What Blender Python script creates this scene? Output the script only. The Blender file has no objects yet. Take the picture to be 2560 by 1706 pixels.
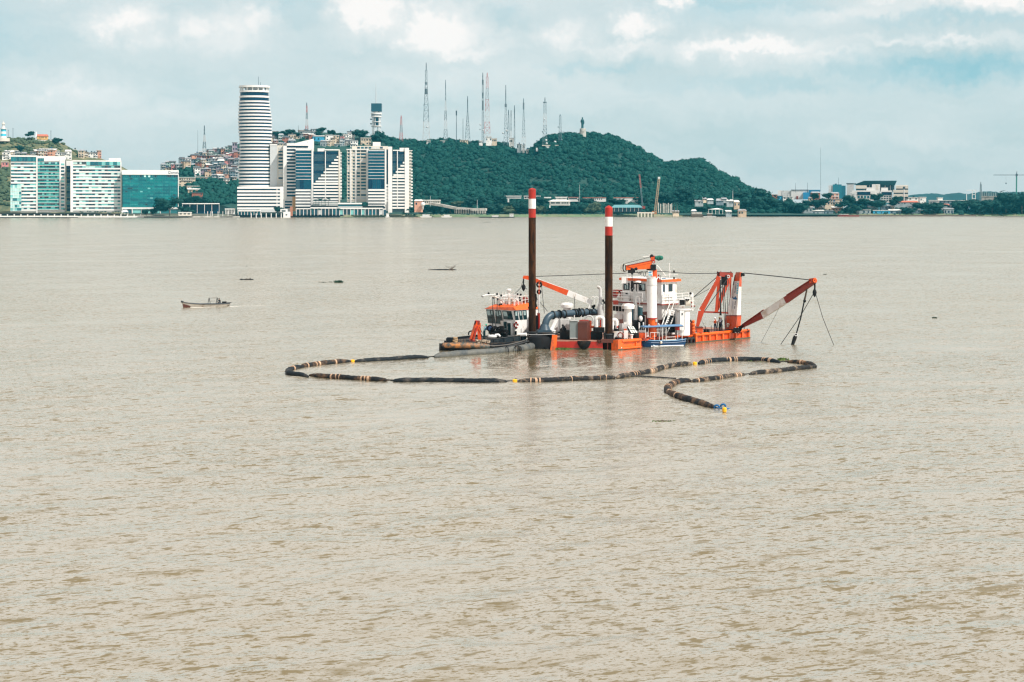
import bpy, bmesh, math, random
import numpy as np
from mathutils import Vector, Matrix
from math import sin, cos, pi, sqrt, atan2, radians as R

sc = bpy.context.scene
COL = sc.collection
rng = random.Random(7)
nrng = np.random.default_rng(11)

# ------------------------------------------------------------------ camera
F = 4000.0            # focal length in photograph pixels (2560 wide)
CX, HY, CH = 1280.0, 500.5, 18.2   # centre column, horizon row, eye height above the river
cd = bpy.data.cameras.new('camera')
cam = bpy.data.objects.new('camera', cd)
COL.objects.link(cam)
cam.location = (0, 0, CH)
cam.rotation_euler = (R(90), 0, 0)
cd.sensor_width = 36.0
cd.lens = F / 2560 * 36.0
cd.shift_y = (HY - 853.0) / 2560
cd.clip_start = 0.5
cd.clip_end = 9000
sc.camera = cam

# ------------------------------------------------------------------ light
SUN_EL, SUN_X, SUN_Y = R(50), 0.80, -0.60
to_sun = Vector((SUN_X * cos(SUN_EL), SUN_Y * cos(SUN_EL), sin(SUN_EL))).normalized()
sl = bpy.data.lights.new('sun', 'SUN')
sl.energy = 5.0
sl.angle = R(0.6)
sl.color = (1.0, 0.955, 0.88)
so = bpy.data.objects.new('sun', sl)
COL.objects.link(so)
so.rotation_euler = to_sun.to_track_quat('Z', 'Y').to_euler()
so.location = (300, -200, 400)

world = bpy.data.worlds.new('World')
sc.world = world
world.use_nodes = True
nt = world.node_tree
nt.nodes.clear()

def N(tree, typ, **kw):
 n = tree.nodes.new(typ)
 for k, v in kw.items():
  if k.startswith('i_'):
   n.inputs[k[2:]].default_value = v
  else:
   setattr(n, k, v)
 return n

def lk(tree, a, b):
 tree.links.new(a, b)

def wmath(op, a, b=None, c=None, tree=None, clamp=False):
 tree = tree or nt
 n = tree.nodes.new('ShaderNodeMath')
 n.operation = op
 n.use_clamp = clamp
 for i, v in enumerate((a, b, c)):
  if v is None:
   continue
  if isinstance(v, (int, float)):
   n.inputs[i].default_value = v
  else:
   tree.links.new(v, n.inputs[i])
 return n.outputs[0]

def vmath(op, a, b=None, tree=None):
 tree = tree or nt
 n = tree.nodes.new('ShaderNodeVectorMath')
 n.operation = op
 for i, v in enumerate((a, b)):
  if v is None:
   continue
  if isinstance(v, (tuple, list)):
   n.inputs[i].default_value = v
  else:
   tree.links.new(v, n.inputs[i])
 return n

tc = N(nt, 'ShaderNodeTexCoord')
sep = N(nt, 'ShaderNodeSeparateXYZ')
lk(nt, tc.outputs['Generated'], sep.inputs[0])
az = wmath('ARCTAN2', sep.outputs[0], sep.outputs[1])
el = wmath('ARCSINE', sep.outputs[2])
comb = N(nt, 'ShaderNodeCombineXYZ')
lk(nt, az, comb.inputs[0])
lk(nt, el, comb.inputs[1])
ang = comb.outputs[0]
# domain warp gives the clouds their ragged edges
wn = N(nt, 'ShaderNodeTexNoise', i_Scale=42.0, i_Detail=8.0, i_Roughness=0.58)
lk(nt, ang, wn.inputs['Vector'])
wv = vmath('SUBTRACT', wn.outputs['Color'], (0.5, 0.5, 0.5))
wv2 = vmath('MULTIPLY', wv.outputs[0], (0.055, 0.028, 0.0))
wn3 = N(nt, 'ShaderNodeTexNoise', i_Scale=160.0, i_Detail=6.0, i_Roughness=0.62)
lk(nt, ang, wn3.inputs['Vector'])
wv3 = vmath('MULTIPLY', vmath('SUBTRACT', wn3.outputs['Color'], (0.5, 0.5, 0.5)).outputs[0], (0.014, 0.011, 0.0))
wang = vmath('ADD', vmath('ADD', ang, wv2.outputs[0]).outputs[0], wv3.outputs[0]).outputs[0]

def blob(px, py, rx, ry, s, inner=0.0):
 c = ((px - CX) / F, (HY - py) / F, 0)
 d = vmath('MULTIPLY', vmath('SUBTRACT', wang, c).outputs[0], (F / rx, F / ry, 0))
 ln = vmath('LENGTH', d.outputs[0])
 mr = N(nt, 'ShaderNodeMapRange', interpolation_type='SMOOTHSTEP')
 mr.inputs['From Min'].default_value = 1.0
 mr.inputs['From Max'].default_value = inner
 mr.inputs['To Max'].default_value = s
 lk(nt, ln.outputs['Value'], mr.inputs['Value'])
 return mr.outputs[0]

def blobs(lst):
 acc = None
 for b in lst:
  o = blob(*b)
  acc = o if acc is None else wmath('MAXIMUM', acc, o)
 return acc

cloud = blobs([(325, 65, 170, 92, .80), (385, 110, 150, 50, .6), (575, 75, 200, 105, .62), (645, 65, 105, 85, .66),
   (930, 30, 170, 110, 1.0), (1085, 80, 215, 130, .95), (1180, 130, 200, 45, .6), (1600, 70, 110, 70, .85),
   (1690, 10, 90, 40, .8), (1420, 85, 150, 90, .6), (1560, 118, 300, 36, .62), (1860, 128, 420, 52, .85), (2040, 150, 300, 30, .55),
   (2480, 5, 560, 70, .95), (2100, 40, 500, 40, .5), (2330, 112, 420, 26, .6), (230, 240, 280, 90, .62), (90, -5, 260, 45, .6),
   (470, 285, 360, 50, .42), (900, 300, 500, 60, .2), (1150, 190, 460, 80, .42), (1500, 240, 420, 60, .3), (2200, 250, 600, 50, .12)])
gap = blobs([(1850, 25, 330, 60, .95), (2400, 185, 520, 60, 1.0), (1900, 215, 420, 30, .45), (-40, 110, 300, 100, .5), (1480, 170, 260, 24, .45), (1950, 420, 900, 140, .18),
   (730, 20, 120, 60, .35), (1270, 30, 60, 60, .35), (2350, 62, 420, 22, .5)])
# cloud outside the view, thickened to brighten the river's reflection
gv = vmath('MULTIPLY', ang, (3.2, 9.0, 1.0))
gn = N(nt, 'ShaderNodeTexNoise', i_Scale=1.0, i_Detail=7.0, i_Roughness=0.55)
lk(nt, gv.outputs[0], gn.inputs['Vector'])
gm = N(nt, 'ShaderNodeMapRange', interpolation_type='SMOOTHSTEP')
gm.inputs['From Min'].default_value = 0.22
gm.inputs['From Max'].default_value = 0.50
lk(nt, gn.outputs['Fac'], gm.inputs['Value'])
hi = N(nt, 'ShaderNodeMapRange', interpolation_type='SMOOTHSTEP')
hi.inputs['From Min'].default_value = 0.10
hi.inputs['From Max'].default_value = 0.22
lk(nt, wmath('ABSOLUTE', el), hi.inputs['Value'])
hi2 = N(nt, 'ShaderNodeMapRange', interpolation_type='SMOOTHSTEP')
hi2.inputs['From Min'].default_value = 0.34
hi2.inputs['From Max'].default_value = 0.50
lk(nt, wmath('ABSOLUTE', az), hi2.inputs['Value'])
outside = wmath('MAXIMUM', hi.outputs[0], hi2.outputs[0])
# soft thin structure everywhere
fn = N(nt, 'ShaderNodeTexNoise', i_Scale=1.0, i_Detail=8.0, i_Roughness=0.6)
lk(nt, vmath('MULTIPLY', wang, (9.0, 38.0, 1.0)).outputs[0], fn.inputs['Vector'])
fm = N(nt, 'ShaderNodeMapRange')
fm.inputs['From Min'].default_value = 0.35
fm.inputs['From Max'].default_value = 0.75
fm.inputs['To Max'].default_value = 0.38
fm.clamp = True
lk(nt, fn.outputs['Fac'], fm.inputs['Value'])
pf = N(nt, 'ShaderNodeMapRange', interpolation_type='SMOOTHSTEP')
pf.inputs['From Min'].default_value = 0.38
pf.inputs['From Max'].default_value = 0.78
lk(nt, wmath('ADD', cloud, wmath('MULTIPLY', wmath('SUBTRACT', wn.outputs['Fac'], 0.5), 1.3)), pf.inputs['Value'])
puff = wmath('MULTIPLY', pf.outputs[0], wmath('MULTIPLY', cloud, 1.15))
cloud = wmath('ADD', wmath('MULTIPLY', cloud, 0.70), wmath('MULTIPLY', puff, 0.40), clamp=True)
cl = wmath('MAXIMUM', cloud, wmath('MULTIPLY', gm.outputs[0], wmath('MULTIPLY', outside, 0.9)))
cl = wmath('ADD', cl, fm.outputs[0], clamp=True)
sky = N(nt, 'ShaderNodeTexSky', sky_type='NISHITA')
sky.sun_disc = False
sky.sun_elevation = SUN_EL
sky.sun_rotation = atan2(to_sun.x, to_sun.y)
sky.air_density = 1.0
sky.dust_density = 2.0
sky.ozone_density = 1.0

def wmix(fac, a, b):
 n = N(nt, 'ShaderNodeMix', data_type='RGBA')
 for s, v in ((0, fac), (6, a), (7, b)):
  if isinstance(v, (int, float)):
   n.inputs[s].default_value = v
  elif isinstance(v, tuple):
   n.inputs[s].default_value = v
  else:
   lk(nt, v, n.inputs[s])
 return n.outputs[2]

SKYV, SKYG, SKYC = (5.35, 6.35, 6.5, 1), (2.8, 5.2, 5.9, 1), (8.7, 8.3, 8.05, 1)
veil = wmix(gap, SKYV, SKYG)
zen = N(nt, 'ShaderNodeMapRange', interpolation_type='SMOOTHSTEP')
zen.inputs['From Min'].default_value = 0.55
zen.inputs['From Max'].default_value = 1.25
zen.inputs['To Min'].default_value = 1.0
zen.inputs['To Max'].default_value = 0.35
lk(nt, wmath('ABSOLUTE', el), zen.inputs['Value'])
base = wmix(wmath('MULTIPLY', zen.outputs[0], 0.86), sky.outputs[0], veil)   # thin veil over the clear sky, thinner overhead
cl = wmath('MULTIPLY', cl, zen.outputs[0])
skyc = wmix(cl, base, SKYC)
bg = N(nt, 'ShaderNodeBackground')
bg.inputs['Strength'].default_value = 0.1
lk(nt, skyc, bg.inputs['Color'])
wo = N(nt, 'ShaderNodeOutputWorld')
lk(nt, bg.outputs[0], wo.inputs['Surface'])

# ------------------------------------------------------------------ view, sampling
sc.view_settings.view_transform = 'Standard'
sc.view_settings.look = 'None'
sc.view_settings.gamma = 1.0
sc.view_settings.exposure = 0.25
sc.view_settings.use_curve_mapping = False
sc.render.engine = 'CYCLES'
cy = sc.cycles
cy.use_denoising = True
try:
 cy.denoiser = 'OPENIMAGEDENOISE'
 cy.denoising_prefilter = 'ACCURATE'
 cy.denoising_input_passes = 'RGB_ALBEDO_NORMAL'
except Exception:
 pass
cy.max_bounces = 5
cy.diffuse_bounces = 2
cy.glossy_bounces = 3
cy.transmission_bounces = 4
cy.volume_bounces = 0
cy.transparent_max_bounces = 6
cy.sample_clamp_indirect = 6
cy.sample_clamp_direct = 5
sc.render.film_transparent = False
cy.filter_width = 1.3

# ------------------------------------------------------------------ materials
MATS = {}

def M(name, rgb, rough=0.6, metal=0.0, var=0.18, scale=0.8, dirt=None, dirt_amt=0.35, dirt_scale=0.6, spec=0.4, stretch=(1, 1, 1), bump=0.0, coat=0.0):
 """Procedural paint/metal/concrete: fine tone variation, optional second colour in ragged patches."""
 if name in MATS:
  return MATS[name]
 m = bpy.data.materials.new(name)
 m.use_nodes = True
 t = m.node_tree
 b = t.nodes['Principled BSDF']
 b.inputs['Roughness'].default_value = rough
 b.inputs['Metallic'].default_value = metal
 b.inputs['Specular IOR Level'].default_value = spec
 if coat:
  b.inputs['Coat Weight'].default_value = coat
 g = N(t, 'ShaderNodeNewGeometry')
 mp = vmath('MULTIPLY', g.outputs['Position'], stretch, tree=t)
 n1 = N(t, 'ShaderNodeTexNoise', i_Scale=scale, i_Detail=6.0, i_Roughness=0.65)
 lk(t, mp.outputs[0], n1.inputs['Vector'])
 mr = N(t, 'ShaderNodeMapRange')
 mr.inputs['From Min'].default_value = 0.25
 mr.inputs['From Max'].default_value = 0.75
 mr.inputs['To Min'].default_value = 1 - var
 mr.inputs['To Max'].default_value = 1 + var
 lk(t, n1.outputs['Fac'], mr.inputs['Value'])
 vm = N(t, 'ShaderNodeVectorMath', operation='SCALE')
 vm.inputs[0].default_value = rgb
 lk(t, mr.outputs[0], vm.inputs['Scale'])
 colr = vm.outputs[0]
 if dirt is not None:
  n2 = N(t, 'ShaderNodeTexNoise', i_Scale=dirt_scale, i_Detail=9.0, i_Roughness=0.7)
  lk(t, mp.outputs[0], n2.inputs['Vector'])
  m2 = N(t, 'ShaderNodeMapRange')
  m2.inputs['From Min'].default_value = 0.60 - 0.3 * dirt_amt
  m2.inputs['From Max'].default_value = 0.72 - 0.2 * dirt_amt
  lk(t, n2.outputs['Fac'], m2.inputs['Value'])
  mx = N(t, 'ShaderNodeMix', data_type='RGBA')
  lk(t, m2.outputs[0], mx.inputs[0])
  lk(t, colr, mx.inputs[6])
  mx.inputs[7].default_value = (*dirt, 1)
  colr = mx.outputs[2]
 lk(t, colr, b.inputs['Base Color'])
 if bump:
  bp = N(t, 'ShaderNodeBump')
  bp.inputs['Strength'].default_value = bump
  bp.inputs['Distance'].default_value = 0.05
  lk(t, n1.outputs['Fac'], bp.inputs['Height'])
  lk(t, bp.outputs[0], b.inputs['Normal'])
 MATS[name] = m
 return m

RUST = (0.16, 0.07, 0.035)
white = M('white_paint', (0.68, 0.67, 0.65), .5, dirt=(0.40, 0.31, 0.23), dirt_amt=.24, var=.10, dirt_scale=1.1, stretch=(1, 1, .3))
white2 = M('white_render', (0.64, 0.625, 0.60), .8, var=.06, scale=.12, dirt=(.62, .57, .50), dirt_amt=.10, dirt_scale=.15)
cream = M('cream_render', (0.56, 0.51, 0.435), .85, var=.08, scale=.12)
greyw = M('grey_render', (0.46, 0.47, 0.47), .85, var=.08, scale=.1)
orange = M('orange_paint', (0.56, 0.062, 0.006), .42, dirt=(0.22, 0.055, 0.02), dirt_amt=.30, var=.2, scale=1.6, dirt_scale=1.2, stretch=(1, 1, .45))
orange2 = M('bright_orange_paint', (0.74, 0.105, 0.008), .42, dirt=(0.34, 0.08, 0.03), dirt_amt=.28, var=.2, scale=1.8, dirt_scale=1.3, stretch=(1, 1, .45))
redp = M('red_paint', (0.33, 0.012, 0.005), .48, dirt=(0.11, 0.025, 0.014), dirt_amt=.30, var=.22, scale=1.2, dirt_scale=1.1, stretch=(1, 1, .5))
redbr = M('red_brown_paint', (0.20, 0.022, 0.012), .55, dirt=(0.22, 0.04, 0.02), dirt_amt=.25, var=.15)
brown = M('brown_tank_paint', (0.085, 0.024, 0.015), .6, dirt=(0.07, 0.02, 0.015), dirt_amt=.25)
rustm = M('rusty_steel', (0.017, 0.009, 0.0055), .85, spec=.12, dirt=(0.066, 0.026, 0.010), dirt_amt=.48, var=.45, scale=1.6, dirt_scale=1.9, stretch=(1, 1, .16), bump=.3)
black = M('black_steel', (0.007, 0.0075, 0.009), .65, dirt=(0.035, 0.024, 0.017), dirt_amt=.2, spec=.2)
dkgrey = M('dark_grey_steel', (0.018, 0.021, 0.024), .65, dirt=(0.08, 0.05, 0.03), dirt_amt=.2)
navy = M('dark_hull_paint', (0.006, 0.009, 0.013), .6, spec=.18, dirt=(0.10, 0.055, 0.03), dirt_amt=.22, dirt_scale=1.4)
bluegrey = M('blue_grey_pipe_paint', (0.030, 0.058, 0.082), .42, dirt=(0.03, 0.05, 0.07), dirt_amt=.25)
greybox = M('grey_cabinet_paint', (0.15, 0.175, 0.175), .55, var=.12)
greyp = M('light_grey_paint', (0.50, 0.50, 0.49), .5, dirt=(0.25, 0.2, 0.16), dirt_amt=.18)
deckm = M('rusty_deck_plate', (0.22, 0.085, 0.055), .85, dirt=(0.34, 0.24, 0.18), dirt_amt=.45, var=.3, scale=1.0, dirt_scale=.9)
darkdeck = M('dark_deck_plate', (0.02, 0.02, 0.02), .85, spec=.15, dirt=(0.085, 0.065, 0.05), dirt_amt=.45, var=.3, scale=1.2)
rubber = M('black_rubber', (0.014, 0.014, 0.015), .8, var=.3, scale=3)
hose = M('pipe_rubber', (0.012, 0.014, 0.016), .7, spec=.15, dirt=(0.16, 0.095, 0.055), dirt_amt=.42, var=.45, scale=2.2, dirt_scale=.75, bump=.5)
hosed = M('clean_pipe_rubber', (0.010, 0.014, 0.018), .68, spec=.15, dirt=(0.09, 0.08, 0.07), dirt_amt=.25, var=.35, scale=2.2, dirt_scale=.9, bump=.4)
hosew = M('worn_grey_pipe', (0.10, 0.10, 0.09), .65, dirt=(0.045, 0.055, 0.06), dirt_amt=.45, var=.35, scale=1.5, dirt_scale=.7, bump=.4)
hoseg = M('mud_streaked_pipe_rubber', (0.016, 0.017, 0.018), .7, spec=.15, dirt=(0.25, 0.185, 0.13), dirt_amt=.34, var=.45, scale=2.2, dirt_scale=.9, bump=.5)
tan = M('tan_lashing', (0.40, 0.26, 0.17), .85, var=.3, scale=4)
yellow = M('yellow_plastic', (0.80, 0.40, 0.01), .45, var=.1)
gant_shade = M('shaded_gantry_orange', (0.40, 0.038, 0.007), .5, dirt=(0.25, 0.045, 0.015), dirt_amt=.2)  # orange darkened to put the gantry's shade into the colour
bluep = M('blue_hull_paint', (0.005, 0.048, 0.135), .35, dirt=(0.03, 0.06, 0.1), dirt_amt=.2, var=.12)
blueaw = M('blue_awning', (0.085, 0.18, 0.31), .8, var=.15)
greent = M('green_tarp', (0.012, 0.12, 0.085), .8, var=.35, scale=5)
glassd = M('dark_glass', (0.010, 0.030, 0.036), .07, var=.3, scale=.5, spec=.6)
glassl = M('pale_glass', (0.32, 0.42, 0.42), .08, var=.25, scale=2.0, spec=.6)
rope_m = M('dark_cable', (0.03, 0.03, 0.03), .7)
ropet = M('tan_rope', (0.34, 0.23, 0.13), .9, var=.3, scale=6)
wood_m = M('weathered_wood', (0.10, 0.075, 0.055), .8, var=.3, scale=3)
tealg = [M('teal_glass_%s' % n, c, r, var=.25, scale=.25, spec=.6) for n, c, r in (
 ('mid', (0.012, 0.13, 0.145), .12), ('light', (0.16, 0.42, 0.40), .15), ('pale', (0.40, 0.60, 0.56), .2),
 ('deep', (0.004, 0.075, 0.10), .1), ('dark', (0.008, 0.026, 0.035), .1), ('green', (0.03, 0.24, 0.215), .14))]
bluegl = M('blue_black_glass', (0.002, 0.022, 0.050), .2, var=.3, scale=.2, spec=.22)
tealgl = M('teal_black_glass', (0.003, 0.050, 0.085), .2, var=.3, scale=.12, spec=.25)
slategl = M('slate_glass', (0.022, 0.055, 0.078), .2, var=.35, scale=.25, spec=.3)
emer = [M('emerald_glass_%s' % n, c, .12, var=.2, scale=.2, spec=.5) for n, c in (
 ('a', (0.0, 0.115, 0.13)), ('b', (0.0, 0.145, 0.15)), ('c', (0.0, 0.09, 0.11)), ('d', (0.015, 0.20, 0.20)))]
tin = M('tin_roof', (0.30, 0.32, 0.34), .55, dirt=(0.20, 0.12, 0.08), dirt_amt=.4, dirt_scale=.3, var=.2, scale=.3)
tindk = M('dark_tin_roof', (0.06, 0.075, 0.09), .6, dirt=(0.14, 0.09, 0.07), dirt_amt=.3, dirt_scale=.3)
tinlt = M('pale_tin_roof', (0.62, 0.60, 0.57), .6, dirt=(0.40, 0.30, 0.22), dirt_amt=.25, dirt_scale=.3)
tile_m = M('red_tile_roof', (0.42, 0.12, 0.07), .8, var=.2, scale=.6)
tealroof = M('teal_roof', (0.10, 0.25, 0.27), .5, var=.12, scale=.2)
WALLS = {}
for n, c in (('grey', (.27, .31, .32)), ('pink', (.50, .20, .19)), ('cream', (.58, .47, .35)), ('white', (.72, .70, .66)), ('brick red', (.30, .115, .08)),
   ('salmon', (.56, .29, .20)), ('pale green', (.30, .40, .36)), ('mauve', (.25, .20, .25)), ('blue', (.04, .27, .42)), ('tan', (.45, .34, .24)), ('slate', (.13, .18, .21))):
 WALLS[n] = M(n.replace(' ', '_') + '_house_wall', c, .9, var=.14, scale=.3, dirt=tuple(x * .55 for x in c), dirt_amt=.3, dirt_scale=.35)
ROOFS = {'grey tin': tin, 'dark tin': tindk, 'pale tin': tinlt, 'red tiled': tile_m}
trunk_m = M('tree_bark', (0.10, 0.075, 0.05), .9, var=.3)
conc = M('concrete', (0.42, 0.40, 0.36), .85, dirt=(0.22, 0.2, 0.17), dirt_amt=.35, dirt_scale=.25, var=.12, scale=.3)
steelg = M('mast_steel', (0.12, 0.16, 0.18), .5, var=.15, scale=.3)
steeld = M('dark_mast_steel', (0.04, 0.065, 0.08), .5, var=.2, scale=.3)
steelr = M('red_mast_paint', (0.36, 0.10, 0.09), .6, var=.15, scale=.3)
steelw = M('white_mast_paint', (0.44, 0.45, 0.45), .6, var=.1, scale=.3)
skin_m = M('skin', (0.26, 0.14, 0.085), .6, var=.08)

def foliage(name, c1, c2, scale=.12):
 m = bpy.data.materials.new(name)
 m.use_nodes = True
 t = m.node_tree
 b = t.nodes['Principled BSDF']
 b.inputs['Roughness'].default_value = .7
 b.inputs['Specular IOR Level'].default_value = .05
 g = N(t, 'ShaderNodeNewGeometry')
 n1 = N(t, 'ShaderNodeTexNoise', i_Scale=scale, i_Detail=8.0, i_Roughness=0.7)
 lk(t, g.outputs['Position'], n1.inputs['Vector'])
 at = N(t, 'ShaderNodeAttribute', attribute_name='tone')
 s = wmath('ADD', wmath('MULTIPLY', n1.outputs['Fac'], 1.1), wmath('MULTIPLY', at.outputs['Fac'], .75), tree=t)
 mr = N(t, 'ShaderNodeMapRange')
 mr.inputs['From Min'].default_value = .45
 mr.inputs['From Max'].default_value = 1.35
 lk(t, s, mr.inputs['Value'])
 mx = N(t, 'ShaderNodeMix', data_type='RGBA')
 lk(t, mr.outputs[0], mx.inputs[0])
 mx.inputs[6].default_value = (*c1, 1)
 mx.inputs[7].default_value = (*c2, 1)
 lk(t, mx.outputs[2], b.inputs['Base Color'])
 MATS[name] = m
 return m

fol_far = foliage('hill_forest_leaves', (0.003, 0.022, 0.026), (0.017, 0.076, 0.057), .022)
fol_tree = foliage('shore_tree_leaves', (0.004, 0.026, 0.027), (0.018, 0.062, 0.050), .1)
fol_olive = foliage('olive_leaves', (0.035, 0.060, 0.036), (0.090, 0.115, 0.066), .1)
fol_weed = foliage('river_weed_leaves', (0.025, 0.055, 0.016), (0.11, 0.16, 0.045), .8)
fol_dark = foliage('dark_weed_leaves', (0.012, 0.032, 0.022), (0.03, 0.06, 0.04), .8)

# ------------------------------------------------------------------ geometry helpers

def P(px, py, Y):
 """World point seen at photograph pixel (px, py) when it stands Y metres away."""
 return Vector(((px - CX) / F * Y, Y, CH - (py - HY) / F * Y))

def WY(py):
 """Distance of the river surface seen at row py."""
 return F * CH / (py - HY)

def W(px, py, z=0.0):
 Y = F * (CH - z) / (py - HY)
 return Vector(((px - CX) / F * Y, Y, z))

class MB:
 def __init__(s):
  s.v, s.f = [], []

 def add(s, vs, fs):
  o = len(s.v)
  s.v += [tuple(v) for v in vs]
  s.f += [tuple(i + o for i in f) for f in fs]
  return s

 def box(s, c, size, rz=0.0):
  c = Vector(c)
  x, y, z = [a / 2 for a in size]
  ca, sa = cos(rz), sin(rz)
  vs = []
  for dz in (-z, z):
   for dx, dy in ((-x, -y), (x, -y), (x, y), (-x, y)):
    vs.append((c.x + dx * ca - dy * sa, c.y + dx * sa + dy * ca, c.z + dz))
  return s.add(vs, [(3, 2, 1, 0), (4, 5, 6, 7), (0, 1, 5, 4), (1, 2, 6, 5), (2, 3, 7, 6), (3, 0, 4, 7)])

 def prism(s, pts, z0, z1):
  n = len(pts)
  a = sum(pts[i][0] * pts[(i + 1) % n][1] - pts[(i + 1) % n][0] * pts[i][1] for i in range(n))
  if a < 0:
   pts = pts[::-1]
  vs = [(p[0], p[1], z0) for p in pts] + [(p[0], p[1], z1) for p in pts]
  fs = [tuple(range(n))[::-1], tuple(range(n, 2 * n))] + [(i, (i + 1) % n, n + (i + 1) % n, n + i) for i in range(n)]
  return s.add(vs, fs)

 def hexa(s, b, t):
  """solid between two quads given in the same order"""
  vs = [tuple(p) for p in b] + [tuple(p) for p in t]
  return s.add(vs, [(3, 2, 1, 0), (4, 5, 6, 7), (0, 1, 5, 4), (1, 2, 6, 5), (2, 3, 7, 6), (3, 0, 4, 7)])

 def tube(s, pts, r, n=8, cap=True):
  pts = [Vector(p) for p in pts]
  m = len(pts)
  rs = r if isinstance(r, (list, tuple)) else [r] * m
  vs, fs = [], []
  up = None
  for i, p in enumerate(pts):
   d = (pts[min(i + 1, m - 1)] - pts[max(i - 1, 0)])
   if d.length < 1e-9:
    d = Vector((0, 0, 1))
   d.normalize()
   if up is None:
    up = Vector((0, 0, 1)) if abs(d.z) < .9 else Vector((1, 0, 0))
   a = d.cross(up).normalized()
   b = a.cross(d).normalized()
   up = b
   for k in range(n):
    t = 2 * pi * k / n
    vs.append(p + (a * cos(t) + b * sin(t)) * rs[i])
  for i in range(m - 1):
   for k in range(n):
    k2 = (k + 1) % n
    fs.append((i * n + k, i * n + k2, (i + 1) * n + k2, (i + 1) * n + k))
  if cap:
   fs.append(tuple(range(n))[::-1])
   fs.append(tuple(range((m - 1) * n, m * n)))
  return s.add(vs, fs)

 def beam(s, p0, p1, w, h=None, w1=None, h1=None, up=(0, 0, 1)):
  p0, p1 = Vector(p0), Vector(p1)
  h = w if h is None else h
  w1 = w if w1 is None else w1
  h1 = h if h1 is None else h1
  d = (p1 - p0).normalized()
  u = Vector(up)
  if abs(d.dot(u)) > .98:
   u = Vector((1, 0, 0))
  a = d.cross(u).normalized()
  b = a.cross(d).normalized()
  q = lambda p, ww, hh: [p - a * ww / 2 - b * hh / 2, p + a * ww / 2 - b * hh / 2, p + a * ww / 2 + b * hh / 2, p - a * ww / 2 + b * hh / 2]
  vs = q(p0, w, h) + q(p1, w1, h1)
  return s.add(vs, [(0, 1, 2, 3), (7, 6, 5, 4), (1, 0, 4, 5), (2, 1, 5, 6), (3, 2, 6, 7), (0, 3, 7, 4)])

 def lathe(s, c, prof, n=20, sx=1, sy=1, rz=0.0):
  """prof: (radius, z) from bottom to top about the vertical through c"""
  c = Vector(c)
  vs, fs = [], []
  for r, z in prof:
   for k in range(n):
    t = 2 * pi * k / n
    x, y = r * cos(t) * sx, r * sin(t) * sy
    vs.append((c.x + x * cos(rz) - y * sin(rz), c.y + x * sin(rz) + y * cos(rz), c.z + z))
  m = len(prof)
  for i in range(m - 1):
   for k in range(n):
    k2 = (k + 1) % n
    fs.append((i * n + k, i * n + k2, (i + 1) * n + k2, (i + 1) * n + k))
  fs.append(tuple(range(n))[::-1])
  fs.append(tuple(range((m - 1) * n, m * n)))
  return s.add(vs, fs)

 def ball(s, c, r, n=10, m=7, sx=1, sy=1, sz=1):
  prof = [(max(r * sin(pi * i / m), 1e-3), -r * cos(pi * i / m) * sz) for i in range(m + 1)]
  return s.lathe(c, prof, n, sx, sy)

 def torus(s, c, axis, Rr, r, n=18, m=8):
  c, ax = Vector(c), Vector(axis).normalized()
  a = ax.orthogonal().normalized()
  b = ax.cross(a)
  vs, fs = [], []
  for i in range(n):
   t = 2 * pi * i / n
   d = a * cos(t) + b * sin(t)
   for k in range(m):
    u = 2 * pi * k / m
    vs.append(c + d * (Rr + r * cos(u)) + ax * r * sin(u))
  for i in range(n):
   for k in range(m):
    i2, k2 = (i + 1) % n, (k + 1) % m
    fs.append((i * m + k, i2 * m + k, i2 * m + k2, i * m + k2))
  return s.add(vs, fs)

ROOT = {}     # part name -> world location of its thing (meshes are stored relative to it)

def link(o, parent):
 COL.objects.link(o)
 if parent is not None:
  o.parent = parent
  if parent.parent is not None:
   o.matrix_parent_inverse = parent.matrix_basis.inverted()
  ROOT[o.name] = ROOT.get(parent.name, Vector((0, 0, 0)))

def thing(name, label, cat, loc=(0, 0, 0), yaw=0.0, group=None):
 o = bpy.data.objects.new(name, None)
 o.empty_display_size = .5
 COL.objects.link(o)
 o.location = loc
 o.rotation_euler = (0, 0, yaw)
 o['label'] = label
 o['category'] = cat
 if group:
  o['group'] = group
 ROOT[o.name] = Vector(loc)
 return o

def tag(o, label=None, cat=None, group=None, kind=None):
 for k, v in (('label', label), ('category', cat), ('group', group), ('kind', kind)):
  if v:
   o[k] = v
 return o

def mk(name, mb, mat, parent=None, local=False, smooth=None, label=None):
 """one mesh object; mb in world metres unless local"""
 off = Vector((0, 0, 0)) if (local or parent is None) else ROOT.get(parent.name, Vector((0, 0, 0)))
 me = bpy.data.meshes.new(name)
 me.from_pydata([(v[0] - off.x, v[1] - off.y, v[2] - off.z) for v in mb.v], [], mb.f)
 me.validate()
 bm = bmesh.new()
 bm.from_mesh(me)
 bmesh.ops.recalc_face_normals(bm, faces=bm.faces)
 bm.to_mesh(me)
 bm.free()
 if isinstance(mat, (list, tuple)):
  for m_ in mat:
   me.materials.append(m_)
 else:
  me.materials.append(mat)
 if smooth is not None:
  me.polygons.foreach_set('use_smooth', [True] * len(me.polygons))
  me.set_sharp_from_angle(angle=R(smooth))
 o = bpy.data.objects.new(name, me)
 link(o, parent)
 if label:
  o['label'] = label
 return o

CUBES = {}

def cube(name, mat, parent, c, size, rz=0.0):
 """box part in its thing's own axes; alike boxes share one mesh"""
 me = CUBES.get(mat.name)
 if me is None:
  b = MB().box((0, 0, 0), (1, 1, 1))
  me = bpy.data.meshes.new('box_' + mat.name)
  me.from_pydata(b.v, [], b.f)
  me.materials.append(mat)
  CUBES[mat.name] = me
 o = bpy.data.objects.new(name, me)
 o.location = c
 o.scale = size
 o.rotation_euler = (0, 0, rz)
 link(o, parent)
 return o

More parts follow.
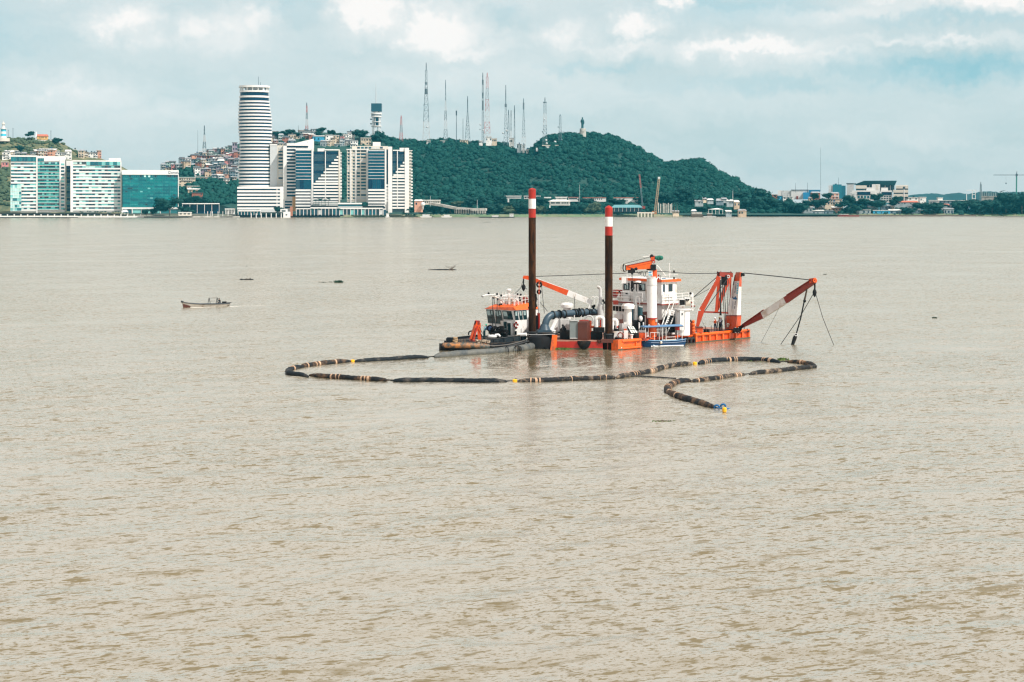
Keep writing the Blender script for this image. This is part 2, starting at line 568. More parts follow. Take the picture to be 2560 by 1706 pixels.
def text_mesh(name, body, size, mat, parent, mw, extrude=.01, align='LEFT'):
 cu = bpy.data.curves.new(name, 'FONT')
 cu.body = body
 cu.size = size
 cu.extrude = extrude
 cu.align_x = align
 cu.resolution_u = 2
 tmp = bpy.data.objects.new(name + '_tmp', cu)
 COL.objects.link(tmp)
 dg = bpy.context.evaluated_depsgraph_get()
 dg.update()
 me = bpy.data.meshes.new_from_object(tmp.evaluated_get(dg))
 bpy.data.objects.remove(tmp)
 bpy.data.curves.remove(cu)
 me.transform(mw)
 me.materials.clear()
 me.materials.append(mat)
 o = bpy.data.objects.new(name, me)
 link(o, parent)
 return o

def interp(x, pts):
 xs = [p[0] for p in pts]
 ys = [p[1] for p in pts]
 return float(np.interp(x, xs, ys))

def smooth_path(pts, n=6):
 """Catmull-Rom through pts"""
 pts = [Vector(p) for p in pts]
 out = []
 for i in range(len(pts) - 1):
  p0, p1, p2, p3 = pts[max(i - 1, 0)], pts[i], pts[i + 1], pts[min(i + 2, len(pts) - 1)]
  for k in range(n):
   t = k / n
   out.append(0.5 * ((2 * p1) + (p2 - p0) * t + (2 * p0 - 5 * p1 + 4 * p2 - p3) * t * t + (3 * p1 - p0 - 3 * p2 + p3) * t ** 3))
 out.append(pts[-1])
 return out

# ================================================================== SETTING
def fast_mesh(name, verts, faces, mat, smooth=False, attr=None):
 """numpy -> mesh; faces is (n, k) int array"""
 me = bpy.data.meshes.new(name)
 nv, nf, k = len(verts), len(faces), faces.shape[1]
 me.vertices.add(nv)
 me.vertices.foreach_set('co', np.ascontiguousarray(verts, dtype=np.float32).ravel())
 me.loops.add(nf * k)
 me.loops.foreach_set('vertex_index', np.ascontiguousarray(faces, dtype=np.int32).ravel())
 me.polygons.add(nf)
 me.polygons.foreach_set('loop_start', np.arange(0, nf * k, k, dtype=np.int32))
 if smooth:
  me.polygons.foreach_set('use_smooth', np.ones(nf, dtype=bool))
 if attr:
  for nm, vals in attr.items():
   a = me.attributes.new(nm, 'FLOAT', 'POINT')
   a.data.foreach_set('value', np.ascontiguousarray(vals, dtype=np.float32))
 me.update(calc_edges=True)
 me.validate()
 me.materials.append(mat)
 return me

def grid_faces(nr, nc):
 i = np.arange(nr - 1)[:, None] * nc + np.arange(nc - 1)[None, :]
 i = i.ravel()
 return np.stack([i, i + 1, i + nc + 1, i + nc], 1)

# ---- river
def build_river():
 ys = [-250, -100, 0, 25, 40]
 y = 46.0
 while y < 330:
  ys.append(y)
  y += max(.14, y * y / 29000 * .72)
 while y < 2100:
  ys.append(y)
  y *= 1.05
 ys.append(2400)
 ys = np.array(ys)
 tt = np.concatenate([[-60, -20, -6, -2.2, -1.4], np.linspace(-1.06, 1.06, 430), [1.4, 2.2, 6, 20, 60]])
 half = .335 * np.abs(ys) + 6
 X = np.clip(tt[None, :] * half[:, None], -1350, 1350)
 # keep columns strictly increasing where the clip bites
 X = X + np.linspace(-1, 1, len(tt))[None, :] * 2.0
 Y = np.repeat(ys[:, None], len(tt), 1)
 dy = np.gradient(ys)[:, None]
 Z = np.zeros_like(X)
 # sheltered, calmer water by the dredger's stern and inside the pipe loop
 calm = np.exp(-(((X - 1) / 15) ** 2 + ((Y - 183) / 12) ** 2) ** 2)
 r = np.random.default_rng(3)
 for k in range(52):
  lam = 0.8 * (9.0 / 0.8) ** (k / 51)
  th = R(104) + r.normal(0, .42)
  kx, ky = cos(th) * 2 * pi / lam, sin(th) * 2 * pi / lam
  ph = r.uniform(0, 2 * pi)
  w = np.clip((lam / 2.6 - dy) / (lam / 2.6), 0, 1)
  arg = kx * X + ky * Y + ph + .6 * np.sin(X * .11 + k) + .5 * np.sin(Y * .07 + 2 * k)
  wob = .55 + .45 * np.sin(X * (.05 + .02 * (k % 5)) + Y * (.04 + .013 * (k % 7)) + k)
  Z += (.0028 * lam) * w * wob * (2 * ((np.sin(arg) + 1) / 2) ** 1.6 - .9)
 near = np.clip((ys - 40) / 10, 0, 1)[:, None]
 Z *= near * (1 - .72 * calm)
 Z[:, :5] = 0
 Z[:, -5:] = 0
 V = np.stack([X, Y, Z], 2).reshape(-1, 3)
 me = fast_mesh('river', V, grid_faces(len(ys), len(tt)), water_material(), True, {'calm': calm.ravel()})
 o = bpy.data.objects.new('river', me)
 COL.objects.link(o)
 tag(o, kind='structure', label='wide muddy beige river with small wind ripples')
 return o

def water_material():
 m = bpy.data.materials.new('muddy_water')
 m.use_nodes = True
 t = m.node_tree
 t.nodes.remove(t.nodes['Principled BSDF'])
 g_ = N(t, 'ShaderNodeNewGeometry')
 df = N(t, 'ShaderNodeBsdfDiffuse')
 gl = N(t, 'ShaderNodeBsdfGlossy')
 gl.inputs['Color'].default_value = (.965, .948, .885, 1)
 # share of sky sheen against the silt below, by how squarely each facet faces the eye
 dt = N(t, 'ShaderNodeVectorMath', operation='DOT_PRODUCT')
 lk(t, g_.outputs['Incoming'], dt.inputs[1])
 fr = N(t, 'ShaderNodeMapRange', interpolation_type='SMOOTHSTEP')
 for k_, v_ in (('From Min', .06), ('From Max', .74), ('To Min', .71), ('To Max', .05)):
  fr.inputs[k_].default_value = v_
 lk(t, dt.outputs['Value'], fr.inputs['Value'])
 ms = N(t, 'ShaderNodeMixShader')
 lk(t, fr.outputs[0], ms.inputs[0])
 lk(t, df.outputs[0], ms.inputs[1])
 lk(t, gl.outputs[0], ms.inputs[2])
 lk(t, ms.outputs[0], t.nodes['Material Output'].inputs['Surface'])
 g = N(t, 'ShaderNodeNewGeometry')
 pos = g.outputs['Position']
 at = N(t, 'ShaderNodeAttribute', attribute_name='calm')
 # silt colour drifts in broad patches
 n0 = N(t, 'ShaderNodeTexNoise', i_Scale=1.0, i_Detail=5.0, i_Roughness=.6)
 lk(t, vmath('MULTIPLY', pos, (.011, .006, 1), tree=t).outputs[0], n0.inputs['Vector'])
 mx = N(t, 'ShaderNodeMix', data_type='RGBA')
 mr0 = N(t, 'ShaderNodeMapRange')
 mr0.inputs['From Min'].default_value = .35
 mr0.inputs['From Max'].default_value = .65
 lk(t, n0.outputs['Fac'], mr0.inputs['Value'])
 lk(t, mr0.outputs[0], mx.inputs[0])
 mx.inputs[6].default_value = WATER_A
 mx.inputs[7].default_value = WATER_B
 lk(t, mx.outputs[2], df.inputs['Color'])
 # ripples: slopes straight from noise, so they keep their strength at any distance
 rot = N(t, 'ShaderNodeVectorRotate', rotation_type='Z_AXIS')
 rot.inputs['Angle'].default_value = R(-20)
 lk(t, pos, rot.inputs['Vector'])
 acc = None
 gust = N(t, 'ShaderNodeTexNoise', i_Scale=1.0, i_Detail=4.0, i_Roughness=.6)
 lk(t, vmath('MULTIPLY', rot.outputs[0], (.035, .05, 1), tree=t).outputs[0], gust.inputs['Vector'])
 gm_ = N(t, 'ShaderNodeMapRange')
 gm_.inputs['From Min'].default_value = .3
 gm_.inputs['From Max'].default_value = .7
 gm_.inputs['To Min'].default_value = .35
 gm_.inputs['To Max'].default_value = 1.35
 lk(t, gust.outputs['Fac'], gm_.inputs['Value'])
 for sx, sy, ax_, ay_, det in RIPPLES:
  n = N(t, 'ShaderNodeTexNoise', i_Scale=1.0, i_Detail=det, i_Roughness=.55)
  lk(t, vmath('MULTIPLY', rot.outputs[0], (sx, sy, 1), tree=t).outputs[0], n.inputs['Vector'])
  d = vmath('MULTIPLY', vmath('SUBTRACT', n.outputs['Color'], (.5, .5, .5), tree=t).outputs[0], (ax_, ay_, 0), tree=t).outputs[0]
  acc = d if acc is None else vmath('ADD', acc, d, tree=t).outputs[0]
 for sx, sy, f0, f1, tl in FRONTS:
  n = N(t, 'ShaderNodeTexNoise', i_Scale=1.0, i_Detail=3.0, i_Roughness=.6)
  lk(t, vmath('MULTIPLY', rot.outputs[0], (sx, sy, 1), tree=t).outputs[0], n.inputs['Vector'])
  q = N(t, 'ShaderNodeMapRange')
  for k_, v_ in (('From Min', f0), ('From Max', f1), ('To Max', -tl)):
   q.inputs[k_].default_value = v_
  lk(t, n.outputs['Fac'], q.inputs['Value'])
  cb = N(t, 'ShaderNodeCombineXYZ')
  lk(t, q.outputs[0], cb.inputs[1])
  acc = vmath('ADD', acc, cb.outputs[0], tree=t).outputs[0]
 amp = wmath('MULTIPLY', gm_.outputs[0], wmath('SUBTRACT', 1.0, wmath('MULTIPLY', at.outputs['Fac'], .70, tree=t), tree=t), tree=t)
 sc_ = N(t, 'ShaderNodeVectorMath', operation='SCALE')
 lk(t, acc, sc_.inputs[0])
 lk(t, amp, sc_.inputs['Scale'])
 nn = vmath('NORMALIZE', vmath('ADD', g.outputs['Normal'], sc_.outputs[0], tree=t).outputs[0], tree=t)
 lk(t, nn.outputs[0], gl.inputs['Normal'])
 lk(t, nn.outputs[0], dt.inputs[0])
 lk(t, wmath('SUBTRACT', .22, wmath('MULTIPLY', at.outputs['Fac'], .15, tree=t), tree=t), gl.inputs['Roughness'])
 return m

WATER_A = (0.160, 0.124, 0.066, 1)
WATER_B = (0.140, 0.115, 0.069, 1)
# (scale across, scale along, slope across, slope along, detail)
RIPPLES = [(.22, .40, .10, .16, 2.0), (.9, 1.7, .16, .26, 3.0), (3.0, 5.0, .16, .24, 2.0)]
# steep wavelet fronts: (scale across, scale along, from, to, tilt)
FRONTS = [(.24, .60, .585, .67, .26), (.66, 1.6, .57, .655, .56), (1.7, 4.0, .57, .64, .60), (3.8, 8.2, .57, .64, .55)]
build_river()

# ---- far bank

def shoreY(px):
 return 1636 + 184 * px / 2560.0

def shoreX_Y(X):
 # shoreline distance for a world X
 px = 1280.0
 for _ in range(6):
  px = CX + F * X / shoreY(px)
 return shoreY(px)

grass_m = M('bank_grass', (0.10, 0.15, 0.075), .9, var=.35, scale=.15, dirt=(0.20, 0.18, 0.11), dirt_amt=.4, dirt_scale=.06)
soil_m = M('town_ground', (0.20, 0.18, 0.14), .9, var=.25, scale=.1, dirt=(0.08, 0.11, 0.07), dirt_amt=.5, dirt_scale=.03)
hillg = M('dry_hill_grass', (0.17, 0.15, 0.075), .95, var=.30, scale=.09, dirt=(0.050, 0.075, 0.040), dirt_amt=.62, dirt_scale=.055)
hillf = M('forest_floor', (0.014, 0.050, 0.040), .95, var=.3, scale=.05)

def build_ground():
 xs = np.linspace(-1180, 1280, 160)
 rows = []
 r = np.random.default_rng(5)
 wob = np.convolve(r.normal(0, 1, 180), np.ones(12) / 12, 'same')[:160]
 for dyy, z in ((-4, -1.4), (0, -.1), (2.0, 1.2), (6, 2.4), (12, 2.8), (60, 3.0), (300, 3.0), (900, 3.0)):
  yy = np.array([shoreX_Y(x) for x in xs]) + dyy + (wob * 4 if dyy < 20 else 0) * (xs > -430)
  yy = np.minimum(yy, 2720)
  rows.append(np.stack([xs, yy, np.full_like(xs, z)], 1))
 V = np.concatenate(rows)
 me = fast_mesh('ground', V, grid_faces(len(rows), len(xs)), soil_m)
 o = bpy.data.objects.new('ground', me)
 COL.objects.link(o)
 tag(o, kind='structure', label='flat town ground along the far river bank')
 # grass verge strip, a sheet a little above the bank
 xs2 = xs[(xs > -190)]
 rows = []
 for dyy, z in ((-.6, -.2), (2.0, 1.26), (6, 2.47), (16, 2.9)):
  yy = np.array([shoreX_Y(x) for x in xs2]) + dyy + (wob[-len(xs2):] * 4 if dyy < 20 else 0) - .05
  rows.append(np.stack([xs2, yy, np.full_like(xs2, z + .03)], 1))
 me = fast_mesh('river_bank', np.concatenate(rows), grid_faces(len(rows), len(xs2)), grass_m)
 o = bpy.data.objects.new('river_bank', me)
 COL.objects.link(o)
 tag(o, kind='structure', label='low grassy bank along the far waterline')

build_ground()

HILL1 = [(-400, 470), (-200, 400), (-60, 352), (0, 347), (30, 345), (80, 347), (122, 350), (140, 354), (160, 362), (175, 374), (195, 384), (235, 392), (260, 400), (300, 415), (330, 440), (350, 500), (380, 540)]
HILL2 = [(300, 520), (360, 440), (403, 424), (425, 415), (450, 408), (470, 400), (485, 392), (500, 384), (530, 378), (560, 372), (590, 362), (640, 345), (690, 336), (720, 332), (800, 331),
  (860, 334), (920, 340), (960, 348), (1000, 356), (1050, 358), (1100, 354), (1160, 358), (1225, 366), (1262, 362), (1285, 378), (1310, 384), (1335, 374), (1355, 352), (1380, 343), (1410, 341),
  (1450, 338), (1480, 340), (1520, 342), (1545, 348), (1567, 360), (1585, 368), (1610, 384), (1635, 396), (1660, 412), (1700, 410), (1735, 405), (1750, 404), (1768, 414), (1790, 432), (1820, 446), (1850, 462),
  (1880, 482), (1900, 500), (1930, 515), (1990, 530)]

class Hill:
 def __init__(s, prof, yr, yb, back):
  s.prof, s.yr, s.yb, s.back = prof, yr, yb, back

 def z(s, X, Y):
  yr = s.yr(X)
  yb = s.yb(X)
  px = CX + F * X / yr
  zr = CH + (HY - interp(px, s.prof)) / F * yr
  zr = max(zr, 2.0)
  if Y <= yr:
   t = max(0.0, (Y - yb) / (yr - yb))
   s_ = .45 * t + .55 * t * t * (3 - 2 * t)
  else:
   t = min(1.0, (Y - yr) / s.back)
   s_ = 1 - t * t * (3 - 2 * t)
  bump = (sin(X * .045 + Y * .03) * 2.2 + sin(X * .1 - Y * .07) * 1.2) * s_ * (1 - s_) * 3
  return 2.4 + (zr - 2.4) * s_ + bump

 def place(s, px, py):
  """point of the slope seen at (px, py)"""
  Y = s.yb(0)
  Y = 1690.0
  while Y < 2200:
   X = (px - CX) / F * Y
   p = HY + (CH - s.z(X, Y)) * F / Y
   if p <= py and Y > s.yb(X) + 1:
    return Vector((X, Y, s.z(X, Y)))
   if Y >= s.yr(X):
    return Vector((X, Y, s.z(X, Y)))
   Y += 2.0
  return Vector((X, Y, s.z(X, Y)))

 def mesh(s, name, x0, x1, y1, mat, label, step=7.0):
  xs = np.arange(x0, x1, step)
  ts = np.concatenate([np.linspace(0, 1, 34), np.linspace(1.05, 1, 1), np.linspace(1.1, 2, 10)])
  ts = np.sort(ts)
  rows = []
  for t in ts:
   row = []
   for X in xs:
    yb, yr = s.yb(X), s.yr(X)
    Y = yb + (yr - yb) * t if t <= 1 else yr + (t - 1) * s.back
    row.append((X, Y, s.z(X, Y) - (.6 if t == 0 or t == 2 else 0)))
   rows.append(row)
  V = np.array(rows).reshape(-1, 3)
  me = fast_mesh(name, V, grid_faces(len(ts), len(xs)), mat, True)
  o = bpy.data.objects.new(name, me)
  COL.objects.link(o)
  tag(o, kind='structure', label=label)
  return o

hill1 = Hill(HILL1, lambda X: 1850, lambda X: 1700, 260)
hill2 = Hill(HILL2, lambda X: 1930 + 120 * min(1, max(0, (X + 420) / 300)), lambda X: 1738 + 20 * min(1, max(0, (X + 100) / 200)), 420)
hill1.mesh('grass_hill', -800, -410, 0, hillg, 'dry grassy hill at the left edge with lighthouse on top')
hill2.mesh('forest_hill', -480, 370, 0, hillf, 'long wooded hill crowned with antenna masts')

# distant low hills on the right

def far_hill(name, pts, Y, label, mat):
 xs = np.linspace(pts[0][0], pts[-1][0], 90)
 r = np.random.default_rng(len(name))
 rows = []
 for k, (dyy, s_) in enumerate(((-110, 0), (-60, .45), (-20, .85), (0, 1), (60, .6), (140, 0))):
  row = []
  for px in xs:
   py = interp(px, pts) + r.normal(0, .5)
   z = CH + (HY - py) / F * Y
   row.append(((px - CX) / F * Y, Y + dyy, 2.6 + max(z - 2.6, 0) * s_))
  rows.append(row)
 V = np.array(rows).reshape(-1, 3)
 me = fast_mesh(name, V, grid_faces(len(rows), len(xs)), mat, True)
 o = bpy.data.objects.new(name, me)
 COL.objects.link(o)
 tag(o, kind='structure', label=label)

far_m = foliage('distant_woods', (0.008, 0.042, 0.054), (0.026, 0.082, 0.092), .02)
far_hill('distant_hills', [(2150, 498), (2230, 494), (2275, 488), (2300, 485), (2340, 484), (2360, 487), (2380, 484), (2400, 482), (2420, 486), (2440, 482), (2470, 478), (2500, 482), (2560, 480), (2640, 484), (2700, 498)], 2550,
  'low blue green hills far behind the right bank', far_m)

# ---- haze between the camera and the far bank: one even box of air
hz = bpy.data.materials.new('haze_air')
hz.use_nodes = True
t_ = hz.node_tree
t_.nodes.clear()
pv = N(t_, 'ShaderNodeVolumePrincipled')
pv.inputs['Color'].default_value = (0.06, 0.62, 0.85, 1)
pv.inputs['Density'].default_value = HAZE_D = 0.00005
pv.inputs['Anisotropy'].default_value = 0.0
ho = N(t_, 'ShaderNodeOutputMaterial')
lk(t_, pv.outputs[0], ho.inputs['Volume'])
hb = mk('haze', MB().box((0, 1225, 98), (2800, 3050, 212)), hz)
tag(hb, kind='stuff', label='thin bluish haze over the river and town')

# ---- forest on the hill: thousands of crowns that read as one mass

def ico_proto(seed, sub=2):
 bm = bmesh.new()
 bmesh.ops.create_icosphere(bm, subdivisions=sub, radius=1.0)
 r = np.random.default_rng(seed)
 v = np.array([x.co[:] for x in bm.verts])
 f = np.array([[q.index for q in p.verts] for p in bm.faces])
 bm.free()
 d = 1 + r.normal(0, .16, len(v))
 v = v * d[:, None]
 v[:, 2] *= .8
 return v, f

PROTO = [ico_proto(i) for i in range(6)]

def leafy(seed):
 """rounded crown with loose leaf clumps standing off it"""
 r = np.random.default_rng(seed + 50)
 v, f = PROTO[seed % 6]
 d = r.normal(0, 1, (64, 3))
 d /= np.linalg.norm(d, axis=1)[:, None]
 d[:, 2] = np.abs(d[:, 2]) * .9 - .15
 c = d * r.uniform(.85, 1.25, (64, 1))
 q = (c[:, None, :] + r.normal(0, .17, (64, 3, 3))).reshape(-1, 3)
 return np.concatenate([v, q]), np.concatenate([f, np.arange(192).reshape(64, 3) + len(v)])

LEAFY = [leafy(i) for i in range(6)]

def crowns(name, items, mat, label, flat=True, protos=None):
 """items: (x, y, z, radius, tone)"""
 vs, fs, tn = [], [], []
 off = 0
 r = np.random.default_rng(9)
 for (x, y, z, rad, tone) in items:
  v, f = (protos or PROTO)[r.integers(0, 6)]
  a = r.uniform(0, 2 * pi)
  c, s = cos(a), sin(a)
  q = np.stack([v[:, 0] * c - v[:, 1] * s, v[:, 0] * s + v[:, 1] * c, v[:, 2]], 1) * rad + (x, y, z)
  vs.append(q)
  fs.append(f + off)
  tn.append(np.full(len(v), tone))
  off += len(v)
 me = fast_mesh(name, np.concatenate(vs), np.concatenate(fs), mat, not flat, {'tone': np.concatenate(tn)})
 o = bpy.data.objects.new(name, me)
 COL.objects.link(o)
 tag(o, kind='stuff', label=label)
 return o

exp_ = math.exp

def forest():
 r = np.random.default_rng(21)
 it = []
 tries = 0
 while len(it) < 8600 and tries < 60000:
  tries += 1
  px = r.uniform(905, 1935)
  yr_t = r.uniform(0, 1.06) ** .9
  Yg = 1758 + (2050 - 1758) * yr_t
  X = (px - CX) / F * Yg
  if Yg > hill2.yr(X) + 18:
   continue
  z = hill2.z(X, Yg)
  row = HY + (CH - z) * F / Yg
  if row > 533:
   continue
  if px < 960 and row < 372:
   continue
  rad = min(6.0, 1.9 * exp_(r.normal(.12, .38)))
  if yr_t > .93:
   rad = min(rad, 4.4)
  patch = .5 + .5 * sin(X * .021 + Yg * .03 + 2 * sin(Yg * .017)) * sin(X * .05 - Yg * .023)
  it.append((X, Yg, z + rad * .45, rad, min(1, max(0, .75 * patch + r.uniform(-.1, .45)))))
 crowns('hill_forest', it, fol_far, 'dense dark green forest covering the wooded hill', True, LEAFY)
 # scrub between the houses, on the left hill and at the foot of the slope
 it = []
 for px0, px1, py0, py1, n, rmin, rmax in ((470, 600, 452, 512, 420, 1.6, 3.4), (446, 496, 418, 440, 60, 1.6, 3.0), (446, 475, 468, 520, 80, 1.4, 2.6), (690, 960, 342, 372, 60, 1.2, 2.6), (410, 600, 395, 455, 60, .8, 1.8), (855, 870, 385, 500, 90, 1.4, 2.6)):
  for _ in range(n):
   p = hill2.place(r.uniform(px0, px1), r.uniform(py0, py1))
   rad = r.uniform(rmin, rmax)
   it.append((p.x, p.y, p.z + rad * .35, rad, r.uniform(0, .9)))
 crowns('slope_scrub', it, fol_far, 'dark scrub growing between the hillside houses')
 it = []
 for _ in range(230):
  px, py = r.uniform(-20, 225), r.uniform(356, 396)
  p = hill1.place(px, py)
  rad = r.uniform(.6, 1.9) * (1.5 if r.random() > .85 else 1)
  it.append((p.x, p.y, p.z + rad * .3, rad, r.uniform(.1, .9)))
 for _ in range(90):
  px = r.uniform(18, 150)
  p = hill1.place(px, interp(px, HILL1) + r.uniform(1, 12))
  rad = r.uniform(.9, 2.3)
  it.append((p.x, p.y, p.z + rad * .35, rad, r.uniform(0, .6)))
 for _ in range(150):
  p = hill1.place(r.uniform(-30, 27), r.uniform(420, 515))
  rad = r.uniform(1.4, 3.6)
  it.append((p.x, p.y, p.z + rad * .35, rad, r.uniform(0, .7)))
 crowns('hill_bushes', it, fol_olive, 'olive bushes scattered over the dry grassy hill')

forest()

# ---- individual trees

def leaf_crown(seed, n_lobe=15, per=46, flat=1.0):
 """unit crown: leaf-clump faces scattered over uneven lobes, with gaps"""
 r = np.random.default_rng(seed)
 V, Fc, T = [], [], []
 for i in range(n_lobe):
  a = r.uniform(0, 2 * pi)
  rad = sqrt(r.uniform(0, 1)) * .66
  zz = r.uniform(-.55, .62) * (1 - .5 * rad)
  c = np.array([cos(a) * rad, sin(a) * rad, zz])
  lr = r.uniform(.24, .42)
  tone = r.uniform(0, 1)
  v, f = PROTO[r.integers(0, 6)]
  o = len(V)
  V.extend((v * lr * .72 + c).tolist())
  T.extend([tone * .6] * len(v))
  Fc.extend([(a_ + o, b_ + o, c_ + o) for a_, b_, c_ in f.tolist()])
  for k in range(per):
   d = r.normal(0, 1, 3)
   d /= np.linalg.norm(d)
   p = c + d * lr * r.uniform(.75, 1.12)
   u = np.cross(d, r.normal(0, 1, 3))
   u /= np.linalg.norm(u) + 1e-9
   w = np.cross(d, u) + d * r.uniform(-.5, .5)
   s = r.uniform(.06, .13)
   o = len(V)
   V.extend([(p - u * s).tolist(), (p + u * s * .9 - w * s * .4).tolist(), (p + w * s * 1.3).tolist()])
   T.extend([min(1, max(0, tone + r.uniform(-.25, .3)))] * 3)
   Fc.append((o, o + 1, o + 2))
 V = np.array(V)
 V[:, 2] *= flat
 return fast_mesh('crown', V, np.array(Fc), fol_tree, False, {'tone': np.array(T)})

CROWNS = [leaf_crown(100 + i) for i in range(5)]
CROWN_O = []
for c_ in CROWNS[:2]:
 c2_ = c_.copy()
 c2_.materials.clear()
 c2_.materials.append(fol_olive)
 CROWN_O.append(c2_)
TRUNK = MB()
TRUNK.tube([(0, 0, 0), (.02, .01, .5), (-.01, .02, 1.0)], [.06, .045, .03], 7)
for k_ in range(4):
 a_ = k_ * 1.7
 TRUNK.tube([(0, 0, .55 + .08 * k_), (.16 * cos(a_), .16 * sin(a_), .85 + .05 * k_), (.34 * cos(a_), .34 * sin(a_), 1.2)], [.03, .02, .008], 5)
TRUNK_ME = bpy.data.meshes.new('trunk')
TRUNK_ME.from_pydata(TRUNK.v, [], TRUNK.f)
TRUNK_ME.materials.append(trunk_m)

def tree(label, px, py0, w, h, Y, z0=None, olive=False, group=None, trunk_frac=.38, name='tree', cat='tree'):
 """py0: row of the tree's foot; w, h: crown width and full height in photograph pixels"""
 base = P(px, py0, Y)
 if z0 is not None:
  base.z = z0
 s = Y / F
 W_, H_ = w * s * 1.16, h * s * 1.1
 t = thing(name, label, cat, base, 0, group)
 o = bpy.data.objects.new('trunk', TRUNK_ME)
 o.scale = (H_ * .35, H_ * .35, H_ * (trunk_frac + .25))
 o.rotation_euler = (0, 0, rng.uniform(0, 6))
 link(o, t)
 cm = rng.choice(CROWN_O if olive else CROWNS)
 o = bpy.data.objects.new('crown', cm)
 ch = H_ * (1 - trunk_frac * .75)
 o.scale = (W_ / 2 / .86, W_ / 2 / .86, ch / 2 / .82)
 o.location = (0, 0, H_ - ch / 2)
 o.rotation_euler = (0, 0, rng.uniform(0, 6))
 link(o, t)
 return t

def palm_protos():
 m = MB()
 r = random.Random(4)
 for k in range(13):
  a = k * 2 * pi / 13 + r.uniform(-.2, .2)
  up = r.uniform(.1, .7)
  pts = [Vector((0, 0, 0))]
  for j in range(1, 5):
   q = j / 4
   pts.append(Vector((cos(a) * q, sin(a) * q, up * q - .95 * q * q)))
  wd = [.05, .16, .18, .12, .02]
  side = Vector((-sin(a), cos(a), 0))
  vs = []
  for j, p in enumerate(pts):
   vs += [p - side * wd[j] - Vector((0, 0, wd[j] * .5)), p, p + side * wd[j] - Vector((0, 0, wd[j] * .5))]
  fs = []
  for j in range(4):
   b = j * 3
   fs += [(b, b + 1, b + 4, b + 3), (b + 1, b + 2, b + 5, b + 4)]
  m.add(vs, fs)
 me = bpy.data.meshes.new('fronds')
 me.from_pydata(m.v, [], m.f)
 me.materials.append(fol_tree)
 tr = MB().tube([(0, 0, 0), (.01, 0, .5), (.03, .01, 1)], [.035, .025, .02], 6)
 te = bpy.data.meshes.new('palm_trunk')
 te.from_pydata(tr.v, [], tr.f)
 te.materials.append(trunk_m)
 return me, te

FROND_ME, PTRUNK_ME = palm_protos()

def palm(label, px, py0, w, h, Y, group, z0=None):
 base = P(px, py0, Y)
 if z0 is not None:
  base.z = z0
 s = Y / F
 t = thing('palm_tree', label, 'palm tree', base, rng.uniform(0, 6), group)
 o = bpy.data.objects.new('trunk', PTRUNK_ME)
 o.scale = (h * s, h * s, h * s)
 link(o, t)
 o = bpy.data.objects.new('fronds', FROND_ME)
 o.scale = (w * s / 2,) * 3
 o.location = (.03 * h * s, .01 * h * s, h * s)
 link(o, t)
 return t
ORD = ['first', 'second', 'third', 'fourth', 'fifth', 'sixth', 'seventh', 'eighth', 'ninth', 'tenth', 'eleventh', 'twelfth', 'thirteenth', 'fourteenth', 'fifteenth', 'sixteenth']

# ================================================================== CITY BUILDINGS
class Bld:
 """A building facing the river: its front plane is Y metres away at column pc; parts are placed by where they
 stand on that front (photograph columns/rows converted once to metres in the building's own axes)."""

 def __init__(s, name, label, cat, px0, px1, Y, yaw=None, group=None):
  pc = (px0 + px1) / 2
  s.Y = Y
  X = (pc - CX) / F * Y
  s.yaw = -atan2(X, Y) if yaw is None else yaw
  s.o = Vector((X, Y, 2.8))
  s.r = Vector((cos(s.yaw), sin(s.yaw), 0))
  s.b = Vector((-sin(s.yaw), cos(s.yaw), 0))
  s.t = thing(name, label, cat, s.o, s.yaw, group)

 def xz(s, px, py, d=0.0):
  dr = Vector(((px - CX) / F, 1.0, (HY - py) / F))
  o = s.o + s.b * d
  k = (o.x * s.b.x + o.y * s.b.y) / (dr.x * s.b.x + dr.y * s.b.y)
  p = dr * k + Vector((0, 0, CH))
  q = p - s.o
  return q.dot(s.r), p.z - s.o.z

 def box(s, name, mat, px0, py0, px1, py1, d0=0.0, d1=10.0, parent=None):
  x0, z1 = s.xz(px0, py0, d0)
  x1, z0 = s.xz(px1, py1, d0)
  return cube(name, mat, parent or s.t, ((x0 + x1) / 2, (d0 + d1) / 2, (z0 + z1) / 2), (x1 - x0, d1 - d0, z1 - z0))

def panes(B, px0, px1, py0, py1, n, mats, d=-.05, gap=.35, weights=None, name='window_pane'):
 for i in range(n):
  a = px0 + (px1 - px0) * i / n
  b = px0 + (px1 - px0) * (i + 1) / n
  B.box(name, rng.choices(mats, weights)[0], a + gap / 2, py0, b - gap / 2, py1, d, d + .25)

def floors(B, px0, px1, py0, py1, n, frac, mw, mg, d=0.0, depth=.9, npane=0, pm=None, pw=None, first_glass=True):
 """n storeys between rows py0 and py1: glazing band above a white spandrel"""
 st = (py1 - py0) / n
 for i in range(n):
  a = py0 + i * st
  if npane:
   panes(B, px0, px1, a, a + st * frac, npane, pm, d + .35, .4, pw)
  else:
   B.box('glazing_band', mg, px0, a, px1, a + st * frac, d + .35, d + .7)
  B.box('spandrel', mw, px0, a + st * frac, px1, a + st, d, d + depth)

Tm, Tl, Tp, Td, Tk, Tg = tealg
# ---- twin slab A (teal glass apartments, far left)
B = Bld('apartment_block', 'wide white apartment block with teal glass bays, leftmost tower on the shore', 'apartment block', 26, 165, 1668)
B.box('body', white2, 26.5, 390, 164, 531, .9, 16)
B.box('parapet', white2, 26, 388.5, 93.5, 392.6, -.3, 1)
panes(B, 27, 90, 392.8, 404, 9, [Tm, Td, Tl], .1)
floors(B, 27.5, 91, 408, 528, 14, .50, white2, Tm, .2, 1.0, 8, [Tm, Tk, Tl, Td, Tp], [4, 4, 2, 3, 2])
B.box('mullion_pier', white2, 90.5, 389, 93.8, 533, -.4, 1)
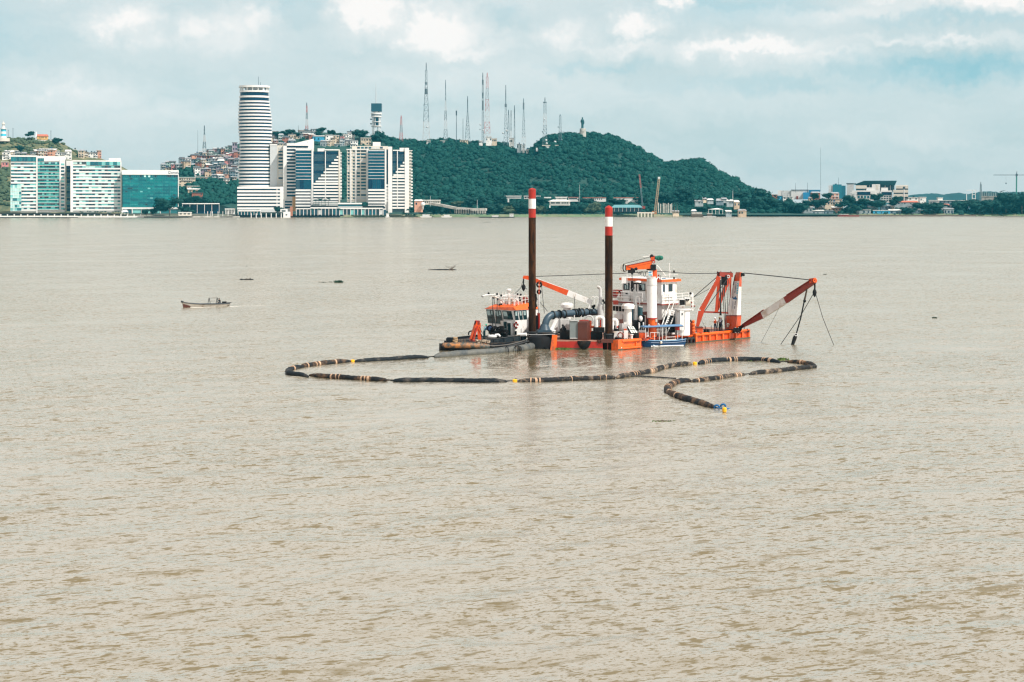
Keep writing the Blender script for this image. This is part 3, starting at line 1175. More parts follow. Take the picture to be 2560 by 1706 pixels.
# glass bay at lower left
for i in range(8):
 a = 463 + i * 8.15
 panes(B, 26, 53.5, a, a + 7.4, 5, [Tp, Tl, Tk, Tm], -1.6, .3, [4, 4, 1, 2])
 B.box('balcony_slab', white2, 25.6, a + 7.4, 54, a + 8.15, -1.8, .2)
B.box('bay_body', Td, 26.2, 463, 53.4, 528, -1.3, .2)
# middle glass section
panes(B, 94, 110, 396, 404, 4, [Tm, Td], .1)
B.box('parapet', white2, 110, 396, 163, 403.5, .2, 1.2)
for i in range(14):
 a = 406 + i * 8.52
 panes(B, 94.5, 148.5, a, a + 4.6, 10, [Tk, Tg, Tl, Td], .15, .35, [4, 3, 2, 2])
 B.box('glass_balustrade', Tg, 94.3, a + 4.6, 148.7, a + 7.6, -.5, -.3)
 B.box('floor_slab', white2, 94, a + 7.6, 149, a + 8.52, -.6, 1)
B.box('mullion_pier', white2, 148.6, 399, 151.6, 531, -.4, 1)
B.box('wall_strip', white2, 151.5, 399, 164, 530, .3, 1.2)
for i in range(14):
 a = 409 + i * 8.5
 B.box('window_pane', rng.choice([Tk, Tl, Td]), 152.5, a, 161, a + 4.4, .1, .5)
B.box('dark_joint', black, 163.8, 400, 165, 531, -.2, 1)
# ---- recessed glass core between
B = Bld('glass_link', 'narrow dark glass stair core recessed between the two white slabs', 'glass tower', 165.2, 178, 1680)
B.box('body', white2, 165.5, 402, 178, 415, 0, 10)
for i in range(13):
 a = 415 + i * 8.8
 B.box('window_pane', rng.choice([Td, bluegl, Tm]), 166, a, 176, a + 8.2, 0, 10)
# ---- slab B
B = Bld('apartment_block', 'white slab block of thirteen banded storeys, second tower from the left', 'apartment block', 176, 303.5, 1668)
B.box('body', white2, 176.5, 402, 303, 531, .9, 16)
B.box('parapet', white2, 181, 401, 303.4, 405, -.3, 1)
B.box('end_pier', white2, 176, 403, 182.5, 531, -.2, 1)
panes(B, 216, 302, 404.5, 414, 9, [Tm, Td, Tl], -.2)
panes(B, 182.5, 215, 406, 410.5, 6, [Tp, Tl, Tk], .3)
floors(B, 182, 301.5, 415.5, 527, 13, .50, white2, Tm, .1, 1.0, 15, [Tk, Tl, Tp, Tm, Td], [4, 3, 3, 3, 2])
B.box('corner_pier', white2, 301, 403, 303.6, 531, -.3, 1)
B.box('roof_hut', white2, 272, 396, 290, 402, 4, 10)
B.box('roof_hut', white2, 291, 395.5, 301.5, 402, 3, 9)
# ---- emerald office
B = Bld('office_building', 'emerald glass office block under a plain white sign band', 'office building', 304.5, 446.5, 1672)
B.box('body', white2, 305, 426, 446, 532, .6, 20)
B.box('sign_band', white2, 304.3, 425.3, 446.8, 437.5, -.5, 2)
B.box('side_frame', white2, 445, 437, 446.8, 519, -.4, 1)
B.box('side_frame', black, 304.1, 431, 306, 519, -.4, 1)
for j in range(10):
 a = 437.8 + j * 8.05
 if j == 0:
  panes(B, 306.5, 445, a, a + 5.5, 26, [Tk, emer[0], Tp, emer[2]], .1, .3, [3, 4, 1, 3])
  B.box('glazing_band', emer[0], 306.2, a + 5.5, 445, a + 8.05, .1, .4)
  continue
 panes(B, 306.2, 445, a, a + 3.0, 22, [emer[0], emer[1], emer[3], Tk, Tl], .1, .18, [6, 6, 2, .7, .5])
 panes(B, 306.2, 445, a + 3.1, a + 7.95, 7, [emer[0], emer[1], emer[2]], .1, .15)
B.box('base_wall', white2, 304.5, 519, 447, 523, -.8, 1)
for i in range(6):
 a = 306 + i * 23.5
 B.box('pier', white2, a, 523, a + 2.2, 534, -.6, 1)
 B.box('shop_window', rng.choice([Tl, Tm, Td]), a + 2.4, 523.5, a + 23, 533, .2, .5)
x_, z_ = B.xz(427.5, 434.6)
text_mesh('sign_lettering', 'emelua', 3.5, M('sign_navy', (.004, .02, .05), .8), B.t, Matrix.Translation((x_, -.62, z_)) @ Matrix.Rotation(R(90), 4, 'X'), .03)
x_, z_ = B.xz(423.6, 431.5)
lg = MB()
for dx, dz, sx_, sz_ in ((0, 1.0, 2.0, .3), (0, -1.0, 2.0, .5), (-.85, 0, .3, 1.6), (.85, 0, .3, 1.6)):
 lg.box((x_ + dx, -.6, z_ + dz), (sx_, .1, sz_))
mk('sign_emblem', lg, M('sign_navy', (.004, .02, .05), .8), B.t, local=True)

# ---- striped round tower
TY = 1705
tw = P(633, 520, TY)
tw.z = 2.8
T = thing('striped_tower', 'tall round white tower ringed with dark window bands, tallest building', 'skyscraper', tw)
PROFL = [(213, 592, 669.5), (230, 594, 667), (260, 591.5, 669), (296, 590, 674.5), (330, 591, 675), (355, 593.5, 673.5), (380, 594, 672.5), (402, 592.5, 674.5), (430, 591.5, 676), (468, 592, 677.5)]
mpp = TY / F

def tower_ring(py0, py1, grow, mat, name):
 pm = (py0 + py1) / 2
 l = interp(pm, [(a, b) for a, b, c in PROFL])
 r_ = interp(pm, [(a, c) for a, b, c in PROFL])
 cxp = (l + r_) / 2
 a = (r_ - l) / 2 * mpp + grow
 z1 = CH + (HY - py0) * mpp
 z0 = CH + (HY - py1) * mpp
 mb = MB().lathe(((cxp - CX) * mpp, TY + 14, 0), [(a, z0), (a, z1)], 48, 1, .80)
 mk(name, mb, mat, T, smooth=40)

tower_ring(213, 217.8, .25, white2, 'roof_ring')
tower_ring(225.5, 229.8, .1, white2, 'roof_ring')
tower_ring(217.8, 225.5, -7.5, greyw, 'roof_core')
for k in range(16):
 a_ = k * 2 * pi / 16
 c_ = Vector(((630.5 - CX) * mpp + cos(a_) * 15.2, TY + 14 + sin(a_) * 12.0, CH + (HY - 221.6) * mpp))
 cube('roof_post', white2, T, c_ - tw, (.8, .8, 7.7 * mpp), a_)
B_ = [(229.8, 238.6), (243.3, 251.2)]
for a, b in B_:
 tower_ring(a, b, -.55, bluegl, 'window_ring')
tower_ring(238.6, 243.3, .15, white2, 'spandrel_ring')
tower_ring(251.2, 255.3, .15, white2, 'spandrel_ring')
n_ = 25
st_ = (467.5 - 255.3) / n_
for i in range(n_):
 a = 255.3 + i * st_
 tower_ring(a, a + st_ * .50, -.45, bluegl, 'window_ring')
 tower_ring(a + st_ * .50, a + st_, .15, white2, 'spandrel_ring')
mk('antenna', MB().tube([P(646, 214, TY + 14), P(646, 192, TY + 14)], .22, 6), steeld, T)
mk('antenna', MB().tube([P(651, 214, TY + 14), P(651, 206, TY + 14)], .2, 6), steeld, T)
# podium of the tower
B = Bld('podium_building', 'white banded parking podium at the foot of the striped round tower', 'podium', 593, 708.5, 1682)
B.box('body', white2, 594, 467.8, 707, 531, 1.2, 40)
for i in range(7):
 a = 467.5 + i * 8.6
 B.box('spandrel', white2, 593, a, 700.5, a + 5.0, 0, 1.6)
 B.box('glazing_band', bluegl, 593.5, a + 5.0, 700.5, a + 8.6, .8, 1.5)
B.box('end_pier', white2, 700, 467.2, 708, 529, -.2, 2)
B.box('slit', white2, 691.5, 467.5, 693.5, 527, -.1, 1)
B.box('base_band', white2, 594, 527.5, 650, 533, -3, 1)
B.box('canopy', greyw, 649, 524, 688, 530, -6, -1)
# ---- grey slab with windows + framed white block behind
B = Bld('grey_slab', 'grey blank sided slab rising just right of the striped tower', 'apartment block', 675, 708, 1712)
B.box('wall', greyw, 675, 364, 693, 470, 0, 14)
B.box('parapet', white2, 674.5, 360.5, 693.3, 364.2, -.3, 14)
B.box('wall', cream, 693, 364, 709, 530, .4, 14)
for i in range(13):
 a = 369 + i * 8.3
 B.box('window', rng.choice([bluegl, slategl, greyw]), 696, a, 707, a + 4.2, .1, .6)
B = Bld('office_block', 'white framed office block with sloping roof fin and dark glass bands', 'office building', 708, 784, 1700)
B.box('body', white2, 708.5, 359, 783, 530, 1.0, 20)
B.box('frame_left', white2, 708, 358.5, 717, 500, -.5, 2)
B.box('parapet', white2, 708, 358.5, 772, 365, -.5, 2)
for i in range(16):
 a = 365 + i * 8.15
 B.box('glazing_band', bluegl, 716.5, a, 770 if i < 2 else 740, a + 4.6, .4, 1.1)
 B.box('spandrel', white2, 716.5, a + 4.6, 740, a + 8.15, .2, 1.1)
# roof fin
x0, z0 = B.xz(736, 359)
x1, z1 = B.xz(782, 347)
x2, _ = B.xz(784, 347)
mb = MB().hexa([(x0, 2, z0), (x2, 2, z0), (x2, 6, z0), (x0, 6, z0)], [(x0 + 1, 2, z0 + .4), (x2, 2, z1), (x2, 6, z1), (x0 + 1, 6, z0 + .4)])
mk('roof_fin', mb, white2, B.t, local=True)
B.box('stair_tower', white2, 770, 352, 785, 400, 1.2, 8)
B.box('base_panel', M('ochre_panel', (.50, .28, .11), .8), 731, 492, 739.5, 528, -1, 2)
B.box('base_body', white2, 708, 500, 731, 524, .1, 2)
for i in range(3):
 B.box('glazing_band', bluegl, 712, 503 + i * 7, 730, 507 + i * 7, -.1, .3)
# ---- projecting glass tower C
B = Bld('glass_tower', 'dark teal glass tower with thin white lines and a white corner pier', 'office building', 739, 783, 1688)
B.box('body', tealgl, 739.5, 378, 779, 470, .4, 14)
B.box('parapet', white2, 739, 371.5, 780, 376.5, 0, 14)
for i in range(9):
 a = 376.5 + i * 8.1
 B.box('glazing_band', tealgl, 739.2, a, 779, a + 7.0, .0, .5)
 B.box('floor_line', white2, 738.8, a + 7.0, 779.5, a + 8.1, -.35, .5)
panes(B, 739.3, 779, 450, 473.5, 4, [tealgl, slategl, bluegl], 0, .15, [6, 1, 2])
for i in range(6):
 a = 474 + i * 7.7
 B.box('spandrel', white2, 738.8, a, 776.5, a + 4.4, -.6, 1)
 B.box('glazing_band', bluegl, 739, a + 4.4, 776.5, a + 7.7, .3, 1)
B.box('lower_body', white2, 739.5, 474, 780, 528, .8, 14)
B.box('corner_pier', white2, 778.8, 373, 783.2, 512, -.8, 2)
# ---- stepped tower D

def stepped(B, pxl, pxm, pxr, pytop, pyend, steps, mats, pier_w, nlow, pybot, mulls):
 """dark glass slab whose lower right is cut by a staircase of white balconies"""
 B.box('body', white2, pxl + .5, pytop + 1, pxr, pybot, 1.2, 13)
 st = (pyend - pytop) / steps
 for i in range(steps):
  a = pytop + i * st
  B.box('glazing_band', mats[0] if i % 3 else mats[1], pxl, a, pxr - pier_w, a + st - .25, .35, .9)
 for k, (xs, row) in enumerate(pxm):
  B.box('balcony_front', white2, xs, row, pxr, row + 4.3, -.9, .9)
 for i in range(nlow):
  a = pyend + i * 7.7
  B.box('balcony_front', white2, pxl, a, pxr, a + 4.3, -.9, .9)
  B.box('glazing_band', bluegl, pxl, a + 4.3, pxr, a + 7.7, .35, 1.3)
 for mx in mulls:
  B.box('mullion_pier', white2, mx, pytop - 1, mx + 2.0, pybot, -1.1, 1)

B = Bld('stepped_tower', 'slate glass tower cut by a diagonal staircase of white balconies, left of the cream flats', 'office building', 783, 855, 1690)
stepped(B, 783.5, [(842 - i * 6.6, 390.5 + i * 7.7) for i in range(9)], 848.5, 379, 458, 10, (slategl, bluegl), 3, 6, 506, [812.5])
B.box('corner_pier', cream, 846.5, 376, 850.5, 512, -1.3, 2)
for i in range(15):
 B.box('balcony_tip', white2, 850.3, 381 + i * 7.75, 854.6, 381 + i * 7.75 + (1.6 if i < 5 else 4.2), -.8, 2)
B.box('balcony_back', greyw, 850.5, 382, 853.5, 500, .5, 4)
B.box('roof_hut', white2, 794, 371.5, 812, 379, 2, 9)
B.box('parapet', white2, 812, 373.5, 849, 376.5, .5, 12)
for i in range(4):
 B.box('lower_band', white2, 783, 503 + i * 5.4, 845, 506.5 + i * 5.4, -.9, 1)
# ---- cream flats
B = Bld('apartment_block', 'cream apartment block with a regular grid of small dark windows', 'apartment block', 867, 921, 1700)
B.box('body', cream, 867.5, 374, 920.5, 505, .6, 16)
for i in range(16):
 a = 376 + i * 7.85
 for x0_, x1_ in ((869.5, 873.5), (882.3, 886.5), (892, 900.2), (902.5, 914.8)):
  B.box('window', rng.choice([slategl, tealgl, glassd, greyw]), x0_, a, x1_, a + 4.4, .4, .8)
 B.box('floor_line', cream, 867, a + 6.1, 921, a + 7.4, .1, .9)
for x_ in (875.5, 888.5, 916.5):
 B.box('pier', white2, x_, 372, x_ + 3, 507, -.3, 1)
B.box('roof_slab', white2, 866, 373, 922, 375.5, -.4, 16)
B.box('upper_storey', cream, 880, 365.5, 970, 374, 2, 14)
for i in range(7):
 B.box('window', rng.choice([slategl, Td, greyw]), 893 + i * 9.5, 367.5, 900 + i * 9.5, 372, 1.8, 2.2)
B.box('penthouse', white2, 932, 355.5, 951.5, 365.5, 4, 12)
# ---- glass tower E with white lines
B = Bld('glass_tower', 'dark glass tower banded with white lines between cream flats and tall white pier', 'office building', 920, 981, 1690)
B.box('body', white2, 921, 376, 979, 528, 1.0, 14)
for i in range(9):
 a = 378 + i * 7.75
 B.box('glazing_band', tealgl, 920.5, a, 962, a + 6.8, .1, .8)
 B.box('floor_line', white2, 920, a + 6.8, 962.5, a + 7.75, -.3, .8)
panes(B, 920.5, 962, 448, 473, 4, [tealgl, bluegl, slategl], .1, .15, [5, 3, 1])
B.box('mullion_pier', white2, 961.8, 374, 966, 512, -.8, 1)
B.box('glass_slot', bluegl, 966, 374, 970.5, 470, .4, 1)
for i in range(6):
 a = 473.3 + i * 7.8
 B.box('spandrel', white2, 920, a, 963, a + 4.5, -.8, 1)
 B.box('glazing_band', bluegl, 920.4, a + 4.5, 963, a + 7.8, .3, 1.2)
 B.box('balcony_front', white2, 965.8, a - 12, 970.6, a - 7.5, -.6, 1)
B.box('tall_pier', white2, 970.3, 367, 980.5, 532, -1.2, 6)
# ---- stepped tower F
B = Bld('stepped_tower', 'rightmost tower of the shore cluster, slate glass stepping into white balconies', 'office building', 980.5, 1033, 1696)
stepped(B, 981, [(1007 - i * 5.8, 405 + i * 7.75) for i in range(5)], 1013, 379, 441, 8, (slategl, bluegl), 2, 11, 520, [992.5])
B.box('tall_pier', white2, 1012, 370, 1022.5, 532, -1.2, 6)
B.box('roof_beam', white2, 999, 370, 1013, 379, 0, 6)
B.box('parapet', white2, 982, 375, 999, 377.5, 0, 8)
B.box('balcony_back', cream, 1022, 376, 1028.5, 518, .3, 8)
for i in range(19):
 a = 376 + i * 7.7
 B.box('window', glassd, 1023.5, a + 2, 1026.5, a + 5, .1, .5)
 B.box('balcony_tip', white2, 1026.5, a, 1031.3 + .06 * i, a + (1.8 if i < 6 else 3.8), -.6, 3)
B.box('entrance_glass', glassd, 982, 519, 1011, 530, .2, .8)
# ---- riverside pavilions below the towers
B = Bld('riverside_pavilion', 'long two storey glass pavilion with white frame below the towers', 'pavilion', 739, 958, 1668)
B.box('back_wall', slategl, 740, 522, 957, 536, 6, 14)
B.box('roof_edge', white2, 776, 518.5, 842, 522, 0, 10)
B.box('upper_gallery', white2, 845, 507.5, 905, 511, -.5, 8)
B.box('upper_glass', Td, 846, 511, 904, 517, .4, 7)
B.box('upper_sill', white2, 844, 517, 906, 519, -.5, 8)
B.box('dark_terrace', black, 776, 515, 960, 518.5, 1, 8)
B.box('roof_edge', white2, 846, 520, 957, 523, -.4, 10)
B.box('roof_edge', white2, 740, 521, 776, 523.5, -.2, 10)
for i in range(25):
 a = 740 + i * 9.05
 B.box('post', white2, a, 522.5, a + 1.3, 539, -.2, .4)
 B.box('shop_window', rng.choice([Td, Tl, slategl, Tk, greyp]), a + 1.6, 525, a + 8.6, 537, .6, 1)
for i in range(5):
 palm('%s palm from left on the terrace of the stepped tower' % ORD[i], 789 + i * 8.0 + rng.uniform(-1.5, 1.5), 515, 12, rng.uniform(15, 19), 1684, 'palms on the tower terrace')
for i, px_ in enumerate((779, 797, 848)):
 palm(['slim palm before the pavilion, below the white corner pier', 'short palm before the pavilion, under the terrace palms', 'palm at the foot of the pavilion gallery left end'][i], px_, 538, 12, 16, 1660, 'palms before the pavilion')
palm('palm standing before the rightmost white pier on the shore', 1021, 536, 14, 13, 1665, 'palms at the grass verge')

# ---- promenade wall and small waterfront pieces
X0, X1 = -680, -395

def wall_run(name, label, cat, pxa, pxb, pya, pyb, mat, dY=-3, thick=1.2, posts=0, pm=None, cap=None):
 n = 10
 t = thing(name, label, cat, P(pxa, pya, shoreY(pxa) + dY))
 seg = MB()
 for i in range(n):
  a = pxa + (pxb - pxa) * i / n
  b = pxa + (pxb - pxa) * (i + 1) / n
  pa, pb = P(a, (pya + pyb) / 2, shoreY(a) + dY), P(b, (pya + pyb) / 2, shoreY(b) + dY)
  h = (pyb - pya) * (shoreY(a) / F)
  seg.beam(pa, pb, thick, h)
 mk('wall', seg, mat, t)
 for i in range(posts):
  a = pxa + (pxb - pxa) * (i + .5) / posts
  p = P(a, pya - 1, shoreY(a) + dY - .2)
  mk('post', MB().box(p, (.9, .9, 3)), pm, t)
 return t

wall_run('promenade_wall', 'white promenade parapet running along the left river front', 'wall', -40, 195, 540.5, 543, white2, -5, 1.2, 14, white2)
wall_run('quay_wall', 'dark piled quay under the white parapet at far left', 'quay', -40, 470, 543, 547, black, -4.4, 2)
wall_run('promenade_wall', 'lower white promenade edge curving below the second slab and emerald office', 'wall', 195, 360, 541, 544, white2, -5.2, 1.4, 10, white2)
wall_run('quay_wall', 'stone faced quay right of the big round tree', 'quay', 360, 600, 540.5, 545.5, conc, -4.2, 2)
wall_run('quay_wall', 'dark quay below the striped tower and pavilions', 'quay', 600, 850, 541, 546, black, -4.3, 2)
wall_run('promenade_fence', 'dark railing of the left promenade before the slab blocks', 'fence', -40, 300, 534, 540, black, 6, .3)
wall_run('promenade_fence', 'dark hedge lined fence before the striped tower podium', 'fence', 590, 860, 536, 541.5, navy, 3, .5)

def canopy_stall(label, px0, px1, py0, py1, Y, mr, nposts=4, gl=None, group=None, cat='pavilion', name='open_pavilion', peak=0):
 B = Bld(name, label, cat, px0, px1, Y, None, group)
 if peak:
  x0, z0 = B.xz(px0, py0 + peak)
  x1, _ = B.xz(px1, py0)
  _, zt = B.xz(px0, py0)
  m_ = MB().hexa([(x0, 0, z0), (x1, 0, z0), (x1, 9, z0), (x0, 9, z0)], [(x0 * .4 + x1 * .6 - 1, 4, zt), (x0 * .4 + x1 * .6 + 1, 4, zt), (x0 * .4 + x1 * .6 + 1, 5, zt), (x0 * .4 + x1 * .6 - 1, 5, zt)])
  mk('roof', m_, mr, B.t, local=True)
 else:
  B.box('roof', mr, px0, py0, px1, py0 + 2.2, 0, 9)
 for i in range(nposts):
  a = px0 + 1 + (px1 - px0 - 2.5) * i / max(1, nposts - 1)
  B.box('post', white2, a, py0 + 2, a + .9, py1, .4, .8)
 if gl:
  B.box('back_wall', gl, px0 + 1, py0 + 3, px1 - 1, py1, 5, 6)
 return B

canopy_stall('white peaked tent on the promenade right of the second slab', 303, 321, 525, 537, 1656, white2, 3, None, None, 'tent', 'event_tent', 5)
canopy_stall('low dark blue glass restaurant with flat white roof right of the big tree', 455, 549, 508.5, 534, 1672, white2, 6, bluegl, None, 'restaurant', 'riverside_restaurant')
canopy_stall('small white roofed kiosk left of the striped tower base', 562, 588, 522, 536, 1664, tinlt, 4, greyp, None, 'kiosk', 'kiosk')
canopy_stall('white roofed terrace under the striped tower front', 594, 652, 526, 538, 1655, white2, 8, Td, None, 'terrace', 'covered_terrace')
B = Bld('pier_house', 'small white pier house with round window beside the striped tower podium', 'pier house', 700, 727, 1650)
B.box('wall', white2, 708, 530, 726, 545, 0, 6)
B.box('upper_room', white2, 701, 523.5, 719, 531, 1, 7)
B.box('window', glassd, 704, 526, 714, 529.5, .8, 1.2)
B.box('window', glassd, 714, 536, 718, 539, -.1, .3)
for i in range(7):
 p_ = P(628 + i * 12.5, 545, 1640)
 t_ = thing('mooring_post', 'white mooring post, %s from left in the row before the striped tower' % ORD[i], 'post', p_, 0, 'mooring posts at the tower quay')
 mk('post', MB().tube([p_, p_ + Vector((0, 0, 4.6))], .45, 7), white2, t_)
B = Bld('slanted_kiosk', 'leaning brick red sign slab at the tower corner', 'sign slab', 723, 737, 1655)
B.box('slab', M('brick_slab', (.30, .12, .07), .8), 725, 517, 732, 541, 0, 3)
B = Bld('pump_house', 'long low cream building on the quay under the big round tree', 'house', 446, 480, 1650)
B.box('wall', cream, 446, 532, 479, 540, 0, 6)
B.box('roof', white2, 445, 530.8, 480, 532.3, -.4, 6.5)
for i in range(3):
 B.box('window', glassd, 449 + i * 10, 534, 455 + i * 10, 536.5, -.1, .3)
for i, px_ in enumerate((519, 527, 531, 545, 557, 570)):
 t_ = thing('lamp_post', 'white lamp post, %s from left before the blue glass restaurant' % ORD[i], 'lamp post', P(px_, 540, 1646), 0, 'lamp posts on the restaurant quay')
 mk('pole', MB().tube([P(px_, 541, 1646), P(px_, 531, 1646)], .28, 6), white2, t_)
 mk('lamp', MB().ball(P(px_, 530.5, 1646), .5), white2, t_)
# promenade trees
tree('big round dark tree before the emerald office', 424, 541, 66, 48, 1655, group='promenade trees', trunk_frac=.18)
tree('bushy tree touching the right flank of the big round tree', 466, 541, 34, 26, 1660, group='promenade trees', trunk_frac=.2)
tree('low round tree left of the big round tree', 366, 541, 22, 18, 1652, group='promenade trees', trunk_frac=.2)
tree('small dark tree squeezed between low round tree and big round tree', 388, 541, 24, 20, 1657, group='promenade trees', trunk_frac=.2)
tree('flat crowned tree before the right end of the tower podium', 696, 538, 24, 20, 1660, group='promenade trees', trunk_frac=.4)
for i in range(16):
 px_ = 200 + i * 6.4 + rng.uniform(-1, 1)
 palm('short palm, %s from left in the garden row before the second slab' % ORD[i], px_, 541, 8, rng.uniform(9, 14), 1652, 'garden palms on the left promenade')
palm('palm before the joint of the two slab blocks', 161, 540, 10, 18, 1653, 'garden palms on the left promenade')
tree('dark tree on the slope above the roof of the emerald office', 317, 430, 24, 26, 1745, z0=38, trunk_frac=.2)
tree('small ragged tree above the emerald office roof', 337, 429, 20, 12, 1745, z0=40, trunk_frac=.3)

# ---- lighthouse, chapel and hilltop pieces
LY = 1835
LT = thing('lighthouse', 'white lighthouse with blue spiral bands on the left hilltop', 'lighthouse', P(8.5, 345, LY))

def lh(name, rows, mat, sm=40):
 mk(name, MB().lathe(P(8.5, 345, LY), [(r_ * LY / F, (345 - y_) * LY / F) for r_, y_ in rows], 20), mat, LT, smooth=sm)

lth_b = M('light_blue_paint', (.06, .42, .55), .6)
lh('tower_band', [(7.4, 346), (7.0, 341)], white2)
lh('blue_band', [(7.0, 341), (6.8, 335)], lth_b)
lh('tower_band', [(6.8, 335), (6.3, 329.5)], white2)
lh('blue_band', [(6.3, 329.5), (6.2, 323.5)], lth_b)
lh('gallery', [(8.5, 323.5), (8.7, 322)], white2)
lh('upper_tower', [(4.4, 322), (4.2, 317)], white2)
lh('lantern', [(3.2, 317), (3.2, 311)], greyp)
lh('lantern_roof', [(4.3, 311), (3.6, 309), (.6, 305), (.2, 302)], cream)
lh('plinth', [(16, 354), (15.5, 346)], cream)
CB = Bld('chapel', 'small yellow chapel with red tiled roof on the left hilltop', 'chapel', 88, 122, 1845)
CB.o.z
CB.box('wall', M('chapel_yellow', (.62, .38, .13), .85), 93, 340.5, 120.5, 349.5, 0, 9)
x0, z0 = CB.xz(92.5, 341)
x1, z1 = CB.xz(122, 336)
mk('roof', MB().hexa([(x0, -.6, z0), (x1, -.6, z0), (x1, 9.6, z0), (x0, 9.6, z0)], [(x0, 4, z1), (x1 - 1.5, 4, z1), (x1 - 1.5, 5, z1), (x0, 5, z1)]), tile_m, CB.t, local=True)
for i, a in enumerate((97.3, 99.8, 103.5, 106, 108.5, 112.8, 115.3)):
 CB.box('window', glassd, a, 343, a + 1.3, 346.6, -.1, .3)
x0, z0 = CB.xz(88.5, 350)
x1, z1 = CB.xz(93.5, 337)
xm, zt = CB.xz(90.6, 329)
mk('bell_gable', MB().hexa([(x0, .5, z0), (x1, .5, z0), (x1, 8, z0), (x0, 8, z0)], [(xm - .3, 3.5, zt), (xm + .3, 3.5, zt), (xm + .3, 4.5, zt), (xm - .3, 4.5, zt)]), white2, CB.t, local=True)
cube('terrace_wall', cream, CB.t, (CB.xz(106, 350)[0] + 4, 3, CB.xz(106, 351.5)[1] - 1.5), (20, 10, 4))
tree('conical dark tree between lighthouse and chapel', 75, 345, 20, 17, 1842, group='trees on the left hilltop', trunk_frac=.12)
tree('rounded tree just right of the yellow chapel', 141, 361, 20, 15, 1842, group='trees on the left hilltop', trunk_frac=.15)
tree('thin leaning tree right of the chapel at the crest', 152, 360, 11, 12, 1843, group='trees on the left hilltop', trunk_frac=.5)
tree('dark bushy tree low on the grass slope above the left slab', 47, 381, 22, 16, 1790, group='trees on the left hilltop', trunk_frac=.1)
for px_, a, b, l_ in ((32.5, 322, 343, 'thin flagpole between the lighthouse and the conical tree'), (127.3, 328, 348, 'thin lamp mast right of the yellow chapel'), (20.5, 326, 345, 'slender pole close to the right of the lighthouse')):
 t_ = thing('flagpole', l_, 'pole', P(px_, b, 1846))
 mk('pole', MB().tube([P(px_, b + 3, 1846), P(px_, a, 1846)], .22, 6), steeld, t_)
 mk('tip', MB().ball(P(px_, a, 1846), .5), steeld, t_)

# ---- houses

def house(label, base, w, d, h, wall, roof, storeys=1, nwin=3, rtype='flat', yaw=0.0, group=None, name='house', cat='house', rseed=0, sink=6.0):
 """base: front bottom centre; sizes in metres; the wall runs down into the slope"""
 r = random.Random(rseed)
 t = thing(name, label, cat, base, yaw, group)
 cube('wall', WALLS[wall] if isinstance(wall, str) else wall, t, (0, d / 2, h / 2 - sink / 2), (w, d, h + sink))
 rm = ROOFS[roof] if isinstance(roof, str) else roof
 if rtype == 'flat':
  cube('roof', rm, t, (0, d / 2 - .2, h + .25), (w + .8, d + .8, .5))
 elif rtype == 'shed':
  z0, z1 = h, h + r.uniform(.9, 1.8)
  mk('roof', MB().hexa([(-w / 2 - .5, -.7, z0), (w / 2 + .5, -.7, z0), (w / 2 + .5, d + .5, z1), (-w / 2 - .5, d + .5, z1)],
       [(-w / 2 - .5, -.7, z0 + .3), (w / 2 + .5, -.7, z0 + .3), (w / 2 + .5, d + .5, z1 + .3), (-w / 2 - .5, d + .5, z1 + .3)]), rm, t, local=True)
 else:
  z1 = h + r.uniform(1.4, 2.4)
  mk('roof', MB().hexa([(-w / 2 - .5, -.6, h), (w / 2 + .5, -.6, h), (w / 2 + .5, d + .6, h), (-w / 2 - .5, d + .6, h)],
       [(-w / 2 + .6, d / 2 - .1, z1), (w / 2 - .6, d / 2 - .1, z1), (w / 2 - .6, d / 2 + .1, z1), (-w / 2 + .6, d / 2 + .1, z1)]), rm, t, local=True)
 sh = h / storeys
 for s_ in range(storeys):
  for i in range(nwin):
   if r.random() < .14:
    continue
   x = -w / 2 + w * (i + .5) / nwin + r.uniform(-.2, .2)
   ww = min(w / nwin * .62, r.uniform(1.0, 1.9))
   cube('window', r.choice([glassd, slategl, glassd, Tk, bluegl]), t, (x, .02, s_ * sh + sh * .52), (ww, .3, sh * r.uniform(.34, .5)))
  if s_ and r.random() < .45:
   cube('balcony', r.choice([conc, greyp, white2]), t, (r.uniform(-.15, .15) * w, -.5, s_ * sh + .35), (w * .7, 1.1, .8))
 if r.random() < .3:
  cube('water_tank', r.choice([bluep, steeld, black]), t, (r.uniform(-.3, .3) * w, d * .6, h + 1.3), (1.5, 1.5, 1.6))
 return t

STW = {1: 'one storey', 2: 'two storey', 3: 'three storey'}

def house_rows(hill, rows, where, group, seed, wmin, wmax, walls, roofs, step=None):
 """rows: list of (row name, py of the feet, px from, px to)"""
 r = random.Random(seed)
 for rn, py, a, b in rows:
  x = a
  k = 0
  lst = []
  while x < b - 4:
   w = r.uniform(wmin, wmax)
   lst.append((x + w / 2, w))
   x += w * r.uniform(.86, 1.0)
  for k, (xc, w) in enumerate(lst):
   p = hill.place(xc, py + r.uniform(-2.2, 2.2))
   s = p.y / F
   st = r.choice([1, 2, 2, 2, 3])
   h = st * r.uniform(2.7, 3.3)
   wl = r.choice(walls)
   rf = r.choice(roofs)
   house('%s %s house, %s roof, %s in %s %s' % (wl, STW[st].replace(' ', '-'), rf.replace(' ', '-'), ORD[k], rn, where), p, w * s, r.uniform(6, 9), h, wl, rf, st,
    max(2, int(w * s / 2.6)), r.choice(['flat', 'flat', 'shed', 'shed', 'gable']), r.uniform(-.25, .25) - atan2(p.x, p.y), group, rseed=r.randint(0, 10 ** 6))

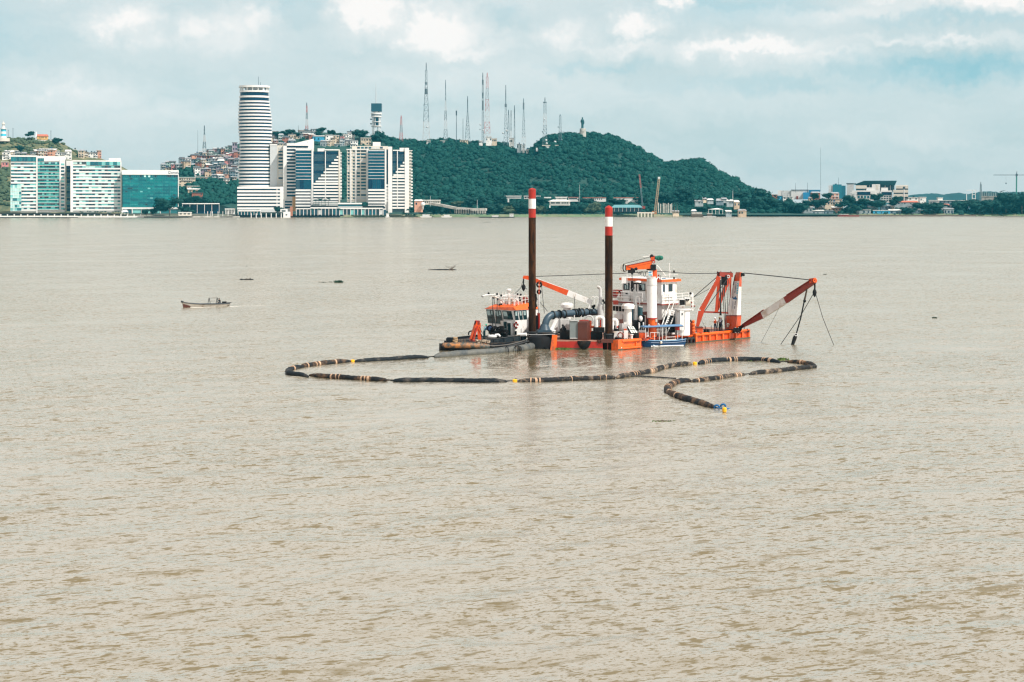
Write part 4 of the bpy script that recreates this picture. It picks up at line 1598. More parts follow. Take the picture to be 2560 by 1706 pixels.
WL = ['grey', 'grey', 'slate', 'pink', 'cream', 'white', 'brick red', 'salmon', 'pale green', 'mauve', 'tan', 'slate', 'grey']
RL = ['grey tin', 'grey tin', 'dark tin', 'pale tin', 'dark tin']
G2 = 'houses crowded on the slope left of the striped tower'
house_rows(hill2, [('crest row', 386, 514, 592), ('upper row', 396, 487, 592), ('second row', 404, 471, 592), ('third row', 411, 449, 592),
    ('fourth row', 418, 405, 592), ('fifth row', 425, 404, 480), ('fifth right row', 425, 516, 592), ('sixth row', 433, 484, 592),
    ('seventh row', 441, 487, 592), ('eighth row', 450, 530, 592), ('lowest row', 458, 556, 592)],
  'left of the striped tower', G2, 31, 9, 17, WL, RL)
# a few that stand out
s_ = 1880 / F

def special(label, hill, px0, px1, py1, py0, wall, roof, st, nw, rt='flat', seed=1, group=G2):
 p = hill.place((px0 + px1) / 2, py1)
 s = p.y / F
 return house(label, p, (px1 - px0) * s, 8, (py1 - py0) * s, wall, roof, st, nw, rt, -atan2(p.x, p.y), group, rseed=seed)

special('long cream three storey house with rows of small windows beside the emerald office', hill2, 448, 488, 467, 447, 'cream', 'pale tin', 3, 7, seed=4)
special('cream low house below the long cream house', hill2, 467, 498, 476, 467, 'cream', 'pale tin', 1, 4, seed=5)
special('tan house over a brick wall, lowest on the slope near the emerald office', hill2, 470, 502, 485, 476, 'tan', 'pale tin', 1, 3, 'shed', seed=6)
special('brick red house at the bottom of the slope between dark trees', hill2, 480, 507, 500, 484, 'brick red', 'dark tin', 2, 3, seed=7)
special('white house with green balcony strip above the long cream house', hill2, 484, 509, 439, 424, 'white', 'pale tin', 2, 5, seed=8)
special('tan wall like house right of the long cream house', hill2, 488, 520, 451, 445, 'tan', 'pale tin', 1, 2, seed=9)
special('white two storey house with dark windows low beside the striped tower', hill2, 559, 574, 460, 448, 'white', 'grey tin', 2, 2, seed=10)
special('long grey roofed house with pink columns on the crest left of the striped tower', hill2, 533, 572, 384, 373, 'pink', 'grey tin', 2, 4, 'shed', seed=11)
special('narrow white house standing tallest on the crest beside the striped tower', hill2, 570, 581, 380, 365, 'white', 'dark tin', 3, 2, seed=12)
special('tall mauve house touching the left edge of the striped tower', hill2, 581, 593, 390, 358, 'mauve', 'grey tin', 3, 2, seed=13)

G3 = 'houses on the hill between the tall towers'
house_rows(hill2, [('ridge row', 338, 745, 800), ('upper row', 349, 676, 780), ('second row', 357, 676, 740), ('lower row', 366, 676, 708)], 'right of the striped tower', G3, 77, 9, 18, ['grey', 'white', 'slate', 'cream', 'pale green', 'brick red'], RL)
house_rows(hill2, [('upper row', 352, 858, 880), ('lower row', 366, 800, 868)], 'above the stepped tower', G3, 78, 9, 16, ['cream', 'white', 'salmon', 'grey'], RL)
special('bright blue long house on the hill above the slate tower', hill2, 782, 811, 355, 342, 'blue', 'pale tin', 1, 3, 'shed', 21, G3)
special('white three storey house with black window strips right of the blue house', hill2, 814, 832, 360, 339, 'white', 'pale tin', 3, 2, 'flat', 22, G3)
special('cream three storey house joined right of the white strip windowed house', hill2, 832, 848, 360, 340, 'cream', 'pale tin', 3, 2, 'flat', 23, G3)
special('narrow pink tower house above the gap between towers', hill2, 851, 861, 365, 342, 'pink', 'grey tin', 2, 1, 'flat', 24, G3)
special('small white house with stair turret above the cream flats', hill2, 876, 895, 370, 353, 'white', 'grey tin', 2, 3, 'flat', 25, G3)
special('cream corner house with square windows above the cream flats', hill2, 902, 928, 364, 346, 'cream', 'pale tin', 2, 4, 'flat', 26, G3)
special('flat grey hall on the ridge behind the blue house', hill2, 748, 790, 340, 330, 'grey', 'grey tin', 1, 6, 'flat', 27, G3)
special('grey block on the ridge left of the water tower', hill2, 868, 888, 342, 330, 'grey', 'grey tin', 1, 3, 'flat', 28, G3)
special('small pale house nestled under the striped mast trees', hill2, 721, 740, 347, 337, 'cream', 'grey tin', 1, 3, 'flat', 29, G3)
for i, (px_, py_, w_, h_, l_) in enumerate(((700, 346, 34, 18, 'broad dark tree on the ridge right of the striped tower'), (724, 340, 26, 16, 'taller dark tree on the ridge beside the first slope house'), (742, 343, 24, 12, 'low dark tree on the ridge left of the grey hall'),
          (805, 336, 24, 16, 'domed dark tree on the ridge behind the blue house'), (823, 338, 12, 12, 'small tree on the ridge above the white strip windowed house'), (834, 340, 16, 14, 'rounded tree on the ridge above the cream joined house'),
          (900, 350, 36, 25, 'large dark tree on the ridge left of the water tower'), (848, 345, 14, 12, 'small bushy tree between ridge hall and water tower'), (944, 368, 30, 40, 'dark tree covering the legs of the water tower'), (796, 345, 14, 16, 'dark tree against the pale end wall on the ridge'))):
 p = hill2.place(px_, py_)
 tree(l_, px_, py_, w_, h_, p.y - 4, group='trees on the ridge between the towers', trunk_frac=.12)

G1 = 'houses below the left hilltop'
house_rows(hill1, [('roof row', 392, 15, 62), ('back row', 394, 66, 140), ('front row', 400, 95, 176)], 'above the slab roofs at left', G1, 55, 10, 19, ['white', 'cream', 'salmon', 'grey', 'white'], ['pale tin', 'grey tin', 'tinlt' if False else 'pale tin'])
house_rows(hill1, [('end row', 396, 196, 250)], 'where the left hill runs out', G1, 56, 9, 14, ['white', 'cream', 'salmon', 'white'], ['grey tin', 'pale tin', 'dark tin'])
special('white house with three stacked windows at the left edge beside the slab', hill1, 6, 26, 401, 383, 'white', 'pale tin', 3, 2, 'flat', 61, G1)
special('pink house with red balcony below the white house at the left edge', hill1, 4, 21, 426, 408, 'pink', 'pale tin', 2, 2, 'flat', 62, G1)
special('grey flat roofed house with white side in the middle of the left hill foot', hill1, 104, 136, 392, 382, 'slate', 'grey tin', 1, 3, 'flat', 63, G1)
special('tiny white house alone on the right shoulder of the left hill', hill1, 181, 191, 380, 375, 'white', 'pale tin', 1, 1, 'flat', 64, G1)

# ---- water tower on the ridge
WYd = 2010
wt = thing('water_tower', 'water tower with dark square tank over white ring platforms', 'water tower', P(941, 345, WYd))

def wtp(name, x0, y0, x1, y1, mat, d=9.0):
 a, b = P(x0, y1, WYd), P(x1, y0, WYd)
 mk(name, MB().box((a + b) / 2 + Vector((0, 4, 0)), (b.x - a.x, d, b.z - a.z)), mat, wt)

def wtr(name, c, r_, y0, y1, mat):
 k = WYd / F
 mk(name, MB().lathe(P(c, y1, WYd) + Vector((0, 4, 0)), [(r_ * k, 0), (r_ * k, (y1 - y0) * k)], 20), mat, wt, smooth=40)

wtp('tank', 928, 259, 953.5, 279, M('blue_tank', (.008, .06, .09), .5), 11)
wtr('neck', 941, 8, 279, 282, greyw)
wtr('ring_platform', 940, 13.8, 282, 286.5, white2)
wtr('ring_glass', 940, 12.6, 286.5, 289.5, tealgl)
wtr('ring_platform', 940, 13.4, 289.5, 293, white2)
wtr('core', 940, 6.0, 293, 318, tealgl)
wtr('ring_platform', 940, 11.5, 304, 305.6, white2)
wtr('ring_platform', 940, 13.0, 314.5, 316.6, white2)
for k in range(6):
 a_ = k * pi / 3 + .3
 c_ = P(940, 300, WYd) + Vector((cos(a_) * 5, 4 + sin(a_) * 5, 0))
 mk('column', MB().tube([Vector((c_.x, c_.y, P(0, 345, WYd).z)), Vector((c_.x, c_.y, P(0, 293, WYd).z))], .42, 7), white2, wt)
for py_ in (298.5, 310):
 mk('dish', MB().lathe(P(928.5, py_, WYd - 3), [(1.3, -.8), (1.7, 0), (1.3, .8)], 12), steeld, wt)
mk('mast', MB().tube([P(940, 260, WYd + 4), P(940, 240, WYd + 4), P(939.5, 208, WYd + 4)], [.6, .5, .15], 6), steelw, wt)

# ---- antenna masts

def mast(label, px, top, base, wb, wt_, Y, mats, spire=0, smat=None, n=9, dishes=(), bulge=None, leg=.17, group='antenna masts along the wooded ridge', legs=4):
 """lattice mast: legs and cross bracing in stacked sections; spire: length in rows of the solid tip"""
 k = Y / F
 p0 = P(px, base, Y)
 t = thing('antenna_mast', label, 'antenna mast', p0, 0, group)
 H = (base - top - spire) * k
 wB, wT = wb * k, wt_ * k
 secs = max(2, len(mats))
 pps = max(1, n // secs)
 for s in range(secs):
  mb = MB()
  for q in range(pps):
   f0 = (s * pps + q) / (secs * pps)
   f1 = (s * pps + q + 1) / (secs * pps)
   h0, h1 = (wB + (wT - wB) * min(1, f0 * 1.15)) , (wB + (wT - wB) * min(1, f1 * 1.15))
   c0 = [Vector((p0.x + sx * h0, p0.y + sy * h0, p0.z - 3 * (f0 == 0) + H * f0)) for sx, sy in ((-1, -1), (1, -1), (1, 1), (-1, 1))]
   c1 = [Vector((p0.x + sx * h1, p0.y + sy * h1, p0.z + H * f1)) for sx, sy in ((-1, -1), (1, -1), (1, 1), (-1, 1))]
   for i in range(4):
    j = (i + 1) % 4
    mb.beam(c0[i], c1[i], leg * 2)
    mb.beam(c0[i], c1[j], leg * 1.05)
    mb.beam(c0[j], c1[i], leg * 1.05)
    mb.beam(c1[i], c1[j], leg * 1.2)
  mk('lattice_section', mb, mats[s % len(mats)], t)
 if spire:
  mk('spire', MB().tube([P(px, top + spire + 1, Y), P(px, top + spire * .5, Y), P(px, top, Y)], [.45, .55, .35], 7), smat or steeld, t)
 if bulge:
  for b0, b1, bw in bulge:
   mk('antenna_array', MB().lathe(P(px, b1, Y), [(bw * k, 0), (bw * k, (b1 - b0) * k)], 8), steelg, t)
 for dx, dy_, r_ in dishes:
  mk('dish', MB().lathe(P(px + dx, dy_, Y - wB - .6), [(.2 * k, -r_ * k), (r_ * .8 * k, -r_ * .6 * k), (r_ * k, 0), (r_ * .8 * k, r_ * .6 * k), (.2 * k, r_ * k)], 12), steelw if r_ > 2 else steelg, t)
 return t

def pole(label, px, top, base, Y, thick=.3, tip=0, group='antenna masts along the wooded ridge', mat=None):
 t = thing('antenna_pole', label, 'antenna mast', P(px, base, Y), 0, group)
 mk('pole', MB().tube([P(px, base + 4, Y), P(px, (top + base) / 2, Y), P(px, top + tip, Y)], [thick * 1.1, thick, thick * .7], 6), mat or steeld, t)
 if tip:
  mk('tip', MB().tube([P(px, top + tip, Y), P(px, top, Y)], thick * 2, 7), steeld, t)
 return t

RY = 2040
sg, sd_, sr, sw = steelg, steeld, steelr, steelw
mast('tallest lattice mast with black tip, leftmost of the main ridge group', 1065.5, 157, 348, 8.5, 2.2, RY, [sw, sg, sg, sg], 19, sd_, 14, ((2, 318, 2.2), (-5.5, 263, 1.6)), [(206, 212, 3.4), (222, 236, 3.2)])
mast('slender pale mast with dark stripes right of the tallest mast', 1114, 200, 348, 4.6, .8, RY, [sg, sw, sd_, sw, sg], 30, sg, 12)
pole('short pole with thick black head between slender mast and stub pole', 1141, 277, 355, RY, .42, 12)
pole('stub pole without head right of the black headed pole', 1157.5, 297, 354, RY, .36)
mast('thin needle mast on a spreading lattice foot, left of the twin masts', 1169, 241, 353, 6.5, .8, RY, [sg, sd_, sd_], 24, sd_, 10)
mast('dark left mast of the twin pair carrying dishes on its left', 1207, 182, 362, 2.4, 1.6, RY - 10, [sd_, sd_, sg, sd_], 18, sd_, 16, ((-6, 312, 2.4), (-7, 324, 1.6), (1, 326, 2.4)), [(200, 212, 1.9), (232, 246, 2.0), (252, 276, 2.1)])
mast('red and white right mast of the twin pair', 1218, 182, 362, 8.5, 2.6, RY - 5, [sw, sr, sw, sr, sg, sr], 11, sr, 15)
mast('lattice mast with very long black spire, left of the short cluster', 1264.5, 213, 368, 5.5, 2.0, RY - 20, [sg, sg, sg], 50, sd_, 10, ((2, 327, 2.8), (-7, 333, 2.4)), [(260, 268, 2.8)])
mast('short dark tipped mast just right of the long black spire', 1271.5, 275, 362, 3.0, 1.2, RY, [sg, sd_], 12, sd_, 7)
mast('shortest pale mast in the cluster beside the long black spire', 1277.6, 276, 360, 2.6, .6, RY, [sw, sg], 20, sd_, 6)
mast('dark narrow mast at the right of the short cluster', 1286.3, 264, 362, 1.6, .9, RY, [sd_, sg, sd_], 30, sd_, 9)
mast('pale mast with broad lattice foot standing alone before the hill saddle', 1309, 246, 372, 5.2, .9, RY - 30, [sw, sg, sg, sg], 12, sg, 12, ((3, 302, 1.2),), [(257, 274, 2.0)])
mast('stout lattice mast with crow nest platform above the white transmitter house', 1362.4, 244, 372, 5.6, 3.0, RY - 40, [sg, sg, sw, sg], 12, sd_, 12, ((-1, 299, 2.4), (3, 351, 3.0), (4.5, 359, 2.8), (-6, 330, 1.8)), [(255, 258, 4.4)])
mast('blunt open mast hung with dishes left of the hilltop statue', 1400.5, 286, 378, 4.2, 2.2, RY - 35, [sg, sg, sg], 4, sg, 11, ((-13, 356, 3.8), (4, 350, 1.8), (-5, 318, 1.6)))
mast('red and white mast behind the grey hall left of the water tower', 767, 257, 332, 3.4, 1.2, 2000, [sr, sw, sg, sr], 8, sd_, 10, (), None, .17, 'antenna masts behind the shore towers')
mast('dull red mast between the water tower and the ridge group', 1003, 289, 352, 4.4, 1.6, 2020, [sr, sg, sr], 5, sr, 10, (), None, .17, 'antenna masts behind the shore towers')
mast('tall grey mast over the crowded hillside left of the striped tower', 511, 314, 388, 4.8, .9, 1930, [sw, sg, sw, sg], 8, sd_, 10, (), None, .17, 'antenna masts behind the shore towers')
pole('hair thin mast left of the tall grey hillside mast', 494.5, 326, 385, 1930, .2, 0, 'antenna masts behind the shore towers', sg)
pole('hair thin pole on the ridge left of the red and white hall mast', 746, 314, 334, 2000, .2, 0, 'antenna masts behind the shore towers')
pole('very tall hair thin mast behind the blue hall on the right bank', 2051.7, 370, 475, 2000, .2, 0, 'antenna masts over the right bank', sg)
mast('grey lattice mast near the portal frame on the right bank', 2452, 455, 500, 2.4, 1.4, 2050, [sg, sg], 6, sg, 8, (), None, .15, 'antenna masts over the right bank')
for i, (px_, a_, b_, l_) in enumerate(((1988.5, 458, 478, 'left lightning pole on the white hall roof'), (2018.5, 457, 478, 'right lightning pole on the white hall roof'), (2096, 444, 464, 'thin pole on the teal tower block roof'))):
 pole(l_, px_, a_, b_, 1895, .18, 0, 'antenna masts over the right bank')

# ridge huts
for i, (px_, py_, w_, h_, l_) in enumerate(((1071, 358, 9, 7, 'white hut under the tallest mast'), (1106, 362, 12, 9, 'pale hut among trees below the slender mast'), (1160, 356, 20, 5, 'long pale hut row under the needle mast'), (1202, 360, 9, 7, 'white hut left of the twin masts'),
           (1222, 355, 14, 12, 'tallest white hut under the twin masts'), (1236, 357, 12, 10, 'stacked white hut right of the twin masts'), (1279, 360, 12, 14, 'gridded white hut under the short mast cluster'), (1298, 373, 11, 12, 'grey box hut at the hill saddle'), (1309, 374, 6, 11, 'red and white hut under the lone pale mast'), (1322, 382, 13, 8, 'low pale hut right of the saddle'))):
 Y_ = 2020
 house(l_, P(px_, py_, Y_), w_ * Y_ / F, 5, h_ * Y_ / F, rng.choice(['white', 'grey', 'white', 'cream']), 'pale tin', 1, 3, 'flat', 0, 'transmitter huts on the wooded ridge', 'hut', 'hut', i, 5)
B = Bld('transmitter_house', 'white two storey transmitter house under the stout mast left of the statue', 'building', 1340, 1410, 1990)
B.box('wall', white2, 1340, 370, 1364, 379, 2, 10)
B.box('wall', white2, 1364, 364.5, 1400, 386, 0, 10)
B.box('roof', cream, 1355, 363, 1398, 365, -.5, 10.5)
for x_, y_ in ((1377, 368.5), (1382.5, 368.5), (1377, 374.5), (1382.5, 374.5)):
 B.box('window', glassd, x_, y_, x_ + 4.6, y_ + 4, -.1, .3)
B.box('window', glassd, 1352, 373, 1362, 376, 1.9, 2.3)
mk('dish', MB().ball((B.xz(1411, 381)[0], -1, B.xz(1411, 381)[1]), 2.4), white2, B.t, local=True)

# hilltop statue
SY = 2035
st = thing('statue', 'dark robed statue on a pale round pedestal at the hilltop', 'statue', P(1457.5, 342, SY))
k = SY / F
mk('pedestal', MB().lathe(P(1457, 343, SY), [(8.6 * k, 0), (8.2 * k, 10 * k), (7.6 * k, 21 * k), (6.8 * k, 21.5 * k)], 20), conc, st, smooth=40)
c_ = P(1456, 322, SY)
vb = MB()
prof = [(3.1, 0), (2.9, 6), (3.0, 12), (3.5, 17), (3.9, 20.5), (3.5, 22.5), (1.6, 23.8), (1.15, 24.4), (1.7, 25.4), (1.9, 26.6), (1.5, 27.9), (.3, 28.6)]
vb.lathe(c_, [(r_ * k, z_ * k) for r_, z_ in prof], 14, 1, .8)
vb.tube([c_ + Vector((-3.2, -.3, 20.5)) * k, c_ + Vector((-4.0, -1.5, 16)) * k, c_ + Vector((-3.2, -2.6, 18.5)) * k, c_ + Vector((-2.6, -2.8, 20)) * k], [1.0 * k, 1.0 * k, .7 * k, .4 * k], 7)
vb.tube([c_ + Vector((3.2, -.3, 20.5)) * k, c_ + Vector((4.1, -.8, 16)) * k, c_ + Vector((3.4, -1.6, 11)) * k], [1.0 * k, 1.0 * k, .8 * k], 7)
mk('figure', vb, M('bronze_patina', (.006, .06, .068), .6), st, smooth=60)
cube('terrace', conc, st, (-6, 1, .5), (12, 6, 3))

# ---- shore between the cluster and the right bank
B = Bld('school_hall', 'long white hall wing on the slope left of the red capped pole', 'building', 1262, 1304, 1790)
B.box('wall', white2, 1266, 491, 1303, 497, 0, 8)
B.box('roof', tinlt, 1261, 489.8, 1304, 491.5, -1, 9)
B.box('pier', white2, 1269, 496, 1273, 506, 0, 1)
B = Bld('school_hall', 'white arcaded wing behind the red capped pole', 'building', 1310, 1378, 1790)
B.box('wall', white2, 1310, 491, 1352, 498, 0, 8)
B.box('roof', tinlt, 1309, 489.8, 1352, 491.5, -1, 9)
for i in range(5):
 B.box('window', glassd, 1312 + i * 7, 492.5, 1316 + i * 7, 496, -.1, .3)
B.box('wing', white2, 1360, 493, 1378, 496, 3, 8)
B = Bld('pavilion', 'white two storey pavilion with hipped roof on the wooded shore', 'pavilion', 1370, 1428, 1745)
B.box('wall', white2, 1374, 504, 1425, 514, 0, 12)
x0, z0 = B.xz(1369.5, 504)
x1, z1 = B.xz(1428.5, 499)
mk('roof', MB().hexa([(x0, -2, z0), (x1, -2, z0), (x1, 14, z0), (x0, 14, z0)], [(x0 + 6, 4, z1), (x1 - 6, 4, z1), (x1 - 6, 8, z1), (x0 + 6, 8, z1)]), tinlt, B.t, local=True)
B.box('lantern_storey', white2, 1390, 493.5, 1417, 499.5, 3, 9)
B.box('lantern_roof', white2, 1388, 492.6, 1419, 494, 2, 10)
for i in range(8):
 B.box('window', glassd, 1391.5 + i * 3.2, 495.5, 1393.2 + i * 3.2, 498, 2.8, 3.1)
for a, b in ((1377, 1387), (1389, 1400), (1404, 1407), (1408.5, 1411.5), (1413, 1416), (1417.5, 1420.5)):
 B.box('window', glassd, a, 506, b, 509.5, -.1, .3)
B.box('side_post', white2, 1373.5, 510, 1376, 520, 0, 1)
for lab, a, b, c, d, nw in (('short white wing with slit windows right of the hipped pavilion', 1421, 1446, 493, 500.5, 8), ('long white wing with few windows above the green hall', 1457, 1515, 494, 501, 9), ('tall plain white wing behind the left crane', 1534, 1595.5, 493.8, 511, 3)):
 B = Bld('school_hall', lab, 'building', a, b, 1800)
 B.box('wall', white2, a, c + 1, b, d + 4, 0, 8)
 B.box('roof', tile_m, a - .5, c, b + .5, c + 1.2, -.5, 8.5)
 for i in range(nw):
  x_ = a + (b - a) * (.08 + .8 * i / max(nw, 1) * (1 if nw > 4 else .6))
  B.box('window', glassd, x_, c + 2.5, x_ + 2.2, c + 5.8, -.1, .3)
B = Bld('green_hall', 'long hall with pale teal sheet roof among shore trees', 'hall', 1530, 1607, 1732)
B.box('wall', slategl, 1534, 518, 1603, 531, 1, 15)
x0, z0 = B.xz(1527, 519.5)
x1, z1 = B.xz(1607, 512.5)
mk('roof', MB().hexa([(x0, -2, z0), (x1, -2, z0), (x1, 16, z0), (x0, 16, z0)], [(x0 + 4, 7, z1), (x1 - 3, 7, z1), (x1 - 3, 9, z1), (x0 + 4, 9, z1)]), tealroof, B.t, local=True)
for i in range(7):
 B.box('post', white2, 1536 + i * 10, 519, 1537 + i * 10, 529, .2, .6)
# pink riverside house, water sphere, viaduct
house('pink riverside house right of the tower cluster', P(1046, 517, 1700), 8.5, 8, 6.0, 'salmon', 'pale tin', 1, 2, 'gable', 0, None, rseed=3)
t_ = thing('storage_tank', 'white round storage tank beside the pink riverside house', 'tank', P(1057, 520, 1697))
mk('tank', MB().ball(P(1057, 511, 1697), 2.2, 14, 9), white2, t_, smooth=60)
mk('stand', MB().tube([P(1057, 524, 1697), P(1057, 512, 1697)], 1.0, 8), conc, t_)
B = Bld('school_hall', 'low colonnaded hall on the slope right of the tower cluster', 'building', 1055, 1102, 1720)
B.box('wall', cream, 1055, 502, 1101, 512, 0, 7)
B.box('roof', tinlt, 1054, 500, 1102, 502.2, -.6, 7.5)
for i in range(9):
 B.box('window', glassd, 1058 + i * 4.7, 504, 1060.6 + i * 4.7, 507.5, -.1, .3)
vd = thing('viaduct', 'grey road viaduct with dark piers curving along the shore', 'bridge', P(1140, 520, 1690))
pts = [P(1075, 509, 1712), P(1105, 514, 1704), P(1140, 521, 1696), P(1180, 524, 1692), P(1216, 524, 1688)]
for a_, b_ in zip(pts[:-1], pts[1:]):
 mk('deck', MB().beam(a_, b_, 5, 2.6), conc, vd)
for i in range(14):
 px_ = 1138 + i * 6
 mk('pier', MB().beam(P(px_, 524, 1690), P(px_, 535, 1690), .9), black, vd)
mk('back_wall', MB().beam(P(1136, 529.5, 1698), P(1216, 529.5, 1694), .6, 4.0), conc, vd)
# piles and cranes of the building site
for i, (px_, a_) in enumerate(((1646, 507), (1651.5, 510), (1658, 508), (1662, 508.5), (1667, 510), (1671, 508), (1675.5, 511), (1679, 509))):
 t_ = thing('concrete_pile', 'tall concrete pile, %s from left in the row at the building site' % ORD[i], 'pile', P(px_, 532, 1705), 0, 'concrete piles at the building site')
 mk('shaft', MB().tube([P(px_, 533, 1705), P(px_, a_, 1705)], .55, 8), conc, t_)
t_ = thing('crawler_crane', 'red tipped crane boom leaning left behind the white wing', 'crane', P(1606, 520, 1735))
for a_, b_, m_ in (((1606.5, 517), (1602, 470), steelg), ((1602, 470), (1598.5, 436), steelr)):
 p, q = P(*a_, 1735), P(*b_, 1735)
 mb = MB()
 for dx in (-.55, .55):
  for dy in (-.55, .55):
   mb.beam(p + Vector((dx, dy, 0)), q + Vector((dx, dy, 0)), .28)
 for j in range(12):
  f0, f1 = j / 12, (j + 1) / 12
  mb.beam(p.lerp(q, f0) + Vector((-.55, -.55, 0)), p.lerp(q, f1) + Vector((.55, -.55, 0)), .2)
 mk('boom_section', mb, m_, t_)
mk('cab', MB().box(P(1608, 519, 1735), (4, 4, 3)), redbr, t_)
t_ = thing('piling_rig', 'tan lattice piling rig leaning right beside the concrete piles', 'crane', P(1638, 535, 1706))
p, q = P(1638, 532, 1706), P(1647.5, 447, 1706)
mb = MB()
for dx, dy in ((-.9, -.9), (.9, -.9), (.9, .9), (-.9, .9)):
 mb.beam(p + Vector((dx * 1.3, dy, 0)), q + Vector((dx, dy, 0)), .45)
for j in range(18):
 f0, f1 = j / 18, (j + 1) / 18
 mb.beam(p.lerp(q, f0) + Vector((-1, -.9, 0)), p.lerp(q, f1) + Vector((1, -.9, 0)), .3)
 mb.beam(p.lerp(q, f0) + Vector((1, -.9, 0)), p.lerp(q, f1) + Vector((-1, -.9, 0)), .3)
mk('leader', mb, M('tan_crane_paint', (.30, .22, .14), .6), t_)
mk('head', MB().box(q + Vector((0, 0, .8)), (2.4, 2.4, 2)), greyp, t_)
mk('cab', MB().box(P(1636, 532, 1708), (5, 4, 3.4)), M('site_orange', (.5, .2, .08), .6), t_)
B = Bld('timber_wharf', 'timber wharf wall with tan piles at the building site', 'wharf', 1592, 1636, 1698)
B.box('deck', cream, 1593, 531, 1636, 534, 0, 6)
for i in range(10):
 B.box('timber_pile', wood_m if i % 2 else cream, 1594 + i * 4.2, 534, 1596.5 + i * 4.2, 543, -.3, .5)
# shack cluster on the slope right of the rig
k_ = 0
for (px_, py_, w_, h_, wl, rf, l_) in ((1748, 511, 24, 9, 'grey', 'grey tin', 'wide grey shed with ragged roof right of the piles'), (1776, 505, 18, 6, 'grey', 'pale tin', 'pale roofed shed above the wide grey shed'), (1762, 502, 10, 5, 'cream', 'grey tin', 'tiny cream hut on top of the shed cluster'),
         (1800, 508, 22, 7, 'slate', 'grey tin', 'slate shed in the middle of the shed cluster'), (1825, 512, 20, 11, 'grey', 'pale tin', 'tall grey house at the right of the shed cluster'), (1842, 518, 16, 15, 'tan', 'pale tin', 'tan gabled house with pale roof slope at the cluster end'),
         (1811, 502, 14, 5, 'grey', 'grey tin', 'small grey hut under the lamp tower'), (1856, 538, 24, 13, 'tan', 'grey tin', 'tan boathouse with grey roof at the waterline'), (1822, 537, 16, 9, 'grey', 'pale tin', 'small grey boathouse left of the tan boathouse'),
         (1735, 533, 14, 6, 'grey', 'pale tin', 'low grey shed by the grass bank'), (1690, 536, 18, 8, 'cream', 'grey tin', 'cream colonnade hut right of the piles')):
 house(l_, P(px_, py_, 1745 if py_ < 525 else 1712), w_ * .36, 6, h_ * .36, wl, rf, 1, 3, 'gable' if k_ % 2 else 'shed', 0, 'sheds on the shore right of the piles', 'shed', 'shed', k_ + 90, 2.5)
 k_ += 1
canopy_stall('white curved roof canopy over the small dock', 1770, 1808, 521, 536, 1714, white2, 5, None, None, 'canopy', 'dock_canopy', 3)
pole('lamp tower with white head above the shed cluster', 1832, 474, 505, 1750, .25, 3, 'lamp towers at the right bank', greyp)
pole('white lamp pole beside the right slit windowed wing', 1449, 462, 503, 1790, .25, 0, 'lamp towers at the right bank', steelw)
pole('white flagpole beside the viaduct', 1193, 500, 527, 1690, .25, 0, 'lamp towers at the right bank', steelw)
pole('lamp pole over the colonnaded hall', 1076, 490, 512, 1705, .22, 0, 'lamp towers at the right bank', steelw)

def barge(label, px0, px1, py, h, mat, Y, house_at=None, hm=None, name='barge', cat='barge', group='craft moored along the far bank'):
 s = Y / F
 c = P((px0 + px1) / 2, py, Y)
 L_ = (px1 - px0) * s
 t = thing(name, label, cat, Vector((c.x, c.y, 0)), 0, group)
 hh = h * s
 mb = MB().hexa([(c.x - L_ / 2 + 1, c.y - 2, -.3), (c.x + L_ / 2 - 1, c.y - 2, -.3), (c.x + L_ / 2 - 1, c.y + 2, -.3), (c.x - L_ / 2 + 1, c.y + 2, -.3)],
    [(c.x - L_ / 2, c.y - 2.4, hh), (c.x + L_ / 2, c.y - 2.4, hh), (c.x + L_ / 2, c.y + 2.4, hh), (c.x - L_ / 2, c.y + 2.4, hh)])
 mk('hull', mb, mat, t)
 for (a, b, rise, m_) in house_at or ():
  p, q = P(a, py, Y), P(b, py, Y)
  mk('cabin', MB().box(((p.x + q.x) / 2, c.y, hh + rise * s / 2), (q.x - p.x, 2.6, rise * s)), m_, t)
  mk('cabin_roof', MB().box(((p.x + q.x) / 2, c.y, hh + rise * s + .15), (q.x - p.x + .8, 3.2, .3)), tinlt, t)
 return t

barge('flat dark barge with a white cabin at its right end', 1196, 1287, 546, 2.2, black, 1648, ((1274, 1284, 7, greyp), (1230, 1246, 3, white2)))
barge('moored grey river boat left of the dock canopy', 1727, 1757, 541, 8, wood_m, 1690, ((1730, 1754, 4, conc),))
barge('low white boat in front of the dock canopy', 1757, 1790, 541, 3, greyp, 1688, ((1768, 1780, 6, wood_m),))
barge('rust red barge lying under the pink block on the right bank', 2093, 2148, 541, 3, redbr, 1760, ((2098, 2120, 2, redbr),))
barge('small white moored boat by the tower cluster verge', 963, 974, 541, 3, white2, 1650, ((966, 972, 7, white2),))
barge('white launches in a row before the viaduct, nearest to the tower cluster', 1050, 1080, 535, 3, white2, 1672, ((1056, 1074, 4, greyp),), None, 'launch', 'boat')
barge('white launch with dark windows below the viaduct', 1103, 1130, 536, 3, white2, 1672, ((1110, 1124, 3, white2),), None, 'launch', 'boat')

